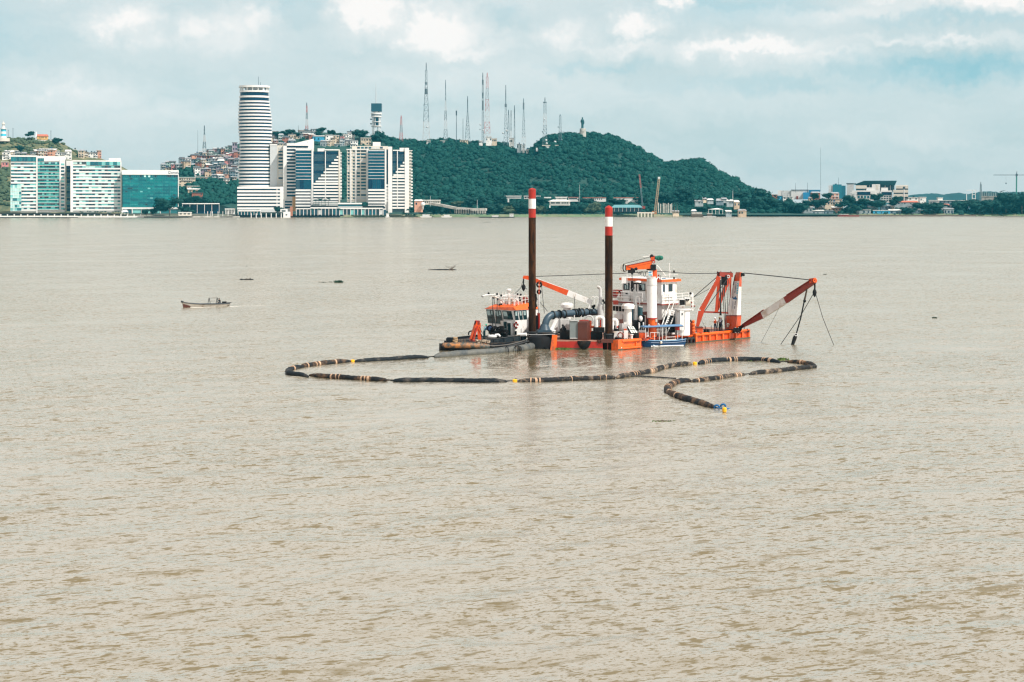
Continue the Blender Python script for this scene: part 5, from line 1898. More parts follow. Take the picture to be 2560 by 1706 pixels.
# shore trees, left to right
GT = 'trees along the middle shore'
for i, (px_, py_, w_, h_, ol, l_) in enumerate((
  (1030, 536, 26, 18, 0, 'leafy tree at the right foot of the tower cluster'), (1010, 537, 14, 10, 0, 'small tree at the cluster verge before the glass entrance'), (1070, 534, 34, 18, 0, 'low bushy tree under the colonnaded hall'), (1095, 531, 26, 18, 0, 'dark tree left of the viaduct deck'),
  (1125, 533, 30, 22, 0, 'dark tree against the left piers of the viaduct'), (1145, 520, 30, 16, 1, 'olive tree above the viaduct'), (1115, 508, 34, 14, 0, 'dark tree at the slope foot above the viaduct'), (1180, 516, 34, 20, 0, 'tree over the middle of the viaduct'), (1208, 514, 24, 22, 0, 'tree over the right end of the viaduct'),
  (1236, 540, 44, 30, 0, 'broad dark tree right of the viaduct'), (1262, 541, 46, 30, 1, 'broad olive tree below the left white wing'), (1290, 540, 40, 34, 0, 'dark tree left of the red capped pole'), (1252, 514, 30, 24, 0, 'tall tree at the viaduct right end below the slope'), (1320, 540, 50, 36, 0, 'dark tree behind the red capped pole'),
  (1352, 541, 44, 28, 1, 'olive tree right of the red capped pole'), (1345, 514, 40, 22, 0, 'dark tree under the arcaded wing'), (1385, 541, 40, 24, 0, 'dark tree below the hipped pavilion'), (1420, 540, 44, 32, 0, 'dark tree right of the hipped pavilion'), (1448, 541, 40, 30, 0, 'dark tree left of the shorter spud pole'),
  (1480, 541, 44, 36, 1, 'pale olive tree left of the shorter spud pole cap'), (1470, 515, 40, 20, 0, 'dark tree under the long white wing'), (1545, 541, 46, 26, 1, 'pale olive tree under the teal hall'), (1580, 542, 30, 20, 0, 'dark tree at the right end of the teal hall'), (1540, 514, 44, 16, 0, 'dark tree between the white wings'),
  (1600, 514, 34, 22, 0, 'dark tree between the crane and the teal hall'), (1618, 530, 28, 22, 0, 'dark tree left of the piling rig'), (1700, 525, 34, 28, 0, 'tall dark tree right of the concrete piles'), (1728, 528, 40, 32, 0, 'round tree behind the cream colonnade hut'), (1660, 514, 44, 30, 0, 'dark tree behind the concrete piles'),
  (1712, 506, 50, 36, 0, 'high dark tree on the slope right of the piles'), (1758, 533, 34, 18, 0, 'tree left of the dock canopy'), (1795, 520, 40, 20, 0, 'dark tree behind the dock canopy'), (1818, 527, 30, 18, 0, 'dark tree between canopy and boathouse'), (1880, 541, 56, 48, 0, 'large dark tree right of the tan boathouse'),
  (1912, 541, 60, 52, 0, 'largest dark tree at the right foot of the hill'), (1945, 541, 50, 40, 0, 'dark tree left of the white small block'), (1975, 541, 46, 36, 0, 'dark tree before the white small block'), (1895, 510, 56, 36, 0, 'dark tree where the hill meets the right bank'), (1850, 500, 40, 20, 0, 'dark tree above the tan gabled house'))):
 Y_ = shoreY(px_) + (20 if py_ > 530 else 50)
 tree(l_, px_, py_, w_, h_, Y_, None, bool(ol), GT, .14)
for i, (px_, l_) in enumerate(((1686, 'left palm of the pair right of the concrete piles'), (1693, 'right palm of the pair right of the concrete piles'))):
 palm(l_, px_, 533, 14, 26, 1708, 'palms at the building site')

# ---- right bank
it_ = []
r_ = np.random.default_rng(45)
for _ in range(420):
 px_ = r_.uniform(1040, 1950)
 dy_ = r_.uniform(28, 105)
 Y_ = shoreY(px_) + dy_
 it_.append(((px_ - CX) / F * Y_, Y_, 3.0 + dy_ * .05 + r_.uniform(0, 2.5), r_.uniform(2.0, 4.2), r_.uniform(0, .9)))
for a_, b_, n_, zt_ in ((1880, 2005, 150, 15), (2005, 2385, 130, 5), (2385, 2620, 230, 12)):
 for _ in range(n_):
  px_ = r_.uniform(a_, b_)
  dy_ = r_.uniform(12, 60)
  Y_ = shoreY(px_) + dy_
  it_.append(((px_ - CX) / F * Y_, Y_, 3.0 + r_.uniform(0, 1) ** 1.3 * zt_ * (.55 + .45 * sin(px_ * .09)), r_.uniform(2.0, 4.4), r_.uniform(0, .9)))
crowns('shore_woods', it_, fol_tree, 'dark woodland along the foot of the wooded hill and the right bank', True, LEAFY)
B = Bld('warehouse', 'long pale hall with dark ridge line on the right bank', 'hall', 1944, 2022, 1900)
B.box('wall', greyp, 1955, 477, 1980, 494, 0, 20)
B.box('end_wall', white2, 1944.5, 476.5, 1955, 492, .5, 20)
B.box('wall', white2, 1978, 475.6, 2021, 499, -1, 20)
B.box('roof', tindk, 1977, 474.6, 2021.6, 475.8, -1.6, 20)
cube('tent', redbr, B.t, (B.xz(1993, 494)[0], -2, B.xz(1993, 495)[1]), (2.2, 2, 4))
house('brick red flat box at the left end of the pale hall', P(1932, 496, 1890), 11, 8, 4.3, 'brick red', 'pale tin', 1, 2, 'flat', 0, 'blocks on the right bank')
house('white small block with two window rows before the pale hall', P(1970, 512, 1850), 11, 8, 9, 'white', 'pale tin', 3, 3, 'flat', 0, 'blocks on the right bank', rseed=2)
house('blue fronted shop beside the white small block', P(1951, 501, 1855), 5.5, 6, 5, 'blue', 'grey tin', 1, 2, 'flat', 0, 'blocks on the right bank', rseed=4)
B = Bld('blue_hall', 'two part blue hall with lower bright wing on the right bank', 'hall', 2008, 2051, 1885)
B.box('low_wing', M('bright_blue_sheet', (.02, .22, .42), .6, var=.1), 2008, 481.5, 2022.5, 499, 0, 14)
B.box('main_hall', M('deep_blue_sheet', (.01, .14, .27), .6, var=.1), 2021.5, 475, 2050.6, 500, .6, 16)
house('brick red house half hidden by a tree under the blue hall', P(2040, 500, 1860), 10, 8, 8, 'brick red', 'grey tin', 2, 2, 'gable', 0, 'blocks on the right bank', rseed=8)
B = Bld('tower_block', 'plain teal tower block with a pale left side on the right bank', 'tower block', 2071, 2115, 1900)
B.box('wall', M('teal_facade', (.01, .15, .20), .5, var=.08), 2082, 461.5, 2104, 499, 0, 14)
B.box('wall', M('teal_facade2', (.008, .11, .16), .5, var=.08), 2104, 464.5, 2114, 499, .4, 14)
B.box('side_wall', greyp, 2071.5, 464, 2082, 484, 1, 14)
B.box('roof_hut', steeld, 2087, 459.5, 2092, 461.5, 3, 8)
house('pinkish house with white gable before the teal tower block', P(2088, 499, 1870), 9, 7, 7, 'salmon', 'grey tin', 2, 2, 'gable', 0, 'blocks on the right bank', rseed=18)
# convention hall complex
B = Bld('convention_hall', 'huge hall with sloped dark teal roof behind white office fronts', 'hall', 2113, 2245, 1925)
x0, zb = B.xz(2134, 462)
xa, zt = B.xz(2160, 453)
x1, _ = B.xz(2242, 453)
x2, zc = B.xz(2237, 464)
mk('roof', MB().hexa([(x0, 0, zb), (x2, 0, zc), (x2, 40, zc), (x0, 40, zb)], [(xa, -4, zt), (x1, -4, zt), (x1, 40, zt + 1), (xa, 40, zt + 1)]), M('dark_teal_roof', (.025, .10, .125), .5, var=.1), B.t, local=True)
B.box('glass_wall', slategl, 2140, 462, 2236, 480, 3, 8)
for i in range(6):
 B.box('roof_strut', greyp, 2160 + i * 13, 463, 2161.6 + i * 13, 480, 2, 3)
B.box('end_tower', greyp, 2117, 459.5, 2134, 498, 0, 10)
B.box('end_tower_roof', steeld, 2115.5, 458.2, 2140, 459.6, -.5, 10)
B = Bld('white_office', 'white office front with a dark glass band under the sloped hall', 'office building', 2130, 2187, 1905)
B.box('body', white2, 2130, 476.5, 2187, 502, .6, 12)
B.box('glazing_band', bluegl, 2143, 480, 2176, 488, .2, .8)
B.box('upper_block', cream, 2139, 464, 2167, 472, 3, 10)
B.box('window_strip', glassd, 2141, 472.6, 2170, 474.8, 2.8, 3.2)
B.box('middle_block', white2, 2166, 469, 2180, 477, 2, 9)
B.box('portal', white2, 2180, 461, 2200, 488, 3, 9)
B.box('portal_logo', cream, 2190, 462.5, 2196, 474, 2.8, 3.2)
for i in range(5):
 B.box('window', [Td, glassd, Tm][i % 3], 2144 + i * 8, 490, 2149.5 + i * 8, 496, .3, .8)
for i in range(4):
 x0, z0 = B.xz(2125, 483 + i * 6.4)
 x1, z1 = B.xz(2142, 479 + i * 6.4)
 mk('stair_flight', MB().beam((x0, -1.5, z0), (x1, -1.5, z1 + .5), 1.6, 1.0), white2, B.t, local=True)
 mk('stair_flight', MB().beam((x0, -1.8, z0 - 1.2), (x1, -1.8, z0 - 1.4), 1.6, .8), greyp, B.t, local=True)
B = Bld('white_office', 'white office front with square windows right of the hall portal', 'office building', 2201, 2232, 1900)
B.box('body', white2, 2201.5, 476.5, 2231, 507, .6, 12)
B.box('glazing_band', bluegl, 2204, 480.5, 2229, 488, .2, .8)
B.box('roof_block', white2, 2203, 469.5, 2220, 477, 3, 10)
for j in range(3):
 for i in range(4):
  B.box('window', glassd, 2203 + i * 6.6, 490 + j * 5.2, 2207.5 + i * 6.6, 492.8 + j * 5.2, .3, .8)
B = Bld('parking_deck', 'white parking deck of three dark banded storeys', 'parking deck', 2233, 2271, 1895)
B.box('body', white2, 2240, 463, 2270, 473, 1, 12)
for i in range(3):
 B.box('spandrel', cream, 2233 + (6 if i == 0 else 0), 464.5 + i * 10.4, 2270.5, 471.8 + i * 10.4, 0, 12)
 B.box('dark_band', bluegl, 2234 + (6 if i == 0 else 0), 471.8 + i * 10.4, 2270, 474.9 + i * 10.4, .8, 11)
t_ = pole('grey monopole mast before the parking deck', 2260, 467, 512, 1880, .7, 5, 'lamp towers at the right bank', greyp)
house('long red roofed hall below the parking deck', P(2266, 513, 1868), 28, 9, 3.2, 'grey', 'red tiled', 1, 8, 'gable', 0, 'blocks on the right bank', rseed=41)
house('white box house right of the red roofed hall', P(2307, 505, 1872), 7, 7, 5.2, 'white', 'pale tin', 1, 2, 'flat', 0, 'blocks on the right bank', rseed=42)
B = Bld('arcade_house', 'white house with four dark arches on the right bank', 'house', 2321, 2349, 1862)
B.box('wall', white2, 2322, 502, 2348, 515, 0, 8)
B.box('roof', tinlt, 2321, 500.6, 2349, 502.3, -.6, 8.5)
for i in range(4):
 B.box('arch', glassd, 2324 + i * 4, 505, 2326.6 + i * 4, 510.5, -.1, .4)
house('small white house above the arched house', P(2351, 502, 1890), 5.4, 6, 3, 'white', 'pale tin', 1, 1, 'flat', 0, 'blocks on the right bank', rseed=43)
house('long white roofed market hall right of the arched house', P(2385, 509, 1880), 36, 10, 3.2, 'slate', 'pale tin', 1, 8, 'flat', 0, 'blocks on the right bank', rseed=44)
house('low brick house with red roof under the market hall', P(2362, 521, 1855), 11, 7, 3.5, 'grey', 'red tiled', 1, 3, 'gable', 0, 'blocks on the right bank', rseed=45)
house('grey two storey house right of the low brick house', P(2388, 527, 1850), 10, 7, 6, 'grey', 'grey tin', 2, 3, 'flat', 0, 'blocks on the right bank', rseed=46)
house('white hall wing behind the red roofed hall', P(2290, 501, 1900), 24, 7, 3, 'white', 'pale tin', 1, 7, 'flat', 0, 'blocks on the right bank', rseed=47)
house('tan longhouse under the blue hall among trees', P(2083, 507, 1865), 20, 8, 4, 'tan', 'grey tin', 1, 6, 'flat', 0, 'blocks on the right bank', rseed=48)
house('wide cream house with veranda below the tan longhouse', P(2085, 514, 1850), 21, 8, 4, 'cream', 'pale tin', 1, 7, 'flat', 0, 'blocks on the right bank', rseed=49)
house('tan small house under the blue hall left', P(2030, 504, 1860), 7, 6, 4, 'tan', 'grey tin', 1, 2, 'gable', 0, 'blocks on the right bank', rseed=50)
t_ = thing('portal_frame', 'white steel portal frame on the right bank', 'frame', P(2427, 502, 1885))
for px_ in (2416.5, 2430.5, 2438.5):
 mk('post', MB().beam(P(px_, 504, 1885), P(px_, 475.5 if px_ > 2420 else 486, 1885), .6), white2, t_)
mk('beam', MB().beam(P(2415.5, 475.8, 1885), P(2439.5, 475.8, 1885), .6), white2, t_)
mk('beam', MB().beam(P(2431, 486.8, 1885), P(2439, 486.8, 1885), .6), white2, t_)
mk('beam', MB().beam(P(2431, 497, 1885), P(2439, 497, 1885), .5), white2, t_)
B = Bld('unfinished_building', 'unfinished concrete building with bare columns on top', 'building', 2454, 2496, 1895)
B.box('wall', conc, 2454, 492, 2495, 503, 0, 12)
B.box('slab', conc, 2453, 490.6, 2496, 492.2, -.5, 12.5)
for i in range(15):
 B.box('column', [conc, brown][i % 2], 2455 + i * 2.8, 480 + (i * 5 % 4), 2456 + i * 2.8, 491, 1, 1.8)
tcY = 1960
t_ = thing('tower_crane', 'tower crane with green mast and pale jib at the right edge', 'crane', P(2542, 486, tcY))
mk('mast', MB().beam(P(2541, 490, tcY), P(2541.5, 440, tcY), 1.3), M('crane_green', (.02, .15, .12), .5), t_)
mk('cab', MB().box(P(2541.5, 438, tcY), (2, 2, 2.8)), steeld, t_)
mk('apex', MB().tube([P(2541.5, 437, tcY), P(2542.5, 428, tcY)], [.7, .2], 5), steeld, t_)
jb = MB()
for dz in (0, 1.4):
 jb.beam(P(2484, 439.5, tcY) + Vector((0, 0, dz)), P(2600, 439, tcY) + Vector((0, 0, dz)), .26)
for i in range(44):
 a_ = P(2484 + i * 2.6, 439.4, tcY)
 jb.beam(a_, P(2485.3 + i * 2.6, 439.4, tcY) + Vector((0, 0, 1.4)), .18)
mk("jib", jb, steelg, t_)
mk('hook_block', MB().box(P(2515, 459, tcY), (1, 1, 1.8)), steeld, t_)
mk('hoist_cable', MB().tube([P(2515, 459, tcY), P(2515, 440, tcY)], .06, 4), steeld, t_)
# shore shacks on the right
GS = 'stilt shacks at the right waterline'
for i, (px_, py_, w_, h_, wl, rf, l_) in enumerate((
  (2018, 532, 26, 12, 'grey', 'grey tin', 'grey shack at the left end of the right waterline'), (2014, 528, 23, 8, 'slate', 'grey tin', 'slate boxy upper house over the leftmost grey shack'), (2050, 528, 22, 9, 'tan', 'pale tin', 'tan boxy house second along the right waterline'), (2045, 538, 30, 10, 'grey', 'pale tin', 'grey shack below the tan boxy house'),
  (2070, 537, 26, 9, 'slate', 'grey tin', 'slate shack third along the right waterline'), (2092, 529, 22, 9, 'salmon', 'pale tin', 'pink and white two window block behind the rust red barge'), (2160, 536, 34, 11, 'grey', 'grey tin', 'wide grey shack right of the rust red barge'), (2183, 525, 22, 6, 'grey', 'pale tin', 'grey flat house above the wide grey shack'),
  (2215, 524, 24, 8, 'slate', 'grey tin', 'slate house left of the cream end house'), (2228, 525, 16, 9, 'cream', 'pale tin', 'cream end house on the right waterline'), (2204, 536, 42, 9, 'blue', 'pale tin', 'bluish long boathouse with white roof line'), (2242, 536, 36, 9, 'slate', 'pale tin', 'dark open boathouse with posts'),
  (2290, 533, 22, 9, 'slate', 'pale tin', 'slate shed right of the open boathouse'), (2372, 537, 24, 14, 'grey', 'grey tin', 'ragged grey shack near the market hall'), (2410, 530, 20, 10, 'white', 'pale tin', 'white cottage under the broad right tree'), (2278, 525, 12, 8, 'white', 'dark tin', 'tiny white hut above the slate shed'))):
 house(l_, P(px_, py_, shoreY(px_) + (12 if py_ > 531 else 30)), w_ * .455, 6, h_ * .455, wl, rf, 1, 3, ['flat', 'shed'][i % 2], 0, GS, 'shack', 'shack', 200 + i, 1.5)
wall_run('quay_wall', 'weathered timber revetment along the right waterline', 'quay', 2010, 2440, 537.5, 541.5, wood_m, -3.5, 1.2)
GR = 'trees on the right bank'
for i, (px_, py_, w_, h_, l_) in enumerate((
  (2003, 538, 40, 30, 'dark tree before the grey hall at right bank left end'), (2030, 522, 44, 22, 'dark tree right of the white small block'), (2055, 526, 44, 28, 'dark tree under the blue hall'), (2040, 502, 26, 18, 'tree with pale trunk before the brick red house'), (2068, 500, 28, 17, 'tree under the teal tower left side'),
  (2110, 525, 40, 24, 'tree behind the pink and white block'), (2126, 520, 40, 30, 'tall tree left of the stair flights'), (2140, 538, 36, 26, 'tree over the rust red barge right end'), (2168, 520, 50, 24, 'dark tree below the white office front'), (2195, 508, 34, 24, 'dark tree before the hall portal'),
  (2195, 524, 44, 22, 'dark tree behind the wide grey shack'), (2240, 520, 30, 22, 'round tree below the parking deck left end'), (2246, 508, 26, 16, 'tree tucked under the square windowed office'), (2275, 541, 30, 22, 'bush tree by the slate shed'), (2310, 530, 40, 24, 'dark tree under the white box house'), (2335, 534, 50, 24, 'broad dark tree under the arched house'),
  (2296, 526, 34, 16, 'dark tree right of the red roofed hall'), (2418, 530, 66, 30, 'broad umbrella tree under the portal frame'), (2450, 538, 60, 36, 'broad dark tree under the unfinished building'), (2480, 540, 50, 40, 'dark tree right of the broad umbrella tree'), (2515, 541, 70, 56, 'large open tree under the tower crane'),
  (2555, 541, 60, 60, 'tall dark tree at the right edge'), (2590, 541, 60, 62, 'dark tree cut by the right edge of the view'), (2262, 536, 20, 18, 'small dark tree before the open boathouse'), (2350, 520, 30, 14, 'low tree right of the arched house'))):
 tree(l_, px_, py_, w_, h_, shoreY(px_) + (8 if py_ > 533 else 26), None, False, GR, .2)
for i in range(26):
 px_ = [1050, 1500, 2470, 900][i % 4]
it_ = []
r_ = np.random.default_rng(44)
for a_, b_, n_, q_ in ((1000, 1600, 420, 1.2), (1600, 2010, 300, 1.2), (2010, 2400, 150, 1.0), (2380, 2620, 260, 2.0)):
 for _ in range(n_):
  px_ = r_.uniform(a_, b_)
  Y_ = shoreY(px_) + r_.uniform(4, 30)
  it_.append(((px_ - CX) / F * Y_, Y_, 2.4, r_.uniform(.5, 1.3) * q_, r_.uniform(.1, .9)))
crowns('bank_bushes', it_, fol_tree, 'low bushes lining the grassy far bank')

# ================================================================== DREDGER
# hull axes: u runs along the starboard side towards the bow, v across to port
HU, HV, HO = Vector((.74, .672, 0)), Vector((-.672, .74, 0)), Vector((12.7, 194.0, 0))
HYAW = atan2(HU.y, HU.x)

def uv(u, v, z=0.0):
 return HO + HU * u + HV * v + Vector((0, 0, z))

def u_at(px, v):
 a = (px - CX) / F
 return (a * (HO.y + HV.y * v) - HO.x - HV.x * v) / (HU.x - a * HU.y)

def D(px, py, v):
 p = uv(u_at(px, v), v)
 p.z = CH - (py - HY) / F * p.y
 return p

DK = 1.02     # deck level
dr = thing('dredger', 'orange and white cutter dredger with two tall striped spud poles', 'dredger', uv(8, 5, 0))

def dp(name, mb, mat, parent=None, **k):
 return mk(name, mb, mat, parent or dr, **k)

def dbox(name, mat, px0, px1, py0, py1, Y, dep=1.0, parent=None):
 """box facing the viewer whose front stands Y metres off"""
 a, b = P(px0, py1, Y), P(px1, py0, Y)
 return dp(name, MB().box(((a.x + b.x) / 2, Y + dep / 2, (a.z + b.z) / 2), (b.x - a.x, dep, b.z - a.z)), mat, parent)

def hbox(name, mat, u0, u1, v0, v1, z0, z1, parent=None):
 """box along the hull axes"""
 return dp(name, MB().box(uv((u0 + u1) / 2, (v0 + v1) / 2, (z0 + z1) / 2), (u1 - u0, v1 - v0, z1 - z0), HYAW), mat, parent)

def dcyl(name, mat, px, py0, py1, r_, Y, n=14, r1=None, parent=None):
 return dp(name, MB().tube([P(px, py1, Y), P(px, py0, Y)], [r_, r_ if r1 is None else r1], n), mat, parent, smooth=40)

# ---- hull and deck
A0 = P(1386, 874, 195.2)
A1 = P(1507, 874, 194.7)
N1, N2 = P(1508, 874, 196.6), P(1538, 874, 196.4)
A2 = P(1540, 874, 194.0)
C_ = uv(25.2, 0)
hull_pts = [A0, A1, N1, N2, A2, uv(4.2, 0), uv(4.3, 1.0), uv(14.2, 1.0), uv(14.4, .22), uv(25.0, .22), uv(25.2, .5), uv(25.2, 11), uv(1.5, 13.5), P(1385, 860, 204)]
hull = dp('hull', MB().prism([(p.x, p.y) for p in hull_pts], -1.2, DK - .06), redp)  # stern face's shade is in the colour: red where the side is orange
deck_pts = [A0, A1, N1, N2, A2, uv(4.2, 0), uv(4.3, .3), uv(14.2, .3), uv(14.4, .1), uv(25.2, .1), uv(25.2, 11), uv(1.5, 13.5), P(1385, 860, 204)]
dp('deck', MB().prism([(p.x, p.y) for p in deck_pts], DK - .06, DK), deckm)
# starboard pontoon: orange shoulder with rolled rails and rounded end
hbox('pontoon', orange2, .0, 4.0, -.12, .9, -.6, DK + .12)
for z_, r_ in ((DK + .02, .2), (.18, .16)):
 dp('pontoon_rail', MB().tube([uv(.6, -.2, z_), uv(4.0, -.2, z_)], r_, 10), orange2, smooth=50)
hbox('pontoon_post', orange2, -.08, .85, -.30, .2, -.6, DK + .22)
dp('pontoon_end', MB().tube([uv(4.0, .28, -.6), uv(4.0, .28, DK + .1)], .42, 12), orange2, smooth=50)
hbox('pontoon_rib', orange2, 3.1, 3.3, -.24, 0, 0, DK)
for z_ in (.05, .28):
 dp('draught_mark', MB().box(uv(.5, -.32, z_), (.12, .03, .14), HYAW), white)
# ribbed bow quarter
hbox('side_plate', orange, 14.4, 25.1, .1, .3, -.8, DK - .2)
dp('top_rail', MB().tube([uv(14.3, .02, DK + .02), uv(25.0, .02, DK + .02), uv(25.25, .3, DK)], .2, 9), orange2, smooth=50)
dp('bottom_rail', MB().beam(uv(14.4, .04, .04), uv(25.1, .04, .04), .2, .26), orange2)
for i in range(9):
 u_ = 14.5 + i * 1.31
 dp('hull_rib', MB().beam(uv(u_, .05, -.4), uv(u_, .05, DK), .30, .26, up=(HU.x, HU.y, 0)), orange2)
dp('bow_post', MB().tube([uv(25.15, .2, -.8), uv(25.15, .2, DK + .1)], .24, 10), orange2, smooth=50)
# set-back side between, with orange deck edge plates and slanted struts
dp('deck_edge', MB().beam(uv(4.3, .45, DK - .1), uv(14.4, .45, DK - .1), .3, .22), orange)
for i in range(7):
 dp('edge_plate', MB().box(uv(5.2 + i * 1.25, .3, DK + .03), (.8, .5, .16), HYAW), orange if i % 2 else redbr)
for u_ in (10.9, 12.4, 13.9):
 dp('slant_strut', MB().beam(uv(u_, .2, DK), uv(u_ + .15, .9, -.3), .5, .12, .12, .12), orange2)
for i in range(6):
 u_ = 10.4 + i * .72
 ty = dp('fender_tyre', MB().torus(uv(u_, .12, .25), HV, .40, .17, 18, 8), rubber, smooth=60)
 dp('tyre_rope', MB().tube([uv(u_, .1, .6), uv(u_, .25, DK)], .03, 5), rope_m, ty)
mud = M('waterline_mud', (.10, .07, .045), .9, var=.4, scale=2.5, dirt=(.05, .06, .03), dirt_amt=.5, dirt_scale=1.5)
for a, b, o_ in ((A0, A1, 0), (uv(-.1, -.33), uv(.86, -.33), 0), (uv(.86, -.15), uv(4.0, -.15), 0), (uv(14.4, -.08), uv(25.2, -.08), 0)):
 dp('mud_line', MB().beam(Vector((a.x, a.y - .02, .06)), Vector((b.x, b.y - .02, .06)), .03, .22), mud)
# stern: bright orange strip painting the hull's lit end face, dark swivel housing, pipe hang-off
dp('stern_strip', MB().beam(P(1387, 838, 195.0), P(1383, 875, 195.0), .62, .3, .72, .3, up=(0, 1, 0)), orange2)
dp('swivel_housing', MB().lathe(P(1352, 872, 197.6), [(1.7, -.6), (1.75, .9), (1.6, 1.5), (1.1, 1.75)], 22), black, smooth=35)
dp('stern_platform', MB().prism([(P(1310, 0, 198.2).x, 198.2), (P(1388, 0, 196.0).x, 196.0), (P(1400, 0, 198.5).x, 198.5), (P(1360, 0, 202.5).x, 202.5), (P(1312, 0, 201.8).x, 201.8)], 1.72, 1.88), dkgrey)
dp('platform_edge', MB().tube([P(1302, 836, 198.2), P(1345, 837.5, 196.9), P(1388, 836, 196.0)], .04, 6), greyp)
dp('white_fender_roll', MB().tube([P(1297, 837.5, 198.0), P(1316, 836.5, 197.6)], .22, 10), white, smooth=50)
# spud notch: gate bars, collar, keepers
for px_ in (1511, 1518, 1526, 1533):
 dbox('notch_bar', redbr if px_ in (1518, 1533) else black, px_, px_ + 2.2, 857, 878, 195.1, .15)
dp('notch_back', MB().box(P(1523, 866, 196.55), (1.5, .2, 1.6)), black)
dbox('spud_gate', brown, 1503, 1538, 849, 857.5, 194.45, .7)
dp('half_round_guard', MB().lathe(P(1460, 853, 194.75), [(.05, -1.05), (.55, -.8), (.8, -.3), (.82, 0)], 16, 1, .45), black, smooth=40)
dp('half_round_guard', MB().lathe(P(1499, 851, 194.7), [(.05, -.4), (.25, -.3), (.36, 0)], 12, 1, .5), brown, smooth=40)

# ---- spud poles

def spud(px, Y, r_, rows, zb):
 """rows: cap tip, cap, end of red, end of white, end of second red"""
 s = dp('spud_pole', MB().tube([P(px, HY, Y) * 1 + Vector((0, 0, zb - CH)), P(px, rows[4], Y)], r_, 24), rustm, smooth=40)
 for a, b, m_, nm in ((rows[1], rows[2], redp, 'red_band'), (rows[2], rows[3], white, 'white_band'), (rows[3], rows[4], redp, 'red_band')):
  dp(nm, MB().tube([P(px, b, Y), P(px, a, Y)], r_ * 1.004, 24), m_, s, smooth=40)
 for i in range(6):
  dp('weld_seam', MB().tube([P(px, rows[4] + 26 + i * 42, Y), P(px, rows[4] + 25 + i * 42, Y)], r_ + .012, 24), rustm, s, smooth=40)
 for i in range(5):
  dp('pin_hole', MB().ball(P(px + 3.5 - i % 2, rows[4] + 14 + i * 48, Y - r_ * .9), .07, 8, 6), black, s)
 dp('pole_cap', MB().lathe(P(px, rows[1], Y), [(r_, 0), (r_ * .8, .08), (.08, (rows[1] - rows[0]) * Y / F)], 20), redp, s, smooth=30)
 return s

s1 = spud(1330.5, 199.0, .452, (470.5, 474, 497.5, 522, 544.5), -4)
s2 = spud(1522, 195.6, .466, (514, 519.5, 542.5, 566.5, 589), -4)
dp('pole_collar', MB().tube([P(1330.5, 772, 199), P(1330.5, 767.5, 199)], .52, 20), rustm, s1, smooth=40)
dp('chain', MB().tube([P(1339.5, 735, 198.8), P(1341, 748, 198.8), P(1339, 758, 198.8), P(1341.5, 768, 198.8)], .10, 5), black, s1)
dp('pole_shoe', MB().tube([P(1522, 850, 195.6), P(1522, 836, 195.6)], .62, 18), black, smooth=40)
dp('pole_shoe_ring', MB().torus(P(1522, 836, 195.6), (0, 0, 1), .58, .1), dkgrey, smooth=50)
for px_ in (1513, 1531):
 dp('pole_keeper', MB().tube([P(px_, 850, 195.2), P(px_ + (2 if px_ > 1520 else -2), 832, 195.2)], .14, 7), black)

# ---- discharge pipe
pipe_pts = smooth_path([P(1363, 833, 198.6), P(1363, 815, 198.6), P(1366, 802, 198.7), P(1373, 792, 199.0), P(1384, 787.5, 199.5), P(1402, 786, 200.4), P(1434, 783.5, 201.6), P(1462, 781.8, 202.6), P(1494, 780.2, 203.8)], 5)
pipe = dp('discharge_pipe', MB().tube(pipe_pts, .44, 18), bluegrey, smooth=50)
dp('bell_mouth', MB().lathe(P(1361.5, 826, 198.6), [(.78, 0), (.62, .35), (.46, .75)], 18), bluegrey, pipe, smooth=40)
dbox('bell_base', bluegrey, 1344, 1379, 826, 835, 197.8, 1.5)
for i_, (px_, py_, Y_) in enumerate(((1382, 788.2, 199.4), (1398, 786.3, 200.2), (1411, 785.4, 200.75), (1435, 783.5, 201.65), (1441, 783, 201.9), (1447, 782.6, 202.1), (1456, 782, 202.4), (1468, 781.5, 202.9))):
 a = P(px_, py_, Y_)
 d_ = (P(px_ + 3, py_ - .25, Y_ + .11) - a).normalized()
 dp('pipe_flange', MB().tube([a - d_ * .06, a + d_ * .06], .56, 18), black if i_ % 2 else dkgrey, pipe, smooth=40)
for px_, Y_ in ((1399, 200.3), (1436, 201.5), (1453, 202.2)):
 dbox('pipe_support', white, px_ - 1.2, px_ + 1.2, 788, 834, Y_ - .3, .2)
dp('valve_stem', MB().tube([P(1448, 790, 201.4), P(1448.5, 773, 201.4)], .06, 6), black)
dp('valve_cap', MB().ball(P(1448.5, 772.5, 201.4), .13), black)
dp('pipe_brace', MB().beam(P(1377, 829, 198.4), P(1391, 800, 199.6), .35, .2), white)

# ---- stern deck gear
dbox('grey_cabinet', greybox, 1424.5, 1444.5, 802, 847, 196.2, 1.2)
dp('cabinet_frame', MB().beam(P(1425, 802, 196.15), P(1444.5, 802, 196.15), .09), greyp)
dp('cabinet_frame', MB().beam(P(1425, 846, 196.15), P(1444.5, 846, 196.15), .09), greyp)
bt = MB().hexa([P(1444.5, 851, 196.0), P(1468, 851, 195.7), P(1476, 851, 196.9), P(1452, 851, 197.6)], [P(1444.5, 806, 196.0), P(1468, 806, 195.7), P(1476, 801, 196.9), P(1452, 801, 197.6)])
dp('brown_tank', bt, brown)
dp('tank_edge_strip', MB().beam(P(1475.8, 851, 196.8), P(1475.8, 802, 196.8), .16, .3), orange)
dp('tank_lid', MB().hexa([P(1447, 803, 196.6), P(1470, 803, 196.3), P(1473, 801.4, 196.9), P(1452, 801.4, 197.3)], [P(1449, 800.5, 196.8), P(1468, 800.5, 196.5), P(1471, 799.5, 196.9), P(1454, 799.5, 197.2)]), redbr)
dbox('engine_block', black, 1400, 1424, 827, 849, 197.0, 1.6)
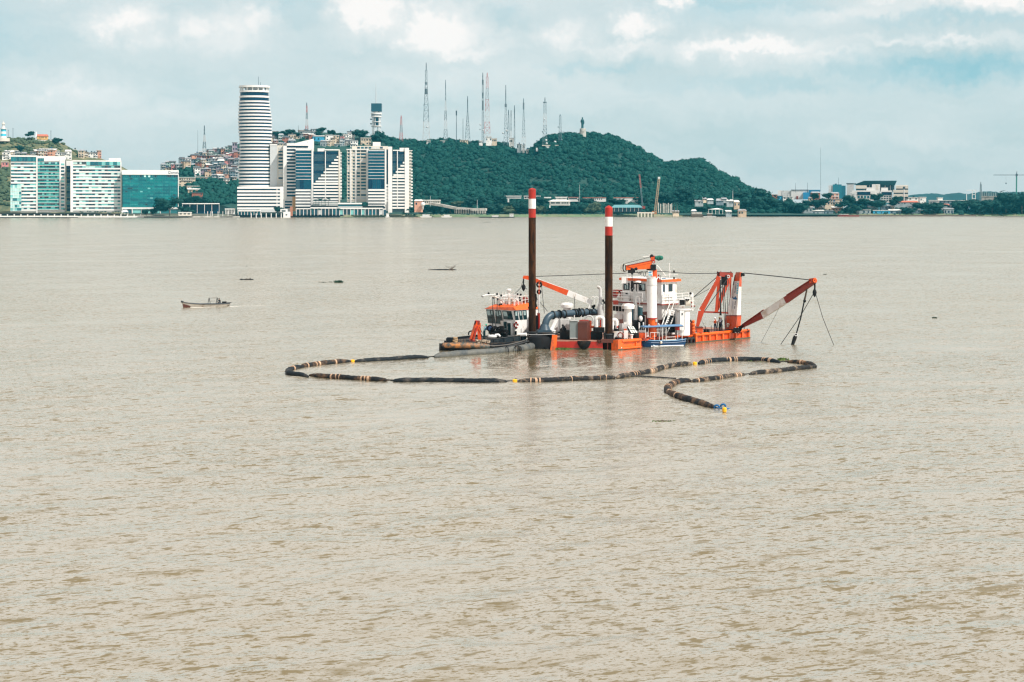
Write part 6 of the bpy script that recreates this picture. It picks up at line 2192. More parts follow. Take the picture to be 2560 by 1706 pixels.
for px_, py_, r_ in ((1405, 824, .22), (1409, 818, .20), (1412, 823, .2), (1407, 814, .14)):
 dp('engine_valve', MB().ball(P(px_, py_, 197.3), r_), black, smooth=60)
dbox('engine_block', black, 1477, 1506, 830, 850, 196.6, 1.6)
dbox('engine_block', black, 1484, 1511, 820, 832, 197.4, 1.2)
dbox('white_housing', white, 1381, 1400, 796, 830, 202.6, 3.0)
dbox('white_housing', greyp, 1401, 1428, 800, 829, 203.4, 2.0)
dbox('white_housing', white, 1395, 1398, 800, 832, 199.6, .2)
dp('small_bollard', MB().lathe(P(1385, 834, 196.6), [(.16, 0), (.2, .3), (.24, .34), (.1, .45)], 10), white, smooth=50)
dbox('orange_manifold', orange2, 1476, 1503, 816, 821, 198.4, .6)
dbox('red_manifold', redp, 1500, 1506, 800, 818, 198.6, .4)
for a, b, top, y1, Y_ in ((1490.5, 1508, 794, 818, 197.8), (1531, 1541.5, 800, 822, 198.2)):
 h_ = (b - a) / 2
 pts = [P(a, y1, Y_)] + [P((a + b) / 2 - h_ * cos(q * pi / 8), top + 6 - 6 * sin(q * pi / 8), Y_) for q in range(9)] + [P(b, y1, Y_)]
 dp('gooseneck_vent', MB().tube(smooth_path(pts, 2), .26, 10), white, smooth=60)
dp('pipe_arc', MB().torus(P(1473, 800, 200.5), (.2, 1, 0), .5, .1, 16, 6), greyp, smooth=50)
# mushroom ventilators

def mushroom(px0, px1, pyc0, pyc1, sx0, sx1, pyb, Y):
 k = Y / F
 c = P((px0 + px1) / 2, pyc1, Y)
 v_ = dp('ventilator', MB().tube([P((sx0 + sx1) / 2, pyb, Y), P((sx0 + sx1) / 2, pyc1, Y)], (sx1 - sx0) / 2 * k, 16), white, smooth=40)
 R_ = (px1 - px0) / 2 * k
 dp('ventilator_cap', MB().lathe(c, [(R_ * .97, 0), (R_, (pyc1 - pyc0) * .55 * k), (R_ * .8, (pyc1 - pyc0) * .9 * k), (R_ * .2, (pyc1 - pyc0) * k)], 20), white, v_, smooth=35)

mushroom(1401, 1433, 757, 769, 1408, 1427, 802, 205.5)
mushroom(1553.5, 1587, 759, 772, 1561, 1579.5, 812, 199.6)
dbox('ventilator_base', white, 1560, 1580, 806, 816, 199.2, 1)
# exhaust stacks
ex = dcyl('exhaust_stack', greyp, 1502, 760, 825, .40, 202.0)
dp('exhaust_pipe', MB().tube(smooth_path([P(1501, 762, 202), P(1501, 735, 202), P(1500.5, 724, 202), P(1497, 718.5, 202), P(1493.5, 718.5, 202)], 4), .2, 10), greyp, ex, smooth=60)
dp('exhaust_mouth', MB().tube([P(1493.6, 718.5, 202), P(1493.0, 718.5, 202)], .17, 10), black, ex)
ex = dcyl('exhaust_stack', greyp, 1588.5, 758, 800, .22, 201.0)
dp('exhaust_pipe', MB().tube(smooth_path([P(1587, 760, 201), P(1587, 735, 201), P(1586, 724, 201), P(1583, 720, 201)], 4), .19, 10), greyp, ex, smooth=60)
# white ladder hoop frame behind the boom foot
for dx in (0, 9, 18):
 dp('hoop_rail', MB().tube(smooth_path([P(1474 + dx, 775, 203), P(1477 + dx, 750, 203), P(1480 + dx, 742.5, 203), P(1484 + dx, 742, 203), P(1487 + dx, 748, 203)], 3), .05, 5), white)
dp('boom_foot', MB().beam(P(1470, 778, 202.8), P(1478, 755, 202.8), .22), white)
for px_, py_ in ((1481, 767), (1486, 765), (1484, 771), (1508, 752), (1511, 757)):
 dp('lamp_cluster', MB().box(P(px_, py_, 202.6), (.26, .26, .3)), black)

# ---- left deck crane boom
Yb = 203.0
bm_ = dp('crane_boom', MB().beam(P(1340, 702, Yb), P(1419, 732.5, Yb), .34, .50, .4, .72), orange)
dp('boom_tip', MB().hexa([P(1306, 696, Yb - .2), P(1340, 706, Yb - .2), P(1340, 706, Yb + .2), P(1306, 696, Yb + .2)], [P(1309, 689.5, Yb - .2), P(1320, 689.5, Yb - .2), P(1320, 689.5, Yb + .2), P(1309, 689.5, Yb + .2)]), orange, bm_)
dp('boom_neck', MB().beam(P(1316, 693, Yb), P(1342, 702.5, Yb), .34, .40, .34, .50), orange, bm_)
dp('boom_heel', MB().beam(P(1419, 732.5, Yb), P(1480, 757, Yb), .4, .74, .4, .6), white, bm_)
dp('boom_cable_tray', MB().tube([P(1345, 698, Yb), P(1420, 726, Yb), P(1478, 750, Yb)], .05, 5), greyp, bm_)
dp('hook_chain', MB().tube([P(1309, 697, Yb), P(1309, 712, Yb)], .09, 6), black, bm_)
dp('hook_block', MB().lathe(P(1309, 728.5, Yb), [(.05, 0), (.22, .3), (.28, .55), (.2, .75), (.08, .9)], 10, 1, .5), black, bm_, smooth=50)
dp('sheave', MB().torus(P(1348, 712, Yb - .35), (0, 1, 0), .28, .12, 16, 7), black, bm_, smooth=50)
dp('sheave', MB().torus(P(1347.5, 730, Yb - .35), (0, 1, 0), .2, .12, 16, 7), black, bm_, smooth=50)
dp('sheave_plate', MB().beam(P(1348, 706, Yb - .5), P(1347.5, 737, Yb - .5), .2, .1), orange, bm_)
dp('cylinder_rod', MB().tube([P(1347, 738, Yb - .3), P(1347, 785, Yb - .3)], .12, 8), greyp, bm_, smooth=50)
dp('cylinder_barrel', MB().tube([P(1346.5, 783, Yb - .3), P(1346.5, 830, Yb - .3)], .19, 10), redp, bm_, smooth=50)
for pts in ([(1309, 697), (1302, 720), (1288, 734)], [(1354, 716), (1361, 784)], [(1436, 742), (1437, 775)], [(1340, 744), (1369, 779)], [(1311, 718), (1318, 724)]):
 dp('stay_wire', MB().tube([P(a, b, Yb - .3) for a, b in pts], .035, 5), rope_m, bm_)
dbox('boom_winch', black, 1338, 1345, 790, 834, 201.5, .8)
# long cable over the deck
dp('overhead_cable', MB().tube(smooth_path([P(1337, 691.5, 203), P(1430, 688.5, 202.5), P(1522, 685, 202), P(1563, 683.5, 202), P(1643, 679, 203.0), P(1720, 684, 206), P(1795, 683.5, 209)], 4), .045, 5), rope_m)

# ---- deckhouse and wheelhouse
dh = hbox('deckhouse', white, 10.9, 15.3, 2.6, 10.6, DK, 5.0)
hbox('deckhouse_roof', white, 10.5, 15.6, 2.2, 11.2, 5.0, 5.14, dh)
hbox('deckhouse_trim', redbr, 10.42, 15.7, 2.12, 11.3, 4.86, 5.0, dh)
wh = hbox('wheelhouse', white, 11.3, 14.2, 3.0, 9.9, 5.14, 7.75)
hbox('wheelhouse_roof', orange2, 11.0, 14.7, 2.7, 10.2, 7.75, 8.05, wh)
hbox('roof_top', white, 11.1, 14.5, 2.9, 10.0, 8.05, 8.12, wh)

def stern_win(v0, v1, z0, z1, mat, u=11.28, parent=None, name='window'):
 w_ = hbox(name, mat, u - .04, u + .02, v0, v1, z0, z1, parent or wh)
 for a, b, c, d_ in ((v0 - .05, v0, z0, z1), (v1, v1 + .05, z0, z1), (v0 - .05, v1 + .05, z1, z1 + .05), (v0 - .05, v1 + .05, z0 - .05, z0)):
  hbox('window_frame', black, u - .06, u + .03, a, b, c, d_, w_)
 return w_

def v_at(px, u):
 a = (px - CX) / F
 q = HO + HU * u
 return (q.x - a * q.y) / (a * HV.y - HV.x)

for a, b in ((1560, 1573), (1598, 1612.5)):
 w_ = stern_win(v_at(b, 11.28), v_at(a, 11.28), 6.55, 7.38, glassd)
 if a == 1560:
  hbox('pale_strip', glassl, 11.22, 11.235, v_at(1570.5, 11.28), v_at(1568, 11.28), 6.65, 7.25, w_)  # pale glass strip laid on the dark pane
  hbox('pale_strip', glassl, 11.22, 11.235, v_at(1566, 11.28), v_at(1563, 11.28), 6.6, 7.1, w_)
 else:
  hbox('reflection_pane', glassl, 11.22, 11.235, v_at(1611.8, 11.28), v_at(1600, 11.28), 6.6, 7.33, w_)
  # black dummy figure painting a crewman's dark silhouette at the pale pane
  q = (v_at(1611.8, 11.28) + v_at(1600, 11.28)) / 2
  fig = MB().lathe(uv(11.16, q + .22, 6.58), [(.26, 0), (.25, .28), (.12, .40), (.09, .44), (.13, .5), (.13, .62), (.05, .68)], 10, .3, 1, HYAW)
  dp('crew_silhouette', fig, black, w_, smooth=60)
stern_win(v_at(1584, 11.28), v_at(1579.5, 11.28), 6.4, 7.3, black)
hbox('door_slit', black, 11.25, 11.3, v_at(1592, 11.28), v_at(1590.5, 11.28), 6.4, 7.3, wh)
hbox('small_vent', black, 11.25, 11.3, v_at(1569, 11.28), v_at(1564, 11.28), 5.95, 6.1, wh)
for a, b, z0_, z1_ in ((1657.5, 1661.5, 6.5, 7.45), (1666, 1668.5, 6.6, 7.4), (1671, 1681, 6.5, 7.45)):
 hbox('side_window', glassd if a > 1670 else slategl, u_at(a, 3.0), u_at(b, 3.0), 2.96, 3.02, z0_, z1_, wh)
hbox('side_door', white, u_at(1663, 2.9), u_at(1671, 2.9), 2.93, 3.0, 5.2, 7.3, wh)
hbox('bridge_wing', white, u_at(1654, 2.4), u_at(1680, 2.4), 2.3, 2.4, 5.14, 6.1, wh)
hbox('white_box_outside', white, 10.7, 11.0, 8.2, 10.3, 5.14, 5.7, dh)
# dark doorway, maroon boxes and clutter on the lit deckhouse side
hbox('doorway', brown, u_at(1646, 2.55), u_at(1655, 2.55), 2.5, 2.6, 1.6, 3.0, dh)
hbox('slat_window', black, 10.84, 10.9, v_at(1560, 10.9), v_at(1533, 10.9), 3.7, 4.4, dh)
for i in range(3):
 hbox('slat_bar', greyp, 10.80, 10.86, v_at(1540.5 + i * 8, 10.9), v_at(1539 + i * 8, 10.9), 3.7, 4.4, dh)
hbox('slat_hood', white, 10.3, 10.9, v_at(1562, 10.9), v_at(1528, 10.9), 4.4, 4.55, dh)
hbox('notice_board', white, 10.78, 10.86, v_at(1557, 10.9), v_at(1537, 10.9), 2.6, 3.3, dh)
for px_ in (1604, 1655, 1662):
 hbox('stain_streak', M('grey_streak', (.55, .53, .50), .6), u_at(px_, 2.58) if px_ > 1650 else 10.87, (u_at(px_, 2.58) + .12) if px_ > 1650 else 10.9, 2.56 if px_ > 1650 else v_at(px_, 10.9), 2.6 if px_ > 1650 else v_at(px_, 10.9) + .15, 3.0, 4.6, dh)
# railings of the upper deck

def railing(name, pts, h, rails, mat, every=1.2, r_=.03, parent=None):
 mb = MB()
 for a, b in zip(pts[:-1], pts[1:]):
  a, b = Vector(a), Vector(b)
  n_ = max(1, int((b - a).length / every))
  for i in range(n_ + 1):
   q = a.lerp(b, i / n_)
   mb.tube([q, q + Vector((0, 0, h))], r_, 5)
  for k in range(rails):
   z_ = Vector((0, 0, h * (k + 1) / rails))
   mb.tube([a + z_, b + z_], r_ * .9, 5)
 return dp(name, mb, mat, parent)

railing('upper_railing', [uv(10.5, 11.2, 5.14), uv(10.5, 5.6, 5.14)], 1.15, 3, white, 1.6, .05, dh)
railing('upper_railing', [uv(10.6, 2.2, 5.14), uv(15.6, 2.2, 5.14)], 1.1, 3, white, 1.0, .04, dh)
railing('roof_railing', [uv(11.1, 10.0, 8.1), uv(11.1, 3.0, 8.1), uv(14.4, 3.0, 8.1)], .5, 1, white, 1.5, .03, wh)
hbox('liferaft_box', redp, 11.5, 12.3, v_at(1550, 11.5), v_at(1532, 11.5), 5.3, 6.4)
hbox('liferaft_lid', orange, 11.45, 11.52, v_at(1550, 11.5), v_at(1541, 11.5), 5.75, 6.35)
dbox('red_locker', redbr, 1533, 1546, 752, 762, 203.4, .6)
# wheelhouse roof gear
dbox('sign_board', white, 1554, 1565.5, 692, 709, 203.6, .12, wh)
dbox('sign_frame', white, 1567, 1568.2, 676, 712, 203.6, .1, wh)
dp('radome', MB().lathe(P(1595.5, 707.5, 204), [(.34, 0), (.38, .12), (.3, .24), (.05, .27)], 14), white, wh, smooth=50)
dbox('searchlight_base', black, 1582, 1604, 707.5, 711, 204.2, .5, wh)
sb = dbox('sign_board', white, 1654, 1666.5, 693, 710.5, 204.4, .1, wh)
for i in range(3):
 dbox('sign_line', M('sign_blue', (.05, .22, .40), .6), 1656, 1663, 696 + i * 4, 697.6 + i * 4, 204.37, .03, sb)
dbox('sign_line', M('sign_blue', (.05, .22, .40), .6), 1664, 1665.5, 696, 703, 204.37, .03, sb)
dp('whip_mast', MB().tube([P(1673.5, 717, 205.5), P(1673.5, 658, 205.5)], .045, 5), white, wh)
dp('signal_mast', MB().tube([P(1676.5, 717, 205.5), P(1676.5, 676, 205.5)], .05, 5), white, wh)
for y0_, y1_ in ((676.5, 683), (693, 700.5)):
 dcyl('day_shape', black, 1685, y0_, y1_, .11, 205.2, 8, None, wh)
dp('shape_line', MB().tube([P(1685, 670, 205.2), P(1685, 712, 205.2)], .02, 4), white, wh)
dp('mast_stay', MB().tube([P(1642, 664, 204), P(1664, 690, 204.6)], .07, 5), white, wh)
for y_ in (687, 695, 702):
 dbox('warning_stripe', redp, 1644.5, 1648.5, y_, y_ + 4.6, 203.8, .1, wh)
dp('wheelhouse_lamp', MB().box(P(1548.5, 730, 203.5), (.22, .2, .22)), black, wh)
dp('lamp_post', MB().tube([P(1547, 742, 203.5), P(1548, 731, 203.5)], .05, 5), white, wh)

# ---- pedestal crane
Yc = 199.6
ck = Yc / F
pc = dp('crane_column', MB().tube([P(1629.8, 796, Yc), P(1629.8, 713, Yc)], .62, 28), white, smooth=40)
dp('column_base', MB().tube([P(1631.5, 842, Yc), P(1631.5, 796, Yc)], .52, 26), orange2, pc, smooth=40)
dp('column_flange', MB().tube([P(1630.3, 797.5, Yc), P(1630.3, 794.5, Yc)], .66, 26), redp, pc, smooth=40)
dp('column_head', MB().tube([P(1629.8, 713, Yc), P(1629.8, 711.5, Yc), P(1629.8, 695.5, Yc)], [.62, .64, .64], 26), white, pc, smooth=40)
dp('head_seam', MB().tube([P(1629.8, 714, Yc), P(1629.8, 712.6, Yc)], .655, 26), greyp, pc, smooth=40)
dp('slew_platform', MB().tube([P(1628, 694, Yc), P(1628, 692, Yc)], .66, 22), white, pc, smooth=40)
dp('slew_column', MB().tube([P(1634, 695, Yc), P(1635.5, 674, Yc)], [.44, .34], 18), orange, pc, smooth=40)
cs = dbox('crane_sign', white, 1620, 1631.5, 677, 691, Yc - .5, .08, pc)
dbox('sign_line', M('sign_blue', (.05, .22, .40), .6), 1621.5, 1629, 680, 683, Yc - .53, .03, cs)
dbox('sign_line', M('sign_teal', (.06, .34, .44), .6), 1621.5, 1628, 686, 689, Yc - .53, .03, cs)
dp('sign_line', MB().ball(P(1629.3, 688, Yc - .5), .07), M('sign_blue', (.05, .22, .40), .6), cs)
jib = dp('jib', MB().hexa([P(1565.5, 675.3, Yc - .25), P(1630, 673, Yc - .25), P(1630, 673, Yc + .25), P(1565.5, 675.3, Yc + .25)],
      [P(1565.5, 665.5, Yc - .25), P(1630, 652, Yc - .25), P(1630, 652, Yc + .25), P(1565.5, 665.5, Yc + .25)]), orange2, pc)
dp('jib_edge', MB().beam(P(1565, 665, Yc - .26), P(1630, 651.5, Yc - .26), .05, .1), redbr, jib)
dp('jib_stiffener', MB().beam(P(1568, 666, Yc - .27), P(1580, 671, Yc - .27), .05, .05), redbr, jib)
dp('jib_stiffener', MB().beam(P(1566, 670.5, Yc - .27), P(1630, 657, Yc - .27), .03, .04), orange, jib)
dbox('jib_head', black, 1563.5, 1566.5, 664, 676, Yc - .2, .4, jib)
dp('jib_sheave', MB().torus(P(1561, 670, Yc), (.25, 1, 0), .44, .07, 20, 7), cream, jib, smooth=50)
dp('sheave_guard', MB().tube(smooth_path([P(1560, 660, Yc - .2), P(1557.8, 667, Yc - .2), P(1558, 675, Yc - .2), P(1561.5, 680, Yc - .2)], 3), .08, 6), black, jib)
dp('luff_wire', MB().tube([P(1561, 659.5, Yc), P(1597, 650.5, Yc), P(1625, 643, Yc)], .03, 5), rope_m, jib)
dbox('trolley', black, 1570.5, 1588, 675.5, 682.5, Yc - .35, .7, jib)
for px_, py_, r_ in ((1580, 674, .2), (1586, 674, .17), (1590.5, 672.5, .2), (1580.5, 684, .16)):
 dp('trolley_wheel', MB().ball(P(px_, py_, Yc - .2), r_), black if r_ > .18 else dkgrey, jib, smooth=50)
for dx in (-.8, .8):
 dp('hoist_wire', MB().tube([P(1580.3 + dx, 684, Yc - .1), P(1580.3 + dx, 704, Yc - .1)], .022, 5), rope_m, jib)
dp('hook_block', MB().tube([P(1580.5, 703, Yc), P(1580.5, 716, Yc), P(1580.5, 718, Yc)], [.14, .2, .12], 10), black, jib, smooth=50)
dp('hook', MB().torus(P(1581.3, 720.5, Yc), (0, 1, 0), .18, .08, 14, 7), black, jib, smooth=50)
dp('festoon', MB().tube(smooth_path([P(1592, 678, Yc), P(1595, 683, Yc), P(1598, 686, Yc), P(1600, 679, Yc), P(1602, 688, Yc), P(1604, 679.5, Yc), P(1607, 681, Yc), P(1610, 691, Yc), P(1613, 690, Yc), P(1614.5, 680, Yc), P(1622, 681, Yc), P(1625, 683.5, Yc), P(1628, 679, Yc)], 4), .035, 5), rope_m, jib)
dp('festoon_rail', MB().tube([P(1590, 681, Yc), P(1619, 680.5, Yc)], .03, 5), rope_m, jib)
tr_ = dbox('turret', black, 1627, 1640, 662, 675, Yc - .35, .8, pc)
dp('turret_base', MB().tube([P(1628.5, 676, Yc), P(1628.5, 672.5, Yc)], .62, 18), black, tr_, smooth=40)
dp('motor', MB().ball(P(1629.5, 642, Yc), .26, 10, 8, 1, 1, 1.1), black, tr_, smooth=60)
dbox('motor_mount', orange, 1627, 1636, 643, 654, Yc - .25, .5, tr_)
dbox('motor_bracket', redp, 1634, 1637, 640, 652, Yc - .1, .3, tr_)
tarp = MB()
rr_ = random.Random(3)
for i in range(9):
 tarp.ball(P(1640 + i * 1.6, 646 + rr_.uniform(-2, 2), Yc + rr_.uniform(-.1, .1)), rr_.uniform(.18, .30), 8, 6)
dp('green_tarp', tarp, greent, tr_, smooth=70)
dbox('light_bar', white, 1608, 1623, 640.5, 642, Yc, .1, tr_)
dp('light_bar_post', MB().tube([P(1622.8, 641, Yc), P(1622.8, 636.5, Yc)], .03, 4), white, tr_)
dp('turret_ring', MB().torus(P(1634, 655, Yc - .3), (0, 1, 0), .16, .05, 14, 6), redp, tr_, smooth=50)
dbox('yellow_box', cream, 1639, 1643, 798, 805, Yc - .55, .3, pc)
dp('hand_hoop', MB().tube(smooth_path([P(1621, 838, 198.9), P(1621, 816, 198.9), P(1623, 812.5, 198.9), P(1625, 815, 198.9)], 4), .045, 5), white)
dp('hand_hoop', MB().tube(smooth_path([P(1644, 836, 199.2), P(1645, 812, 199.2), P(1647, 810, 199.2), P(1650, 816, 199.2), P(1654, 828, 199.2)], 4), .05, 5), white)
dp('brown_riser', MB().tube(smooth_path([P(1608, 784, 200.4), P(1616, 783.5, 200.2), P(1619, 787, 200.1), P(1619, 800, 200.0), P(1618, 835, 199.8)], 4), .22, 10), brown, smooth=60)
dcyl('teal_tank', M('teal_steel', (.02, .07, .085), .45), 1600.5, 765, 800, .33, 202.2)
dp('tank_cap', MB().beam(P(1597, 766, 202), P(1606.5, 768, 202), .3, .15), greyp)
dbox('slate_door', slategl, 1579.5, 1589, 772, 800, 202.4, .2)
dbox('white_post', white, 1589.5, 1591, 742, 802, 200.3, .12)
dp('white_hoop', MB().tube(smooth_path([P(1590, 800, 200.3), P(1590, 747, 200.3), P(1592, 742.5, 200.3), P(1597, 742.5, 200.3), P(1599, 748, 200.3), P(1599, 762, 200.3)], 4), .05, 5), white)
# ---- midship clutter forward of the right spud
for nm, m_, a, b, c, d_, Y_, dep in (
  ('winch_drum', black, 1581, 1598, 802, 827, 199.8, 1.6), ('engine_block', black, 1598, 1612, 790, 830, 200.4, 1.2), ('black_cabinet', black, 1582, 1597, 834, 850, 197.6, 1.0),
  ('white_board', white, 1534, 1556, 829, 845, 197.2, .12), ('white_cylinder_tank', white, 1560, 1570, 828, 846, 197.0, .8), ('orange_box', orange, 1560, 1567, 823, 829, 198.0, .6), ('grey_cabinet_small', greyp, 1555, 1567, 810, 822, 198.8, .6),
  ('maroon_box', brown, 1549, 1558, 799, 809, 199.4, .6), ('black_pump', black, 1535, 1548, 814, 828, 198.0, .8), ('orange_skid', orange, 1598, 1616, 833, 849, 198.2, 1.0), ('white_skid', white, 1598, 1615, 826, 834, 198.9, .6),
  ('white_locker', white, 1641, 1668, 824, 834, 200.5, .8), ('white_box', white, 1616, 1622, 830, 842, 198.8, .5), ('maroon_pump', brown, 1640, 1654, 812, 824, 201.3, .6), ('black_hose_rack', black, 1660, 1692, 790, 832, 202.6, .6), ('red_buoy_box', redp, 1689, 1699, 818, 826, 200.6, .6)):
 dbox(nm, m_, a, b, c, d_, Y_, dep)
for i in range(3):
 dp('white_stanchion', MB().tube([P(1562 + i * 6, 851, 197), P(1562 + i * 6, 846, 197)], .07, 6), white)
for px_ in (1598, 1608.5):
 dp('white_stanchion', MB().tube([P(px_, 824, 199.6), P(px_, 806, 199.6)], .10, 7), white)
dp('white_pillar', MB().tube([P(1579, 850, 196.9), P(1579, 838, 196.9)], .15, 9), white, smooth=50)
dp('pillar_cap', MB().tube([P(1579, 838, 196.9), P(1579, 836, 196.9)], .24, 9), white, smooth=50)
dp('hose_reel', MB().torus(P(1551.5, 839, 196.9), (.3, 1, .1), .34, .07, 18, 7), redbr, smooth=50)
dp('black_coil', MB().torus(P(1545, 846, 196.7), (0, 0, 1), .34, .12, 16, 7), black, smooth=50)
dp('dome_light', MB().ball(P(1601.5, 797, 199.5), .26, 10, 8, 1, 1, 1.4), white, smooth=60)
dp('red_marker', MB().ball(P(1543.5, 818, 197.8), .12), redp, smooth=60)
# skylight hatch with six panes
hq = [P(1568, 816, 198.2), P(1584, 816, 198.4), P(1595, 833, 197.3), P(1578, 834, 197.1)]
sk = dp('skylight_hatch', MB().hexa([q - Vector((0, 0, .25)) for q in hq], hq), black)
for i in range(3):
 for j in range(2):
  def L_(a, b):
   return hq[0].lerp(hq[1], a).lerp(hq[3].lerp(hq[2], a), b) + Vector((0, 0, .03))
  a0, a1, b0, b1 = i / 3 + .05, (i + 1) / 3 - .05, j / 2 + .05, (j + 1) / 2 - .05
  q = [L_(a0, b0), L_(a1, b0), L_(a1, b1), L_(a0, b1)]
  dp('hatch_pane', MB().hexa([x - Vector((0, 0, .03)) for x in q], q), M('hatch_glass', (.62, .64, .58), .25), sk)
# stairs
stp = dp('stair_flight', MB().beam(P(1655.5, 832, 199.9), P(1682, 765, 203.2), .06, .22), white)
dp('stair_stringer', MB().beam(P(1668, 832, 200.4), P(1694, 768, 203.6), .06, .22), white, stp)
for i in range(13):
 f_ = (i + .6) / 13.5
 a, b = P(1656, 831, 199.9).lerp(P(1682, 765, 203.2), f_), P(1668, 831, 200.4).lerp(P(1694, 768, 203.6), f_)
 dp('tread', MB().beam(a, b, .26, .05), dkgrey, stp)
for (a, b), (c, d_) in (((1650, 826), (1675, 757)), ((1662, 826), (1688, 748))):
 p, q = P(a, b, 200.0 if a < 1660 else 200.5), P(c, d_, 203.2 if a < 1660 else 203.6)
 dp('handrail', MB().tube([p, q, q + Vector((.5, .3, 0))], .05, 5), white, stp)
 for f_ in (.05, .35, .65, .95):
  w_ = p.lerp(q, f_)
  dp('rail_post', MB().tube([w_, w_ - Vector((-.1, 0, .75))], .035, 5), white, stp)
# winch tower at the head of the stairs
tw_ = dp('winch_tower', MB().lathe(P(1706, 838, 202.6), [(.95, 0), (.95, 3.05), (1.15, 3.2), (1.15, 3.35)], 20), white, smooth=35)
dbox('tower_door', white, 1699, 1711, 777, 826, 201.5, .08, tw_)
dbox('door_window', glassd, 1704.5, 1707, 783, 788, 201.45, .05, tw_)
for a, b in ((1698.7, 1699.5), (1711, 1711.6)):
 dbox('door_seam', dkgrey, a, b, 776, 826, 201.5, .06, tw_)
dbox('monitor_housing', white, 1698, 1713, 748, 766, 202.2, .9, tw_)
dbox('monitor_face', black, 1699.5, 1712, 750, 763, 202.14, .06, tw_)
dp('winch_motor', MB().tube([P(1713.5, 757, 202.5), P(1725, 757, 202.5)], .45, 16), cream, tw_, smooth=40)
dbox('motor_lid', white, 1712, 1726, 744.5, 749, 202.2, .6, tw_)
for px_ in (1716, 1721):
 dp('motor_bolt', MB().ball(P(px_, 750, 202), .13), black, tw_)
mp_ = dp('signal_post', MB().tube([P(1731, 777, 202.4), P(1731, 733, 202.4)], [.14, .12], 8), white, tw_)
dp('post_head', MB().beam(P(1727.5, 742, 202.4), P(1730, 732, 202.4), .3, .2), white, mp_)
dp('post_lamp', MB().ball(P(1726.5, 734, 202.3), .16), black, mp_, smooth=60)
for y_ in (751, 762, 771):
 dbox('post_step', white, 1726, 1736, y_, y_ + 1.2, 202.3, .3, mp_)
for px_, y_ in ((1729, 766), (1736, 766), (1729, 757)):
 dp('post_light', MB().ball(P(px_, y_, 202.2), .1), redbr, mp_)
# ---- bow deck: winches, bins
dbox('orange_winch', orange, 1718.5, 1731, 808, 836, 204.2, 1.4)
dp('winch_wheel', MB().torus(P(1721.5, 808, 204.6), (0, 1, 0), .38, .12, 16, 7), black, smooth=50)
for y_, r_ in ((804, .2), (812, .26), (820, .22), (828, .26), (834, .2)):
 dp('winch_gear', MB().ball(P(1733.5, y_, 203.9), r_), orange2, smooth=50)
dbox('orange_bin', orange, 1743, 1757, 820, 832, 204.0, .9)
dbox('bin_lid', brown, 1740, 1758, 818, 820.5, 203.9, 1.1)
for a, b in ((1759, 1766.5), (1767, 1774)):
 dp('black_drum', MB().tube([P((a + b) / 2, 834, 205.4), P((a + b) / 2, 823.5, 205.4)], .19, 12), black, smooth=40)
for i in range(15):
 u_ = 9.0 + i * 1.12
 q = uv(u_, .42, DK)
 dp('rail_stanchion', MB().tube([q, q + Vector((0, 0, 1.0))], .035, 5), black)
dp('chain_rail', MB().tube([uv(9.0, .42, DK + .95), uv(12.5, .42, DK + .9)], .02, 4), black)
railing('bow_railing', [uv(16.0, 9.5, DK), uv(20, 9.5, DK)], 1.05, 2, dkgrey, 2.0, .03)
railing('bow_railing', [uv(24.6, .5, DK), uv(25.0, 3.0, DK)], .5, 1, dkgrey, .7, .03)
for px_, y_ in ((1862, 824), (1868, 822), (1872, 826)):
 dp('bow_bollard', MB().tube([P(px_, 831, 210.4), P(px_, y_, 210.4)], .08, 6), dkgrey)

# ---- orange gantry
Yg = 206.5
g = dp('gantry_leg', MB().beam(P(1753, 776, Yg), P(1797.5, 692, Yg), .50, .66, .5, .56), gant_shade)
dp('gantry_foot', MB().hexa([P(1738, 825, Yg - .3), P(1744.5, 825, Yg - .3), P(1744.5, 825, Yg + .3), P(1738, 825, Yg + .3)], [P(1746, 778, Yg - .3), P(1762, 776, Yg - .3), P(1762, 776, Yg + .3), P(1746, 778, Yg + .3)]), gant_shade, g)
dp('gantry_knee', MB().hexa([P(1748, 790, Yg - .26), P(1760, 781, Yg - .26), P(1760, 781, Yg + .26), P(1748, 790, Yg + .26)], [P(1753, 774, Yg - .26), P(1756, 769, Yg - .26), P(1756, 769, Yg + .26), P(1753, 774, Yg + .26)]), gant_shade, g)
dp('gantry_beam', MB().beam(P(1756, 780, Yg), P(1819, 782.5, Yg + 2), .3, .22), redbr, g)
dp('gantry_post', MB().beam(P(1791, 775, Yg + .8), P(1797.5, 700, Yg + .6), .34, .34), gant_shade, g)
dp('gantry_diagonal', MB().beam(P(1792, 775, Yg + .8), P(1824, 692, Yg + 1.5), .34, .40), gant_shade, g)
dp('gantry_gusset', MB().hexa([P(1785, 781, Yg + .6), P(1796, 781, Yg + .6), P(1796, 781, Yg + 1), P(1785, 781, Yg + 1)], [P(1790, 770, Yg + .6), P(1794.5, 770, Yg + .6), P(1794.5, 770, Yg + 1), P(1790, 770, Yg + 1)]), gant_shade, g)
dp('gantry_far_leg', MB().hexa([P(1825.5, 745, Yg + 2.4), P(1827, 745, Yg + 2.4), P(1827, 745, Yg + 2.8), P(1825.5, 745, Yg + 2.8)], [P(1822, 694, Yg + 2.4), P(1829, 694, Yg + 2.4), P(1829, 694, Yg + 2.8), P(1822, 694, Yg + 2.8)]), gant_shade, g)
dp('gantry_head', MB().beam(P(1796, 686, Yg), P(1828.5, 688, Yg + 2), .5, .56), redbr, g)
dp('head_beam', MB().beam(P(1793, 681.5, Yg - .1), P(1829, 682, Yg + 1.8), .14, .12), black, g)
for px_ in (1794, 1802, 1827):
 dp('head_pin', MB().tube([P(px_, 683, Yg), P(px_, 678, Yg)], .05, 5), redbr, g)
dbox('sheave_block', black, 1804.5, 1818, 689, 713.5, Yg + .6, .7, g)
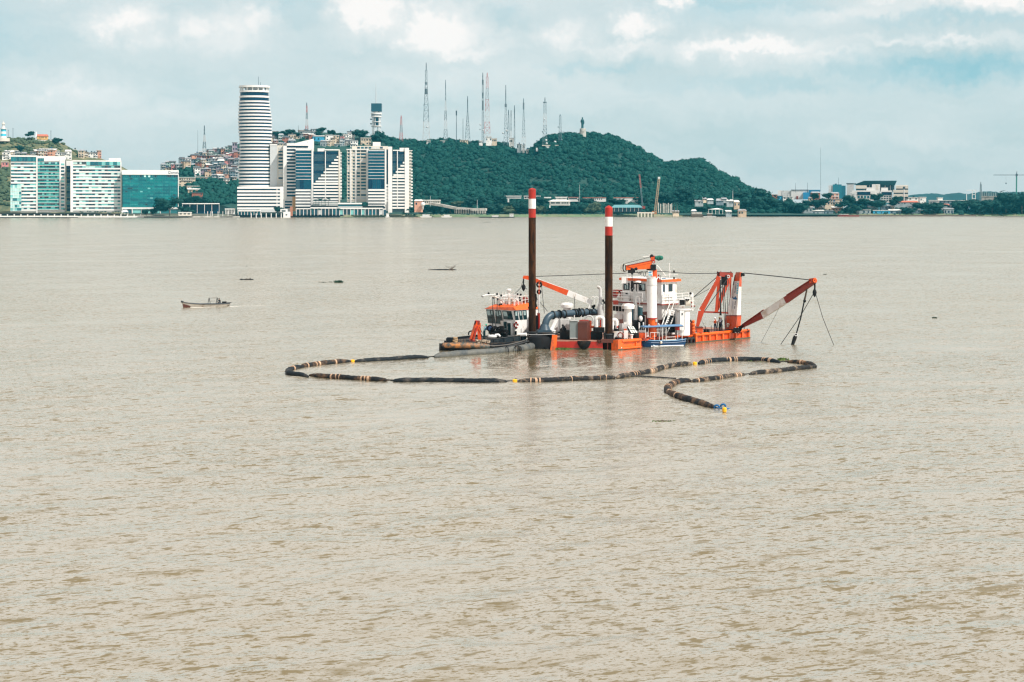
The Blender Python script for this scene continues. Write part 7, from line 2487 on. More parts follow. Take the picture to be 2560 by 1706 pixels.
dp('head_tie', MB().beam(P(1795, 682, Yg - .1), P(1796, 694, Yg - .1), .08), black, g)
dp('ring_sheave', MB().torus(P(1820.5, 692, Yg + .7), (0, 1, 0), .17, .06, 14, 6), greyp, g, smooth=50)
dp('ladder_rail', MB().tube([P(1736.5, 810, Yg - .4), P(1745, 775, Yg - .4), P(1789, 698, Yg - .4)], .04, 5), white, g)
for i in range(22):
 f_ = i / 22
 a = P(1745, 775, Yg - .35).lerp(P(1789, 698, Yg - .35), f_)
 dp('rung', MB().box(a + Vector((.08, .1, .03)), (.16, .2, .03)), white, g)
for pts, r_ in (([(1733.5, 744), (1791, 694)], .05), ([(1733.5, 744), (1780, 719)], .03), ([(1760, 780), (1818, 698)], .055), ([(1800.5, 700), (1801.5, 775), (1801.5, 787)], .10), ([(1806, 714), (1810, 782), (1813, 826)], .045),
    ([(1810, 714), (1814, 776), (1816, 820)], .045), ([(1817, 714), (1819, 770), (1819, 786)], .04), ([(1821, 700), (1823, 752), (1822, 765)], .035), ([(1812, 714), (1812.5, 765), (1815, 806)], .03), ([(1749, 790), (1766, 826)], .02)):
 dp('gantry_wire', MB().tube([P(a, b, Yg + (.5 if a > 1795 else -.2)) for a, b in pts], r_, 5), rope_m, g)
dp('wire_clamp', MB().tube([P(1801.5, 770, Yg + .4), P(1801.5, 789, Yg + .4)], [.05, .17], 7), black, g)

# ---- tapered tower with the sponsor panel
n0, n1 = P(1841.0, 791, 208.0), P(1850.5, 681, 208.0)
l0, l1 = P(1814.5, 791, 210.2), P(1839.5, 681, 208.9)
r0, r1 = P(1851.5, 791, 209.6), P(1854.5, 681, 208.9)
b0, b1 = l0 + (r0 - n0), l1 + (r1 - n1)
lerp4 = lambda f_: [n0.lerp(n1, f_), r0.lerp(r1, f_), b0.lerp(b1, f_), l0.lerp(l1, f_)]
to = dp('anchor_tower', MB().hexa(lerp4(0), lerp4(.80)), white)
dp('tower_top', MB().hexa(lerp4(.80), lerp4(1.0)), orange, to)
# the right face is red further down than the left face
f0_ = .674
q0, q1 = lerp4(f0_), lerp4(.80)
ox = (r0 - n0).cross(Vector((0, 0, 1))).normalized() * .012
if ox.y > 0:
 ox = -ox
dp('red_side_panel', MB().hexa([q0[0] + ox, q0[1] + ox, q0[1] - ox, q0[0] - ox], [q1[0] + ox, q1[1] + ox, q1[1] - ox, q1[0] - ox]), orange, to)
k0 = [n0 + Vector((.06, -.12, 0)), r0 + Vector((.1, 0, 0)), b0, l0 + Vector((-.1, -.05, 0))]
k1 = [P(1838.5, 826, 207.9), P(1850.5, 826, 209.5), P(1824, 826, 212), P(1811.5, 826, 210.2)]
dp('tower_base', MB().hexa(k1, k0), orange, to)
dp('base_rim', MB().hexa([q + Vector((0, 0, -.02)) for q in k0], [q + Vector((0, 0, .14)) for q in k0]), redbr, to)
dp('tower_foot', MB().hexa([P(1838, 833, 207.8), P(1852, 833, 209.5), P(1826, 833, 212.2), P(1811, 833, 210.2)], [q + Vector((0, 0, .12)) for q in k1]), black, to)
for px_ in (1839.5, 1846, 1838):
 dp('foot_strut', MB().tube([P(px_, 833, 207.6), P(px_, 819, 207.6)], .05, 6), greyp, to)
dbox('foot_recess', black, 1834, 1849, 820, 831, 207.55, .3, to)
dp('vent_bowl', MB().ball(P(1820, 811.5, 209.2), .2, 12, 8, 1, 1, .9), cream, to, smooth=60)
dbox('vent_neck', cream, 1818, 1822, 814, 818, 209.1, .2, to)
dp('tower_bracket', MB().hexa([P(1851, 692, 208.4), P(1855, 692, 208.4), P(1855, 692, 208.7), P(1851, 692, 208.7)], [P(1850, 682, 208.4), P(1862, 683.5, 208.4), P(1862, 683.5, 208.7), P(1850, 682, 208.7)]), black, to)
dp('bracket_shackle', MB().ball(P(1859, 688, 208.5), .17), black, to, smooth=60)
dp('tower_ladder', MB().tube([P(1837.5, 688, 208.9), P(1832.5, 714, 209.2)], .05, 5), black, to)
# panel: lettering and emblem laid on the left face
ex_ = (n0 - l0).normalized()
ez_ = ((n1 + l1) / 2 - (n0 + l0) / 2).normalized()
nx_ = ex_.cross(ez_).normalized()
if nx_.y > 0:
 nx_ = -nx_

def on_panel(px, py, lift=.02):
 """point of the left face seen at (px, py)"""
 dr_ = Vector(((px - CX) / F, 1.0, (HY - py) / F))
 o_ = Vector((0, 0, CH))
 k_ = (n0 - o_).dot(nx_) / dr_.dot(nx_)
 return o_ + dr_ * k_ + nx_ * lift

def panel_quad(name, mat, pts, lift=.02):
 q = [on_panel(a, b, lift) for a, b in pts]
 return dp(name, MB().hexa([x - nx_ * .012 for x in q], q), mat, to)

letter = M('sign_black', (.015, .02, .025), .6)
sblue = M('emblem_blue', (.01, .11, .26), .6)
steal = M('panel_teal', (.10, .42, .52), .6)
sgrey = M('panel_grey', (.28, .34, .42), .6)
panel_quad('panel_strip', steal, [(1841.2, 735), (1844.8, 735), (1846.5, 708.5), (1842.8, 708.5)])
for i in range(4):
 panel_quad('strip_mark', white, [(1842.1, 731.5 - i * 6), (1844.3, 731.5 - i * 6), (1844.7, 728.6 - i * 6), (1842.5, 728.6 - i * 6)], .035)

def panel_text(name, body, px, py, px_up, py_up, h_m, mat, lift=.03):
 """vertical lettering starting at (px, py) and running towards (px_up, py_up)"""
 o_ = on_panel(px, py, lift)
 dx_ = (on_panel(px_up, py_up, lift) - o_).normalized()
 dy_ = nx_.cross(dx_).normalized()
 m_ = Matrix(((dx_.x, dy_.x, nx_.x, o_.x), (dx_.y, dy_.y, nx_.y, o_.y), (dx_.z, dy_.z, nx_.z, o_.z), (0, 0, 0, 1)))
 off = ROOT[dr.name]
 return text_mesh(name, body, h_m, mat, to, Matrix.Translation(-off) @ m_, .004)

panel_text('panel_lettering', 'Guayas', 1838.6, 733.5, 1841.9, 707, .40, letter)
panel_quad('panel_slash', letter, [(1839.6, 709), (1840.3, 709), (1841.2, 704.5), (1840.5, 704.5)], .03)
# emblem: leaping blue shape
eb = [(1830.5, 742), (1832, 741.5), (1834, 745), (1836.5, 744.5), (1838, 741.2), (1840, 741.4), (1839.6, 744), (1842.5, 746), (1843.6, 749.5), (1841.5, 748), (1840.8, 751), (1838.5, 749), (1834, 749), (1831.8, 746)]
q_ = [on_panel(a, b, .03) for a, b in eb]
em_ = MB()
em_.add([x for x in q_] + [x - nx_ * .015 for x in q_], [tuple(range(len(q_))), tuple(range(len(q_), 2 * len(q_)))[::-1]] + [(i, (i + 1) % len(q_), len(q_) + (i + 1) % len(q_), len(q_) + i) for i in range(len(q_))])
dp('panel_emblem', em_, sblue, to)
for i, (w_, m_, a_) in enumerate(((1.0, sgrey, 1830.0), (.6, sgrey, 1832.6), (1.9, letter, 1836.0))):
 for j in range(9):
  y0_ = 772 - j * 2.15
  if m_ is letter and j == 3:
   continue
  x_ = a_ + (772 - y0_) * .085
  panel_quad('panel_small_print', m_, [(x_, y0_), (x_ + w_, y0_), (x_ + w_ + .12, y0_ - 1.5), (x_ + .12, y0_ - 1.5)], .03)

# ---- anchor boom, swung out square to the starboard side

def by(px):
 a = (px - CX) / F
 return 208 - .74 * (a * 208 - 29.7) / (.67 + .74 * a)

def B3(px, py, o=0.0):
 return P(px, py, by(px) + o)

seg = [(1852, 818.5), (1907, 788), (1964, 751), (2036, 703.5)]
ab = dp('anchor_boom', MB().beam(B3(*seg[0]), B3(*seg[1]), .3, .34, .42, .80), redbr)
dp('boom_section', MB().beam(B3(*seg[1]), B3(*seg[2]), .42, .82), M('dull_white_paint', (.58, .55, .52), .6, dirt=(.36, .27, .2), dirt_amt=.3), ab)
dp('boom_section', MB().beam(B3(*seg[2]), B3(*seg[3]), .42, .84, .36, .6), redbr, ab)
for (a, b), (c, d_), m_ in (((1856, 812), (1909, 775), redbr), ((1967, 738), (2030, 698), redbr)):
 dp('boom_flange', MB().beam(B3(a, b, -.3), B3(c, d_, -.3), .3, .07), m_, ab)
dp('boom_pivot', MB().hexa([P(1843, 829, 208), P(1853, 829, 208), P(1853, 829, 209), P(1843, 829, 209)], [P(1847, 816, 208), P(1858, 813, 207), P(1858, 813, 208), P(1847, 816, 209)]), black, ab)
dp('boom_head', MB().beam(B3(2026, 703), B3(2038, 701), .5, .6), orange, ab)
for px_ in (2032, 2037.5):
 dp('head_sheave', MB().torus(B3(px_, 702, -.35), (0, 1, 0), .2, .08, 14, 7), orange2 if px_ > 2035 else redbr, ab, smooth=50)
dp('pendant_wire', MB().tube([P(1860, 683, 208.6), P(1940, 691, 204.2), B3(2027, 700.5)], .065, 6), rope_m, ab)
Yh = by(2037)
dp('head_chain', MB().tube([P(2037, 708, Yh), P(2037, 722, Yh)], .11, 6), black, ab)
dp('head_hook_block', MB().lathe(P(2036.5, 743, Yh), [(.06, 0), (.2, .25), (.27, .6), (.2, .8), (.08, 1.05)], 10, 1, .5), black, ab, smooth=50)
for pts, r_ in (([(2040, 737), (2057, 795), (2084, 862)], .04), ([(2032, 737), (2004, 786), (1952, 861)], .045), ([(1957, 750), (1938, 790), (1903, 856)], .02)):
 y0_, y1_ = by(pts[0][0]), WY(pts[2][1])
 dp('mooring_wire', MB().tube([P(a, b, y0_ + (y1_ - y0_) * i / 2) for i, (a, b) in enumerate(pts)], r_, 5), rope_m, ab)
dp('anchor_sling', MB().tube([B3(2019, 714), B3(2014, 740, .1), B3(2011, 752, .2)], [.09, .12, .14], 7), wood_m, ab)
dp('anchor_shackle', MB().ball(B3(2011.5, 753, .1), .2), black, ab, smooth=60)
dp('anchor_wire', MB().tube([B3(2011, 752, .2), P(2002, 795, 201.2), P(1990.5, 836, 201.6)], .09, 7), black, ab)
dp('anchor_stock', MB().tube([P(1991, 834, 201.6), P(1987, 845, 201.6), P(1981, 863, 201.6)], [.16, .26, .2], 8), black, ab, smooth=60)
dp('anchor_ring', MB().torus(P(1990, 837, 201.4), (0, 1, 0), .17, .05, 12, 6), greyp, ab, smooth=50)

# ================================================================== WORK TUG
hullp = [P(1103, 868, 193.6), P(1240, 868, 194.6), P(1306, 860, 197.4), P(1313, 860, 199.0), P(1312, 850, 209), P(1200, 840, 205.5), P(1112, 850, 197.5)]
tg = thing('work_tug', 'black hulled work tug with orange roofed wheelhouse moored at the dredger stern', 'tug boat', (P(1210, 0, 199).x, 199, 0))

def tp(name, mb, mat, parent=None, **k):
 return mk(name, mb, mat, parent or tg, **k)

def tbox(name, mat, px0, px1, py0, py1, Y, dep=1.0, parent=None):
 a, b = P(px0, py1, Y), P(px1, py0, Y)
 return tp(name, MB().box(((a.x + b.x) / 2, Y + dep / 2, (a.z + b.z) / 2), (b.x - a.x, dep, b.z - a.z)), mat, parent)

tp('hull', MB().prism([(p.x, p.y) for p in hullp], -.8, .72), navy)
tp('deck', MB().prism([(p.x * .995, p.y) for p in hullp], .72, .76), darkdeck)
tp('bow_step', MB().beam(P(1103, 868, 194.2), P(1112, 868, 197), .5, .9), navy)
# big rusty fender tube across the bow
fp = smooth_path([P(1108, 864, 193.4), P(1130, 864, 193.3), P(1165, 864, 193.4), P(1205, 866, 193.8), P(1222, 868, 194.0)], 4)
ft = tp('bow_fender', MB().tube(fp, .34, 14), M('rust_streaked_fender', (.035, .055, .055), .6, dirt=(.42, .17, .05), dirt_amt=.55, dirt_scale=.9, var=.35, scale=1.5), smooth=50)
tp('fender_tip', MB().ball(P(1108, 866, 193.4), .4), navy, ft, smooth=60)
bw = MB()
for (a, b, Ya_), (c, d_, Yb_) in ((((1115, 846, 197.6), (1176, 839, 203.5))), ((1176, 839, 203.5), (1205, 836, 205.5))):
 p, q = P(a, b, Ya_), P(c, d_, Yb_)
 bw.hexa([Vector((p.x, p.y, .7)), Vector((q.x, q.y, .7)), Vector((q.x, q.y + .15, .7)), Vector((p.x, p.y + .15, .7))], [p, q, q + Vector((0, .15, 0)), p + Vector((0, .15, 0))])
tp('port_bulwark', bw, navy)
bw = MB()
pts = [(1215, 850, 195.6), (1262, 844.5, 196.5), (1300, 838.5, 197.8), (1316, 838, 199)]
for (a, b, Ya_), (c, d_, Yb_) in zip(pts[:-1], pts[1:]):
 p, q = P(a, b, Ya_), P(c, d_, Yb_)
 bw.hexa([Vector((p.x + .2, p.y, .5)), Vector((q.x, q.y, .5)), Vector((q.x, q.y + .12, .5)), Vector((p.x + .2, p.y + .12, .5))], [p, q, q + Vector((0, .12, 0)), p + Vector((0, .12, 0))])
sbw = tp('starboard_bulwark', bw, M('blue_black_hull', (.008, .015, .021), .6, spec=.18, dirt=(.026, .034, .04), dirt_amt=.3, dirt_scale=1.2))
tp('bulwark_rail', MB().tube([P(a, b, c - .02) for a, b, c in pts], .06, 6), dkgrey, sbw)
for px_, y_, Y_ in ((1235, 848, 195.9), (1262, 845, 196.4), (1285, 841, 197.1)):
 tp('bulwark_stay', MB().beam(P(px_, y_, Y_ - .06), P(px_ + 2, y_ + 17, Y_ - .06), .07), dkgrey, sbw)
tp('rubbing_strake', MB().tube(smooth_path([P(1203, 862, 194.0), P(1235, 865, 194.3), P(1270, 862, 195.6), P(1300, 855, 196.8), P(1330, 846, 197.3), P(1360, 843, 197)], 4), .075, 8), M('worn_strake', (.09, .085, .08), .75), smooth=50)
tp('side_pipe', MB().tube(smooth_path([P(1222, 868, 194.3), P(1262, 868, 195.4), P(1300, 860, 196.6), P(1340, 848, 196.9)], 4), .14, 8), dkgrey, smooth=50)
tbox('bow_bitts', navy, 1117, 1133, 845, 861, 195.2, 1.0)
tbox('bow_bitts', navy, 1110, 1116, 853, 863, 194.5, .6)
rc = MB()
rr_ = random.Random(8)
for i in range(9):
 rc.torus(P(1137 + rr_.uniform(-1.5, 1.5) + i * .35, 858 - i * 1.6, 195.3), (rr_.uniform(-.3, .3), rr_.uniform(-.3, .3), 1), .32 - i * .012, .075, 14, 6)
tp('rope_coil', rc, ropet, smooth=60)
for px_, w_ in ((1147, 3), (1153, 4), (1161, 3)):
 tbox('wooden_bollard', wood_m, px_, px_ + w_, 850, 861, 194.9, .3)
cl_ = MB()
for i in range(26):
 cl_.box(P(rr_.uniform(1190, 1222), rr_.uniform(851, 864), rr_.uniform(194.6, 195.4)), (rr_.uniform(.15, .5), .3, rr_.uniform(.08, .2)), rr_.uniform(0, 3))
tag(tp('deck_litter', cl_, M('deck_litter_paint', (.34, .27, .2), .8, var=.6, scale=3)), kind='stuff')
cl_ = MB()
for i in range(34):
 cl_.box(P(rr_.uniform(1225, 1265), rr_.uniform(818, 842), rr_.uniform(198.5, 201)), (rr_.uniform(.2, .7), .4, rr_.uniform(.2, .6)), rr_.uniform(0, 3))
tag(tp('deck_machinery', cl_, black), kind='stuff')
for px_, y_, r_ in ((1250, 828, .5), (1240, 836, .4), (1258, 838, .4), (1226, 822, .4)):
 tp('hose_coil', MB().torus(P(px_, y_, 199), (.4, 1, .2), r_, .1, 14, 6), black, smooth=50)
tp('white_hose', MB().tube(smooth_path([P(1238, 838, 197.5), P(1246, 837, 197.4), P(1250, 842, 197.3)], 3), .13, 8), white, smooth=60)
tp('grey_tarpaulin', MB().ball(P(1231, 842, 197.2), .5, 12, 6, 1.2, 1, .5), greyp, smooth=60)
tbox('blue_cover', M('navy_cover', (.02, .05, .13), .7), 1215, 1229, 817, 826, 199.4, .8)
tbox('winch_box', black, 1239, 1246, 819, 832, 199.6, .6)
# folding orange crane
tcr = tp('folding_crane', MB().beam(P(1179, 850, 197.6), P(1193, 806, 198.2), .32, .5, .4, .5), orange)
tp('crane_jib', MB().beam(P(1199, 850, 198), P(1196.5, 808, 198.2), .3, .4, .34, .5), orange, tcr)
tp('crane_knuckle', MB().beam(P(1187, 806, 198.2), P(1199.5, 806.5, 198.2), .5, .45), redp, tcr)
tp('crane_ram', MB().tube([P(1183, 848, 197.2), P(1194, 815, 197.6)], .09, 7), redp, tcr)
tp('crane_hook', MB().beam(P(1187, 812, 198), P(1188.5, 803, 198), .18), black, tcr)
tp('crane_line', MB().tube([P(1199, 818, 197.8), P(1206, 834, 197.8)], .04, 5), rope_m, tcr)
tp('crane_base', MB().lathe(P(1190, 856, 198), [(.9, 0), (.8, .3), (.4, .35)], 14), redbr, tcr, smooth=35)
tp('hoop', MB().tube(smooth_path([P(1171.5, 838, 200), P(1172, 832, 200), P(1176, 828.5, 200), P(1184, 828, 200)], 3), .1, 6), black)
# wheelhouse, yawed about 45 degrees: near corner at column 1285
wc = P(1285, 838, 201.0)
e1 = Vector((-.74, .672, 0))     # along the shaded (left) face
e2 = Vector((.74, .672, 0))      # along the lit (right) face
pxu = lambda px, e, o: ((px - CX) / F * o.y - o.x) / (e.x - (px - CX) / F * e.y)
L1, L2 = pxu(1222, e1, wc), 4.2
zc = lambda py: CH - (py - HY) / F * 201.0

def wq(a, b, z, tilt=0.0):
 """a along the left face, b along the right face"""
 return Vector((wc.x, wc.y, 0)) + e1 * a + e2 * b + Vector((0, 0, z)) + (-e2) * tilt

zt, zm, zw, zb_ = zc(776), zc(804), zc(813), .76
cab = tp('tug_wheelhouse', MB().hexa([wq(0, 0, zb_), wq(0, L2, zb_), wq(L1 - .5, L2, zb_), wq(L1 - .5, 0, zb_)], [wq(0, 0, zm), wq(0, L2, zm), wq(L1 - .25, L2, zm), wq(L1 - .25, 0, zm, .25)]), white)
tp('window_storey', MB().hexa([wq(0, 0, zm), wq(0, L2, zm), wq(L1 - .25, L2, zm), wq(L1 - .25, 0, zm, .25)], [wq(0, 0, zt, .35), wq(0, L2, zt), wq(L1, L2, zt), wq(L1 + .12, 0, zt, .45)]), white, cab)
zr = zc(765)
tp('cab_roof', MB().hexa([wq(-.12, -.12, zt, .4), wq(-.1, L2 + .1, zt), wq(L1 + .2, L2, zt), wq(L1 + .2, -.12, zt, .5)], [wq(.45, .5, zr), wq(.45, L2 - .4, zr + .25), wq(L1 - .5, L2 - .4, zr + .25), wq(L1 - .5, .5, zr)]), orange2, cab)

def face_quad(name, mat, a0, a1, z0, z1, left=True, off=.03, slant=.0, parent=None):
 def pt(a, z):
  if left:
   f_ = (z - zm) / (zt - zm)
   til = .25 * min(1, a / (L1 * .5)) + (.35 + .1 * a / L1 - .25 * min(1, a / (L1 * .5))) * f_ if z >= zm else .25 * min(1, a / max(L1 * .5, .01)) * (z - zb_) / (zm - zb_)
   return wq(a, 0, z, til + off)
  f_ = max(0, (z - zm) / (zt - zm))
  return wq(-off, a, z) + (-e2) * (.35 * f_ * max(0, 1 - a / L2))
 q = [pt(a0, z0), pt(a1, z0), pt(a1 + slant, z1), pt(a0 + slant, z1)]
 nrm = -e2 if left else -e1
 return tp(name, MB().hexa([x - nrm * .05 for x in q], q), mat, parent or cab)

def la(px):
 return pxu(px, e1, wc)

for a, b, y0_, y1_ in ((1284.0, 1262.5, 778, 800), (1259.5, 1244, 778, 812), (1241, 1223.5, 778, 812)):
 w_ = face_quad('wheelhouse_window', glassd, la(a), la(b), zc(y1_), zc(y0_), True, .04, .06)
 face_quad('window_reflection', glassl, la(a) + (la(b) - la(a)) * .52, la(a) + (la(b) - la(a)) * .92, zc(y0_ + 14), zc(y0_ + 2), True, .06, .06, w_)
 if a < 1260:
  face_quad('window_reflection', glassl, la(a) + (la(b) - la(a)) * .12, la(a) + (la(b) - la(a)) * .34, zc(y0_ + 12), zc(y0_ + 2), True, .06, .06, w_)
  face_quad('window_bar', black, la(a), la(b), zc(y0_ + 19.6), zc(y0_ + 18.2), True, .07, .0, w_)
rb = lambda px: pxu(px, e2, wc)
for a, b in ((1289, 1297.5), (1299.5, 1307.5), (1309, 1318)):
 w_ = face_quad('side_window', glassd, rb(a), rb(b), zc(801), zc(778), False, .03)
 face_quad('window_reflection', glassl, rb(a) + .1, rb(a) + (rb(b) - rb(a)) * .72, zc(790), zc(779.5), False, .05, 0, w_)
for a, b, y0_, y1_ in ((1273.5, 1281, 808, 838),):
 face_quad('doorway', glassd, la(b), la(a), zc(y1_), zc(y0_), True, .3)
dpan = face_quad('deckhouse_panel', white, la(1284.5), la(1258), zc(840), zc(803.5), True, .26)
face_quad('doorway', glassd, la(1272.5), la(1265.5), zc(838), zc(805), True, .34)
face_quad('door_panel', M('grey_green_door', (.16, .24, .24), .5), la(1272), la(1266), zc(838), zc(822), True, .37)
lr = tp('lifebuoy', MB().torus(wq(-.1, rb(1288.5), zc(813)), -e1, .32, .11, 20, 8), redp, cab, smooth=60)
for k_ in range(4):
 a_ = pi / 4 + k_ * pi / 2
 c_ = wq(-.1, rb(1288.5), zc(813)) + (e2 * cos(a_) + Vector((0, 0, 1)) * sin(a_)) * .32
 tp('lifebuoy_band', MB().ball(c_, .135, 8, 6), white, lr, smooth=60)
face_quad('white_step', white, rb(1302), rb(1312), zc(836), zc(822), False, .12)
face_quad('vent_grille', dkgrey, rb(1306), rb(1313), zc(826), zc(824), False, .03)
face_quad('dark_gap', black, rb(1284.5), rb(1289), zc(838), zc(828), False, .2)
# roof railings, mast, lamps
for seg_ in ([wq(.5, .5, zr), wq(L1 - .5, .5, zr)], [wq(.45, .6, zr), wq(.45, L2 - .5, zr + .25)], [wq(L1 - .5, .5, zr), wq(L1 - .5, L2 - .5, zr + .2)], [wq(.5, 2.4, zr), wq(L1 - .5, 2.4, zr + .1)]):
 mb = MB()
 for i in range(6):
  q = seg_[0].lerp(seg_[1], i / 5)
  mb.tube([q, q + Vector((0, 0, 1.15 + .25 * (i % 2)))], .04, 5)
 for h_ in (.5, 1.0):
  mb.tube([seg_[0] + Vector((0, 0, h_)), seg_[1] + Vector((0, 0, h_))], .035, 5)
 tp('roof_railing', mb, white, cab)
mst = tp('radar_mast', MB().tube([P(1272, 766, 203.2), P(1271.5, 730, 203.2)], [.16, .09], 8), white, cab, smooth=50)
tp('radar', MB().lathe(P(1272, 728.5, 203.2), [(.14, 0), (.3, .06), (.32, .22), (.26, .3), (.05, .32)], 14), white, mst, smooth=40)
for dx, dy_ in ((-9, 766), (9, 766)):
 tp('mast_leg', MB().tube([P(1272, 745, 203.2), P(1272 + dx, dy_, 203.4)], .06, 6), white, mst)
for (a, b), (c, d_) in (((1252, 740), (1300, 738)), ((1240, 748), (1302, 748)), ((1268, 731), (1276, 731))):
 tp('mast_yard', MB().tube([P(a, b, 203.2), P(c, d_, 203.2)], .05, 5), white, mst)
lb = tp('lamp_boom', MB().tube([P(1258, 755, 202.5), P(1244, 745, 201.5), P(1218, 737.5, 200.5), P(1206, 740.5, 200.2)], .09, 6), white, cab)
tp('lamp_boom_brace', MB().tube([P(1224, 751, 200.8), P(1231, 738, 200.8)], .06, 5), white, lb)
tp('lamp_boom_brace', MB().tube([P(1207, 740, 200.2), P(1240, 736, 201)], .05, 5), white, lb)
for px_, y_ in ((1221.5, 734), (1242.5, 735.5), (1253, 739), (1206.5, 741), (1233, 745), (1244, 748), (1294, 736), (1302, 737), (1299, 745), (1300, 751)):
 tp('deck_lamp', MB().ball(P(px_, y_, 201.5), .14), black, lb, smooth=60)
for a, b in ((1232.5, 744), (1243, 748)):
 tp('hose_drop', MB().tube(smooth_path([P(a, b, 200.8), P(a - .5, 775, 199.6), P(a - .3 - (a - 1232) * .3, 815, 199.6)], 4), .055, 5), black, lb)
for px_, y_, r_ in ((1252, 756, .3), (1283, 752, .36), (1290, 751, .3), (1278, 758, .25)):
 tp('liferaft_canister', MB().tube([P(px_ - 4, y_, 203.4), P(px_ + 4, y_, 203.6)], r_ * .8, 10), white, cab, smooth=60)
tbox('roof_box', greyp, 1262, 1274, 752, 762, 203.5, .5, cab)
for px_ in (1247, 1252, 1268, 1276, 1288):
 tbox('roof_fitting', black, px_, px_ + 4, 761, 766, 203.0, .4, cab)
tp('red_beacon', MB().ball(P(1312.5, 750, 204.6), .42, 14, 10), redp, cab, smooth=60)
tbox('beacon_base', brown, 1309, 1315, 755, 759, 204.5, .3, cab)
for px_ in (1258, 1293, 1301):
 tp('whip_aerial', MB().tube([P(px_, 764, 203.4), P(px_ - 1, 729, 203.4)], .03, 4), white, cab)

# ================================================================== BLUE LAUNCH
bl = thing('launch_boat', 'blue open launch with pale blue awning alongside the dredger', 'launch', W(1655, 870))
La, Lb = W(1601, 867), W(1707, 864)
ax_ = (Lb - La).normalized()
sd = Vector((-ax_.y, ax_.x, 0))
Ln = (Lb - La).length

def bp_(s, w, z):
 return La + ax_ * (s * Ln) + sd * w + Vector((0, 0, z))

secs = [(-.015, .05, .92, .2), (.05, .5, .88, .15), (.2, .78, .78, -.15), (.5, .85, .70, -.2), (.8, .80, .72, -.2), (.97, .7, .80, -.1), (1.03, .66, .86, .2)]
vs, fs = [], []
for s, w, z1_, z0_ in secs:
 vs += [bp_(s, -w, z1_), bp_(s, -w * .80, z0_ + .25), bp_(s, -w * .5, z0_ - .1), bp_(s, w * .5, z0_ - .1), bp_(s, w * .80, z0_ + .25), bp_(s, w, z1_)]
for i in range(len(secs) - 1):
 for k_ in range(5):
  fs.append((i * 6 + k_, i * 6 + k_ + 1, (i + 1) * 6 + k_ + 1, (i + 1) * 6 + k_))
fs += [tuple(range(6))[::-1], tuple(range((len(secs) - 1) * 6, len(secs) * 6))]
mb = MB().add(vs, fs)
hl = mk('hull', mb, bluep, bl, smooth=35)
dk = MB()
for (s, w, z1_, _), (s2, w2, z2_, _) in zip(secs[:-1], secs[1:]):
 dk.hexa([bp_(s, -w * .9, z1_ - .22), bp_(s2, -w2 * .9, z2_ - .22), bp_(s2, w2 * .9, z2_ - .22), bp_(s, w * .9, z1_ - .22)], [bp_(s, -w * .9, z1_ - .16), bp_(s2, -w2 * .9, z2_ - .16), bp_(s2, w2 * .9, z2_ - .16), bp_(s, w * .9, z1_ - .16)])
mk('inner_deck', dk, M('launch_deck', (.10, .22, .33), .7), bl)
mk('gunwale', MB().tube([bp_(s, -w - .02, z1_ + .01) for s, w, z1_, _ in secs], .05, 6), M('pale_blue_trim', (.12, .28, .45), .5), hl)
mk('waterline_stripe', MB().tube([bp_(s, -w * .84 - .02, .06) for s, w, z1_, z0_ in secs[2:6]], .075, 6), white, hl)
mk('hull_fold', MB().tube([bp_(s, -w * .93 - .02, z1_ - .26) for s, w, z1_, z0_ in secs[1:]], .035, 5), bluep, hl)
mk('float_fender', MB().ball(bp_(.42, -.92, .52), .16, 10, 8, 1, 1, 1.2), cream, bl, smooth=60)
mk('hull_mark', MB().beam(bp_(.24, -.84, .22), bp_(.285, -.85, .16), .05, .08), M('pale_mark', (.45, .6, .7), .6), hl)
aw_ = MB().hexa([bp_(.04, -.75, 2.42), bp_(.96, -.75, 2.46), bp_(.96, .75, 2.46), bp_(.04, .75, 2.42)], [bp_(.06, -.6, 2.56), bp_(.94, -.6, 2.64), bp_(.94, .6, 2.64), bp_(.06, .6, 2.56)])
aw_ = mk('awning', aw_, blueaw, bl)
mk('awning_rim', MB().tube([bp_(.04, -.77, 2.42), bp_(.5, -.77, 2.44), bp_(.96, -.77, 2.46)], .05, 5), M('dark_trim', (.02, .04, .09), .6), aw_)
for s in (.07, .47, .55, .93):
 for w in (-.72, .72):
  mk('awning_post', MB().tube([bp_(s, w, .7), bp_(s, w, 2.45)], .04, 6), white, bl)
for s0, s1_, zz in ((.18, .40, 1.75), (.56, .78, 1.15)):
 mk('seat_frame', MB().tube([bp_(s0, -.6, .7), bp_(s0 + .01, -.6, zz), bp_(s1_, -.6, zz), bp_(s1_, -.6, .7)], .035, 5), white, bl)
mk('seat_bench', MB().beam(bp_(.5, -.4, .78), bp_(.8, -.4, .80), .5, .1), cream, bl)
mk('seat_frame', MB().tube([bp_(.29, -.6, .7), bp_(.29, -.6, 1.75)], .035, 5), white, bl)

# ================================================================== FLOATING PIPELINE
fpz = .13
pl = thing('floating_pipeline', 'black floating dredge pipeline looping across the river in lashed sections', 'pipeline', W(1300, 940))

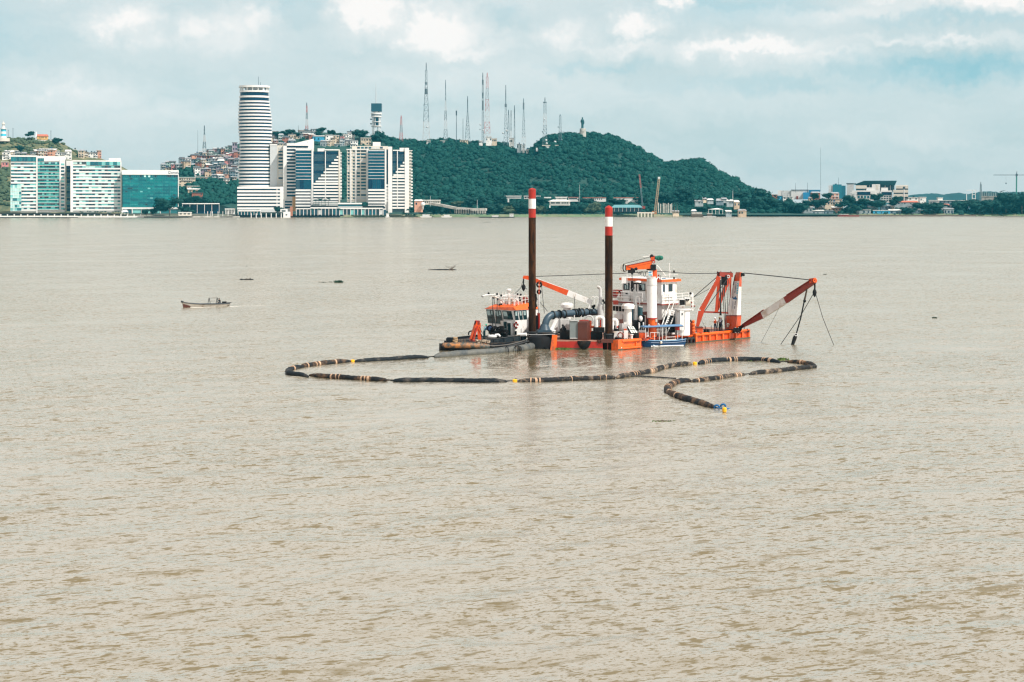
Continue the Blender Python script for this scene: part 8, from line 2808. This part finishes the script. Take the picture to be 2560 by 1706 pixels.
def pipe_section(pts, r_, mat, taper=(1, 1), bands=(), wr=.06, z=fpz, seed=0, pieces=4):
 rp = smooth_path([W(a, b, z) for a, b in pts], 7)
 r = random.Random(seed)
 # resample evenly so that the wrinkles are real
 L_ = [0]
 for a, b in zip(rp[:-1], rp[1:]):
  L_.append(L_[-1] + (b - a).length)
 n_ = max(10, int(L_[-1] / .22))
 xs = [L_[-1] * i / (n_ - 1) for i in range(n_)]
 q = []
 j = 0
 for x in xs:
  while j < len(L_) - 2 and L_[j + 1] < x:
   j += 1
  q.append(rp[j].lerp(rp[j + 1], min(1, (x - L_[j]) / max(1e-6, L_[j + 1] - L_[j]))))
 rad = []
 for i, x in enumerate(xs):
  s = x / L_[-1]
  e = 1.0
  if taper[0] and x < 1.3:
   e = .30 + .70 * sqrt(max(0, x / 1.3))
  if taper[1] and L_[-1] - x < 1.3:
   e = min(e, .30 + .70 * sqrt(max(0, (L_[-1] - x) / 1.3)))
  rad.append(r_ * e * (1 + r.uniform(-wr, wr) + .04 * sin(x * 2.1)))
 for i in range(len(q)):
  q[i] = q[i] + Vector((0, 0, r.uniform(-.02, .02) - r_ * .25 * (1 - rad[i] / r_)))
 o = mk('pipe_section', MB().tube(q, rad, 12), mat, pl, smooth=60)
 for s in bands:
  i = min(len(q) - 2, max(1, int(s * (len(q) - 1))))
  d_ = (q[i + 1] - q[i - 1]).normalized() * .07
  sk_ = Vector((r.uniform(-.05, .05), r.uniform(-.05, .05), 0))
  mk('lashing', MB().tube([q[i] - d_ + sk_, q[i] + d_ - sk_], rad[i] * 1.05 + .015, 12), tan, o, smooth=40)
 return o

RP = .275
pipe_section([(1368, 857), (1340, 864), (1318, 869), (1296, 873)], .46, hosew, (0, 0), (), .01, .25, 1)
pipe_section([(1297, 873), (1262, 877), (1215, 881), (1163, 884), (1120, 888), (1086, 891)], .42, hosew, (0, 1), (), .02, .16, 2)
for px_, y_ in ((1326, 865.5), (1330, 864.8), (1297, 872), (1291, 873.5), (1268, 875)):
 a = W(px_, y_, .28)
 mk('pipe_collar', MB().torus(a, (1, .35, .1), .43, .07, 18, 6), dkgrey, pl, smooth=50)
pipe_section([(1071, 893), (1030, 894), (980, 898), (930, 901), (887, 903)], RP, hosed, (1, 1), (), .05, fpz, 3)
pipe_section([(877, 903), (845, 905), (805, 909), (765, 915), (748, 919)], RP * 1.1, hose, (1, 1), (.24, .3, .55, .62, .8), .06, fpz, 4)
pipe_section([(758, 917), (738, 920), (722, 926), (720, 931), (730, 935), (752, 938), (771, 941)], RP * 1.05, hosed, (1, 1), (.22, .26), .08, fpz, 5)
pipe_section([(773, 938), (810, 941), (850, 943), (900, 947), (968, 950)], RP, hose, (1, 1), (.33, .37, .41, .72, .76, .8), .05, fpz, 6)
pipe_section([(982, 951), (1060, 951), (1140, 952), (1210, 953), (1268, 953)], RP, hosed, (1, 1), (), .04, fpz, 7)
pipe_section([(1294, 953), (1360, 951), (1420, 948), (1480, 946), (1540, 943)], RP, hoseg, (1, 1), (.13, .16, .19, .22, .55, .58, .61, .82, .85, .88, .91), .06, fpz, 8)
pipe_section([(1541, 943), (1575, 938), (1605, 933), (1632, 928), (1655, 920), (1690, 913), (1729, 909)], RP * 1.1, hoseg, (1, 1), (.18, .21, .24, .40, .43, .66, .80, .84), .07, fpz, 9)
pipe_section([(1746, 908), (1775, 903), (1820, 900), (1870, 899), (1915, 901), (1950, 905)], RP * 1.12, hosed, (1, 1), (.08, .11, .14, .19, .22, .44, .47, .51, .54, .80, .83, .87, .9), .06, fpz, 10)
pipe_section([(1968, 904), (1995, 906), (2018, 909), (2032, 913), (2040, 917)], RP, hose, (1, 1), (.3, .4), .08, fpz, 11)
pipe_section([(2040, 916), (2015, 919), (1985, 922), (1945, 927), (1905, 931), (1874, 935)], RP, hoseg, (1, 1), (), .05, fpz, 12)
pipe_section([(1862, 936), (1830, 940), (1795, 945), (1760, 950), (1727, 953)], RP, hoseg, (1, 1), (.12, .16, .2, .5, .53, .56, .84, .87, .9, .93), .06, fpz, 13)
pipe_section([(1727, 951), (1700, 954), (1678, 962), (1668, 973), (1676, 983), (1700, 992), (1730, 1001), (1760, 1011), (1785, 1018)], RP * 1.16, hose, (1, 1), (.2, .34, .5, .62), .09, fpz, 14)
for (a, b), (c, d_) in (((1071, 893), (1086, 891)), ((968, 950), (982, 951)), ((1268, 953), (1294, 953)), ((1950, 905), (1968, 904)), ((1862, 936), (1874, 935))):
 mk('link_chain', MB().tube([W(a - 3, b, .05), W((a + c) / 2, (b + d_) / 2, .0), W(c + 3, d_, .05)], .07, 6), black, pl)
mk('tie_rope', MB().tube(smooth_path([W(1565, 939, .12), W(1610, 941, .06), W(1690, 946.5, .1)], 5), .075, 6), rope_m, pl)
for px_, y_, l_ in ((881.5, 903.5, 'yellow marker float on the left arm of the pipeline loop'), (1287, 953, 'yellow marker float in the middle of the near pipeline run'), (1737, 909, 'yellow marker float on the right loop of the pipeline')):
 p = W(px_, y_, .1)
 t_ = thing('marker_float', l_, 'float', p, 0, 'yellow floats on the pipeline')
 mk('float', MB().lathe(p - Vector((0, 0, .18)), [(.13, 0), (.2, .06), (.2, .3), (.13, .36)], 12, 1.2, .9), yellow, t_, smooth=35)
 mk('eye', MB().torus(p + Vector((.1, 0, .20)), (0, 1, 0), .06, .02, 10, 5), black, t_)
t_ = thing('end_buoy', 'yellow buoy with blue hawser loops at the pipeline tail end', 'buoy', W(1811, 1025, 0))
p = W(1811, 1025, .16)
mk('buoy', MB().lathe(p - Vector((0, 0, .22)), [(.12, 0), (.19, .08), (.19, .36), (.10, .44)], 12), yellow, t_, smooth=35)
bh = M('blue_hawser', (.01, .10, .25), .8, var=.3, scale=6)
for px_, y_, r_ in ((1792, 1019, .22), (1808, 1016, .2)):
 mk('hawser_loop', MB().torus(W(px_, y_, .1), (.1, 1, .3), r_, .085, 16, 7), bh, t_, smooth=60)
mk('hawser', MB().tube(smooth_path([W(1783, 1018, .1), W(1798, 1021, .05), W(1812, 1022, .06), W(1826, 1022, .0)], 4), .08, 6), bh, t_, smooth=60)

# ================================================================== PEOPLE

def person(label, base, face, shirt, trousers, vest=None, helmet=None, lean=0.0, arms='down', sit=False, H=1.74, hair=None):
 """continuous skinned body; face: heading in radians (0 looks along +Y)"""
 k = H / 1.74
 z = lambda v: v * k
 J = {}
 hip = .92 if not sit else .45
 J['pelvis'] = (0, 0, hip)
 J['waist'] = (0, .01 + lean * .12, hip + .18)
 J['chest'] = (0, .02 + lean * .40, hip + .40)
 J['neck'] = (0, .03 + lean * .62, hip + .56)
 J['jaw'] = (0, .06 + lean * .70, hip + .63)
 J['head'] = (0, .05 + lean * .74, hip + .73)
 J['nose'] = (0, .155 + lean * .76, hip + .70)
 J['crown'] = (0, .04 + lean * .76, hip + .79)
 rad = dict(pelvis=.145, waist=.13, chest=.155, neck=.06, jaw=.072, head=.098, nose=.018, crown=.07)
 E = [('pelvis', 'waist'), ('waist', 'chest'), ('chest', 'neck'), ('neck', 'jaw'), ('jaw', 'head'), ('head', 'crown'), ('jaw', 'nose')]
 for s, sg_ in (('l', -1), ('r', 1)):
  J[s + 'sh'] = (sg_ * .19, .02 + lean * .52, hip + .49)
  if arms == 'down':
   J[s + 'el'] = (sg_ * .25, .0 + lean * .5, hip + .21)
   J[s + 'wr'] = (sg_ * .24, .10 + lean * .6, hip - .02)
   fd = (sg_ * .0, .03, -.09)
  elif arms == 'forward':
   J[s + 'el'] = (sg_ * .26, .08 + lean * .5, hip + .22)
   J[s + 'wr'] = (sg_ * .12, .32 + lean * .5, hip + .27)
   fd = (-sg_ * .03, .09, .02)
  else:
   J[s + 'el'] = (sg_ * .27, .18 + lean * .5, hip + .26)
   J[s + 'wr'] = (sg_ * .24, .42 + lean * .5, hip + .12)
   fd = (0, .08, -.04)
  w = J[s + 'wr']
  J[s + 'pa'] = tuple(w[i] + fd[i] * .9 for i in range(3))
  rad.update({s + 'sh': .075, s + 'el': .05, s + 'wr': .034, s + 'pa': .034})
  E += [('chest', s + 'sh'), (s + 'sh', s + 'el'), (s + 'el', s + 'wr'), (s + 'wr', s + 'pa')]
  for f_ in range(4):
   o_ = (f_ - 1.5) * .021
   ln_ = (.8, 1.0, .95, .72)[f_]
   m1 = tuple(J[s + 'pa'][i] + fd[i] * .55 * ln_ + (o_ if i == 0 else 0) for i in range(3))
   m2 = tuple(m1[i] + fd[i] * .42 * ln_ + (-.018 if i == 2 else 0) for i in range(3))
   J[s + 'f%da' % f_], J[s + 'f%db' % f_] = m1, m2
   rad.update({s + 'f%da' % f_: .0095, s + 'f%db' % f_: .008})
   E += [(s + 'pa', s + 'f%da' % f_), (s + 'f%da' % f_, s + 'f%db' % f_)]
  J[s + 'th'] = tuple(w[i] + fd[i] * .8 + (-sg_ * .05 if i == 0 else (.02 if i == 1 else 0)) for i in range(3))
  rad[s + 'th'] = .010
  E.append((s + 'wr', s + 'th'))
  if sit:
   J[s + 'kn'] = (sg_ * .13, .42, hip + .02)
   J[s + 'an'] = (sg_ * .13, .46, .09)
   J[s + 'to'] = (sg_ * .14, .62, .045)
  else:
   J[s + 'hp'] = (sg_ * .09, 0, hip - .06)
   J[s + 'kn'] = (sg_ * .11, .02, hip - .45)
   J[s + 'an'] = (sg_ * .12, -.02, .09)
   J[s + 'to'] = (sg_ * .14, .14, .045)
  if sit:
   J[s + 'hp'] = (sg_ * .09, .05, hip)
  rad.update({s + 'hp': .105, s + 'kn': .068, s + 'an': .048, s + 'to': .042})
  E += [('pelvis', s + 'hp'), (s + 'hp', s + 'kn'), (s + 'kn', s + 'an'), (s + 'an', s + 'to')]
 names = list(J)
 ix = {n_: i for i, n_ in enumerate(names)}
 t = thing('person', label, 'person', base, face)
 me = bpy.data.meshes.new('body_frame')
 me.from_pydata([tuple(c * k for c in J[n_]) for n_ in names], [(ix[a], ix[b]) for a, b in E], [])
 tmp = bpy.data.objects.new('body_tmp', me)
 COL.objects.link(tmp)
 tmp.modifiers.new('skin', 'SKIN')
 for i, n_ in enumerate(names):
  sv = me.skin_vertices[0].data[i]
  sv.radius = (rad[n_] * k, rad[n_] * k * (.8 if n_ in ('pelvis', 'waist', 'chest') else 1))
  sv.use_root = (n_ == 'pelvis')
 sub = tmp.modifiers.new('sub', 'SUBSURF')
 sub.levels = 1
 sub.render_levels = 1
 dg = bpy.context.evaluated_depsgraph_get()
 dg.update()
 bm_me = bpy.data.meshes.new_from_object(tmp.evaluated_get(dg))
 bpy.data.objects.remove(tmp)
 bm_me.name = 'body'
 bm_me.materials.clear()
 for m_ in (skin_m, shirt, trousers, black):
  bm_me.materials.append(m_)
 seg_ = [(Vector(J[a]) * k, Vector(J[b]) * k, a, b) for a, b in E]
 for f_ in bm_me.polygons:
  c = f_.center
  best, bi = 9, 0
  for p0, p1, a, b in seg_:
   d_ = p1 - p0
   tt = max(0, min(1, (c - p0).dot(d_) / max(d_.length_squared, 1e-9)))
   dist = (c - (p0 + d_ * tt)).length
   if dist < best:
    best, bi = dist, (a, b, tt)
  a, b, tt = bi
  if b[1:] in ('hp', 'kn', 'an') or (a == 'pelvis' and tt < .4):
   mi = 2
  elif b[1:] == 'to':
   mi = 3
  elif a in ('neck', 'jaw', 'head') or b[1:2] == 'f' or b[1:] in ('pa', 'th'):
   mi = 0
  elif a == 'chest' and b == 'neck' and tt > .75:
   mi = 0
  else:
   mi = 1
  f_.material_index = mi
  f_.use_smooth = True
 o = bpy.data.objects.new('body', bm_me)
 link(o, t)
 hd = Vector(J['head']) * k
 if helmet is not None:
  hm = MB().lathe(hd + Vector((0, .0, .0)), [(.135, .012), (.118, .03), (.115, .07), (.095, .115), (.05, .14), (.01, .148)], 14)
  mk('helmet', hm, helmet, t, local=True, smooth=50)
 else:
  hm = MB().lathe(hd + Vector((0, -.012, 0)), [(.10, -.01), (.104, .04), (.092, .08), (.05, .108), (.01, .115)], 12)
  mk('hair', hm, hair or black, t, local=True, smooth=60)
 if vest is not None:
  ch, wa = Vector(J['chest']) * k, Vector(J['waist']) * k
  v_ = MB().tube([wa - Vector((0, 0, .06)), wa.lerp(ch, .5), ch, ch + Vector((0, .01, .11))], [.158, .178, .188, .12], 16)
  vm = mk('vest', v_, vest, t, local=True, smooth=60)
 return t

cl = lambda n_, c: M(n_, c, .85, var=.15, scale=6)
def on_deck(px, v):
 p = uv(u_at(px, v), v)
 p.z = DK
 return p

whp = M('white_helmet', (.8, .8, .78), .35)
yhp = M('yellow_helmet', (.75, .62, .22), .35)
person('deckhand in orange vest and white helmet seen from behind on the bow deck', on_deck(1788, 1.75), 0.35, cl('white_shirt', (.62, .60, .60)), cl('navy_trousers', (.016, .024, .05)), orange2, whp, 0, 'forward', H=1.82)
person('crewman in yellow helmet and pale shirt behind the dark vested man', on_deck(1799.5, 2.2), 1.9, cl('pale_shirt', (.42, .42, .42)), cl('dark_trousers', (.03, .035, .045)), None, yhp, 0, 'forward', H=1.80)
person('crewman in dark vest and white helmet by the sponsor tower', on_deck(1803.5, 1.75), 1.3, cl('lilac_shirt', (.42, .44, .52)), cl('navy_trousers', (.016, .024, .05)), cl('dark_vest', (.014, .022, .034)), whp, 0, 'forward', H=1.84)
q = P(1210.5, 845, 200.4)
q.z = .76
person('crewman in pale blue shirt and green cap leaning on the tug deck', q, -.9, cl('pale_blue_shirt', (.22, .42, .46)), cl('teal_trousers', (.02, .08, .09)), None, M('green_cap', (.03, .36, .22), .8), .34, 'forward', H=1.85)
tri = thing('tripod', 'small survey tripod between the crewmen on the bow deck', 'tripod', on_deck(1793.8, 1.9))
b_ = on_deck(1793.8, 1.9)
for k_ in range(3):
 a_ = k_ * 2.1 + .4
 mk('leg', MB().tube([b_ + Vector((.28 * cos(a_), .28 * sin(a_), 0)), b_ + Vector((0, 0, 1.0))], .025, 5), black, tri)
mk('head', MB().box(b_ + Vector((0, 0, 1.08)), (.14, .14, .18)), black, tri)

# ================================================================== WOODEN CANOE
cn = thing('canoe', 'long narrow wooden motor canoe with bare hoop frame heading left', 'canoe', W(515, 768))
Ca, Cb = W(460, 769), W(573, 765)
ax_ = (Cb - Ca).normalized()
sd = Vector((-ax_.y, ax_.x, 0))
Ln = (Cb - Ca).length

def cp(s, w, z):
 return Ca + ax_ * (s * Ln) + sd * w + Vector((0, 0, z))

secs = [(-.055, .06, 1.08, .75), (-.03, .13, .98, .45), (.03, .28, .80, .12), (.12, .44, .68, -.1), (.35, .56, .50, -.2), (.7, .54, .42, -.2), (.92, .48, .44, -.15), (1.0, .44, .47, .05)]
vs, fs = [], []
for s, w, z1_, z0_ in secs:
 vs += [cp(s, -w, z1_), cp(s, -w * .75, z0_ + .15), cp(s, 0, z0_), cp(s, w * .75, z0_ + .15), cp(s, w, z1_)]
for i in range(len(secs) - 1):
 for k_ in range(4):
  fs.append((i * 5 + k_, i * 5 + k_ + 1, (i + 1) * 5 + k_ + 1, (i + 1) * 5 + k_))
fs += [tuple(range(5))[::-1], tuple(range((len(secs) - 1) * 5, len(secs) * 5))]
whull = M('canoe_side_paint', (.30, .27, .23), .7, dirt=(.13, .08, .05), dirt_amt=.35, dirt_scale=.9, var=.2)
hl = mk('hull', MB().add(vs, fs), whull, cn, smooth=40)
mk('gunwale', MB().tube([cp(s, -w - .01, z1_) for s, w, z1_, _ in secs], .065, 6), M('dark_gunwale', (.02, .03, .04), .6), hl)
mk('gunwale', MB().tube([cp(s, w + .01, z1_) for s, w, z1_, _ in secs], .085, 6), M('dark_gunwale', (.02, .03, .04), .6), hl)
mk('bow_block', MB().beam(cp(-.06, 0, 1.03), cp(-.02, 0, .93), .3, .3), black, hl)
mk('stem_skirt', MB().hexa([cp(-.01, -.1, -.1), cp(.16, -.42, -.1), cp(.16, .42, -.1), cp(-.01, .1, -.1)], [cp(-.03, -.2, .6), cp(.10, -.45, .3), cp(.10, .45, .3), cp(-.03, .2, .6)]), brown, hl)
dk = MB()
for (s, w, z1_, _), (s2, w2, z2_, _) in zip(secs[2:-1], secs[3:]):
 dk.hexa([cp(s, -w * .8, z1_ - .34), cp(s2, -w2 * .8, z2_ - .34), cp(s2, w2 * .8, z2_ - .34), cp(s, w * .8, z1_ - .34)], [cp(s, -w * .8, z1_ - .3), cp(s2, -w2 * .8, z2_ - .3), cp(s2, w2 * .8, z2_ - .3), cp(s, w * .8, z1_ - .3)])
mk('floor_boards', dk, wood_m, cn)
for s in (.52, .63, .69, .76):
 lo = .7
hoops = []
for s in (.55, .73):
 pts = [cp(s - .05 + .1 * i / 8, -.52 * cos(i * pi / 8), .44 + 1.0 * sin(i * pi / 8) ** .7) for i in range(9)]
 mk('hoop', MB().tube(smooth_path(pts, 2), .055, 5), black, cn)
mk('hoop_ridge', MB().tube([cp(.55, 0, 1.44), cp(.73, 0, 1.44)], .03, 5), dkgrey, cn)
mk('side_rail', MB().tube([cp(.54, -.45, .95), cp(.66, -.45, .95)], .025, 5), dkgrey, cn)
mk('motor', MB().box(cp(.89, 0, .6), (.7, .35, .36), atan2(ax_.y, ax_.x)), black, cn)
mk('motor_arm', MB().beam(cp(.9, 0, .52), cp(1.05, .0, .55), .1), black, cn)
q = cp(.80, 0, .14)
person('boatman in dark clothes sitting at the stern of the wooden canoe', q, atan2(-ax_.y, -ax_.x) - pi / 2 + .15, cl('black_shirt', (.015, .018, .022)), cl('dark_trousers', (.03, .035, .045)), None, None, .25, 'reach', True, 1.72)
# wake: low ridges of churned water
foam = M('wake_foam', (.52, .49, .43), .5, var=.2, scale=2)
wk = MB()
r = random.Random(5)
for (a, b), (c, d_), n_, w_ in (((478, 769.5), (560, 767.2), 40, .17), ((574, 767), (680, 762.5), 60, .13)):
 for i in range(n_):
  f_ = i / n_
  p = W(a + (c - a) * f_, b + (d_ - b) * f_, 0)
  s_ = w_ * (1 - .75 * f_) * r.uniform(.5, 1.3)
  wk.ball(p + Vector((r.uniform(-.4, .4), r.uniform(-.5, .5), .0)), s_, 8, 4, 3.2, 1.0, .25)
tag(mk('wake', wk, foam, None, smooth=60), kind='stuff', label='thin pale wake trailing right behind the canoe')

# ================================================================== DRIFTING THINGS

def weed(label, px, py, wpx, hpx, n_, mat=None, group='plant clumps drifting on the river', up=1.0, name='water_plant', cat='water plant', seed=0, parts=True):
 p = W(px, py)
 k = p.y / F
 r = random.Random(seed + int(px))
 t = thing(name, label, cat, p, 0, group)
 mb = MB()
 for i in range(n_):
  x = r.gauss(0, .24) * wpx * k
  y = r.uniform(-.5, .5) * min(1.6, wpx * k * .5)
  h_ = hpx * k * r.uniform(.35, 1.0) * up
  c = p + Vector((x, y, -.03))
  lean_ = Vector((r.uniform(-.5, .5), r.uniform(-.4, .4), 1)).normalized() * h_
  w_ = Vector((r.uniform(.05, .12), r.uniform(-.06, .06), 0)) * (1 + hpx * k * .5)
  m_ = c + lean_ * .55
  e_ = c + lean_ + Vector((r.uniform(-.2, .2) * h_, 0, -.12 * h_))
  mb.add([c - w_ * .6, c + w_ * .6, m_ + w_, e_, m_ - w_], [(0, 1, 2, 4), (4, 2, 3)])
 mk('leaves', mb, mat or fol_dark, t)
 mk('root_mat', MB().lathe(p, [(wpx * k * .42, -.1), (wpx * k * .48, .02), (wpx * k * .3, .06)], 12, 1, .4), wood_m, t)
 return t

weed('small green plant clump drifting beside the flat weed patches', 847, 707, 22, 9, 60, seed=1)
weed('low flat weed patch left of the drifting green clump', 807, 706.5, 16, 3, 26, seed=2)
weed('tiny weed speck between flat patch and green clump', 828, 706, 7, 3, 12, seed=3)
weed('yellow green weed mat drifting below the pipeline tail', 1658, 1054, 52, 4, 120, fol_weed, seed=4)
weed('small dark plant clump drifting right of the anchor boom tip', 2063, 687, 9, 4, 18, seed=5)
weed('dark plant clump drifting alone at far right', 2338, 796, 12, 5, 26, seed=6)
weed('green grass tuft caught on the right pipeline loop', 1957, 901, 24, 9, 60, fol_weed, seed=7)
weed('yellow weed line drifting inside the right pipeline loop', 1910, 904, 60, 2.5, 70, fol_weed, seed=8)
weed('grass washed against the red dredger stern', 1409, 874, 34, 8, 70, fol_weed, seed=9)
weed('faint weed patch drifting beyond the dredger', 1628, 601, 20, 2, 20, seed=10)
weed('small weed speck far out left of the spud poles', 617, 666, 5, 2, 8, seed=12)
weed('small weed speck far out right of the flat log', 1300, 676, 8, 2, 10, seed=13)
for px0, px1, py, l_, br in ((1070, 1142, 675, 'long dark log with an upright twig drifting left of the spud poles', True), (599, 634, 699.5, 'short thin log drifting above the canoe', False), (1205, 1226, 556, 'thin distant driftwood line before the far bank', False)):
 p, q = W(px0, py, .05), W(px1, py, .05)
 t_ = thing('drift_log', l_, 'log', p.lerp(q, .5))
 n_ = 8
 rr_ = random.Random(px0)
 pts = [p.lerp(q, i / n_) + Vector((0, rr_.uniform(-.3, .3), rr_.uniform(-.06, .08))) for i in range(n_ + 1)]
 mk('trunk', MB().tube(pts, [.10] + [rr_.uniform(.14, .22) for _ in range(n_ - 1)] + [.07], 8), black, t_, smooth=60)
 if br:
  mb = MB()
  b0_ = W(1128, 675, .1)
  for i in range(7):
   mb.tube([b0_ + Vector((rr_.uniform(-.8, .8), 0, 0)), b0_ + Vector((rr_.uniform(-1.3, 1.3), 0, rr_.uniform(.4, .9))), b0_ + Vector((rr_.uniform(-1.8, 1.8), 0, rr_.uniform(.7, 1.4)))], [.06, .045, .02], 5)
  mk('twig', mb, wood_m, t_)
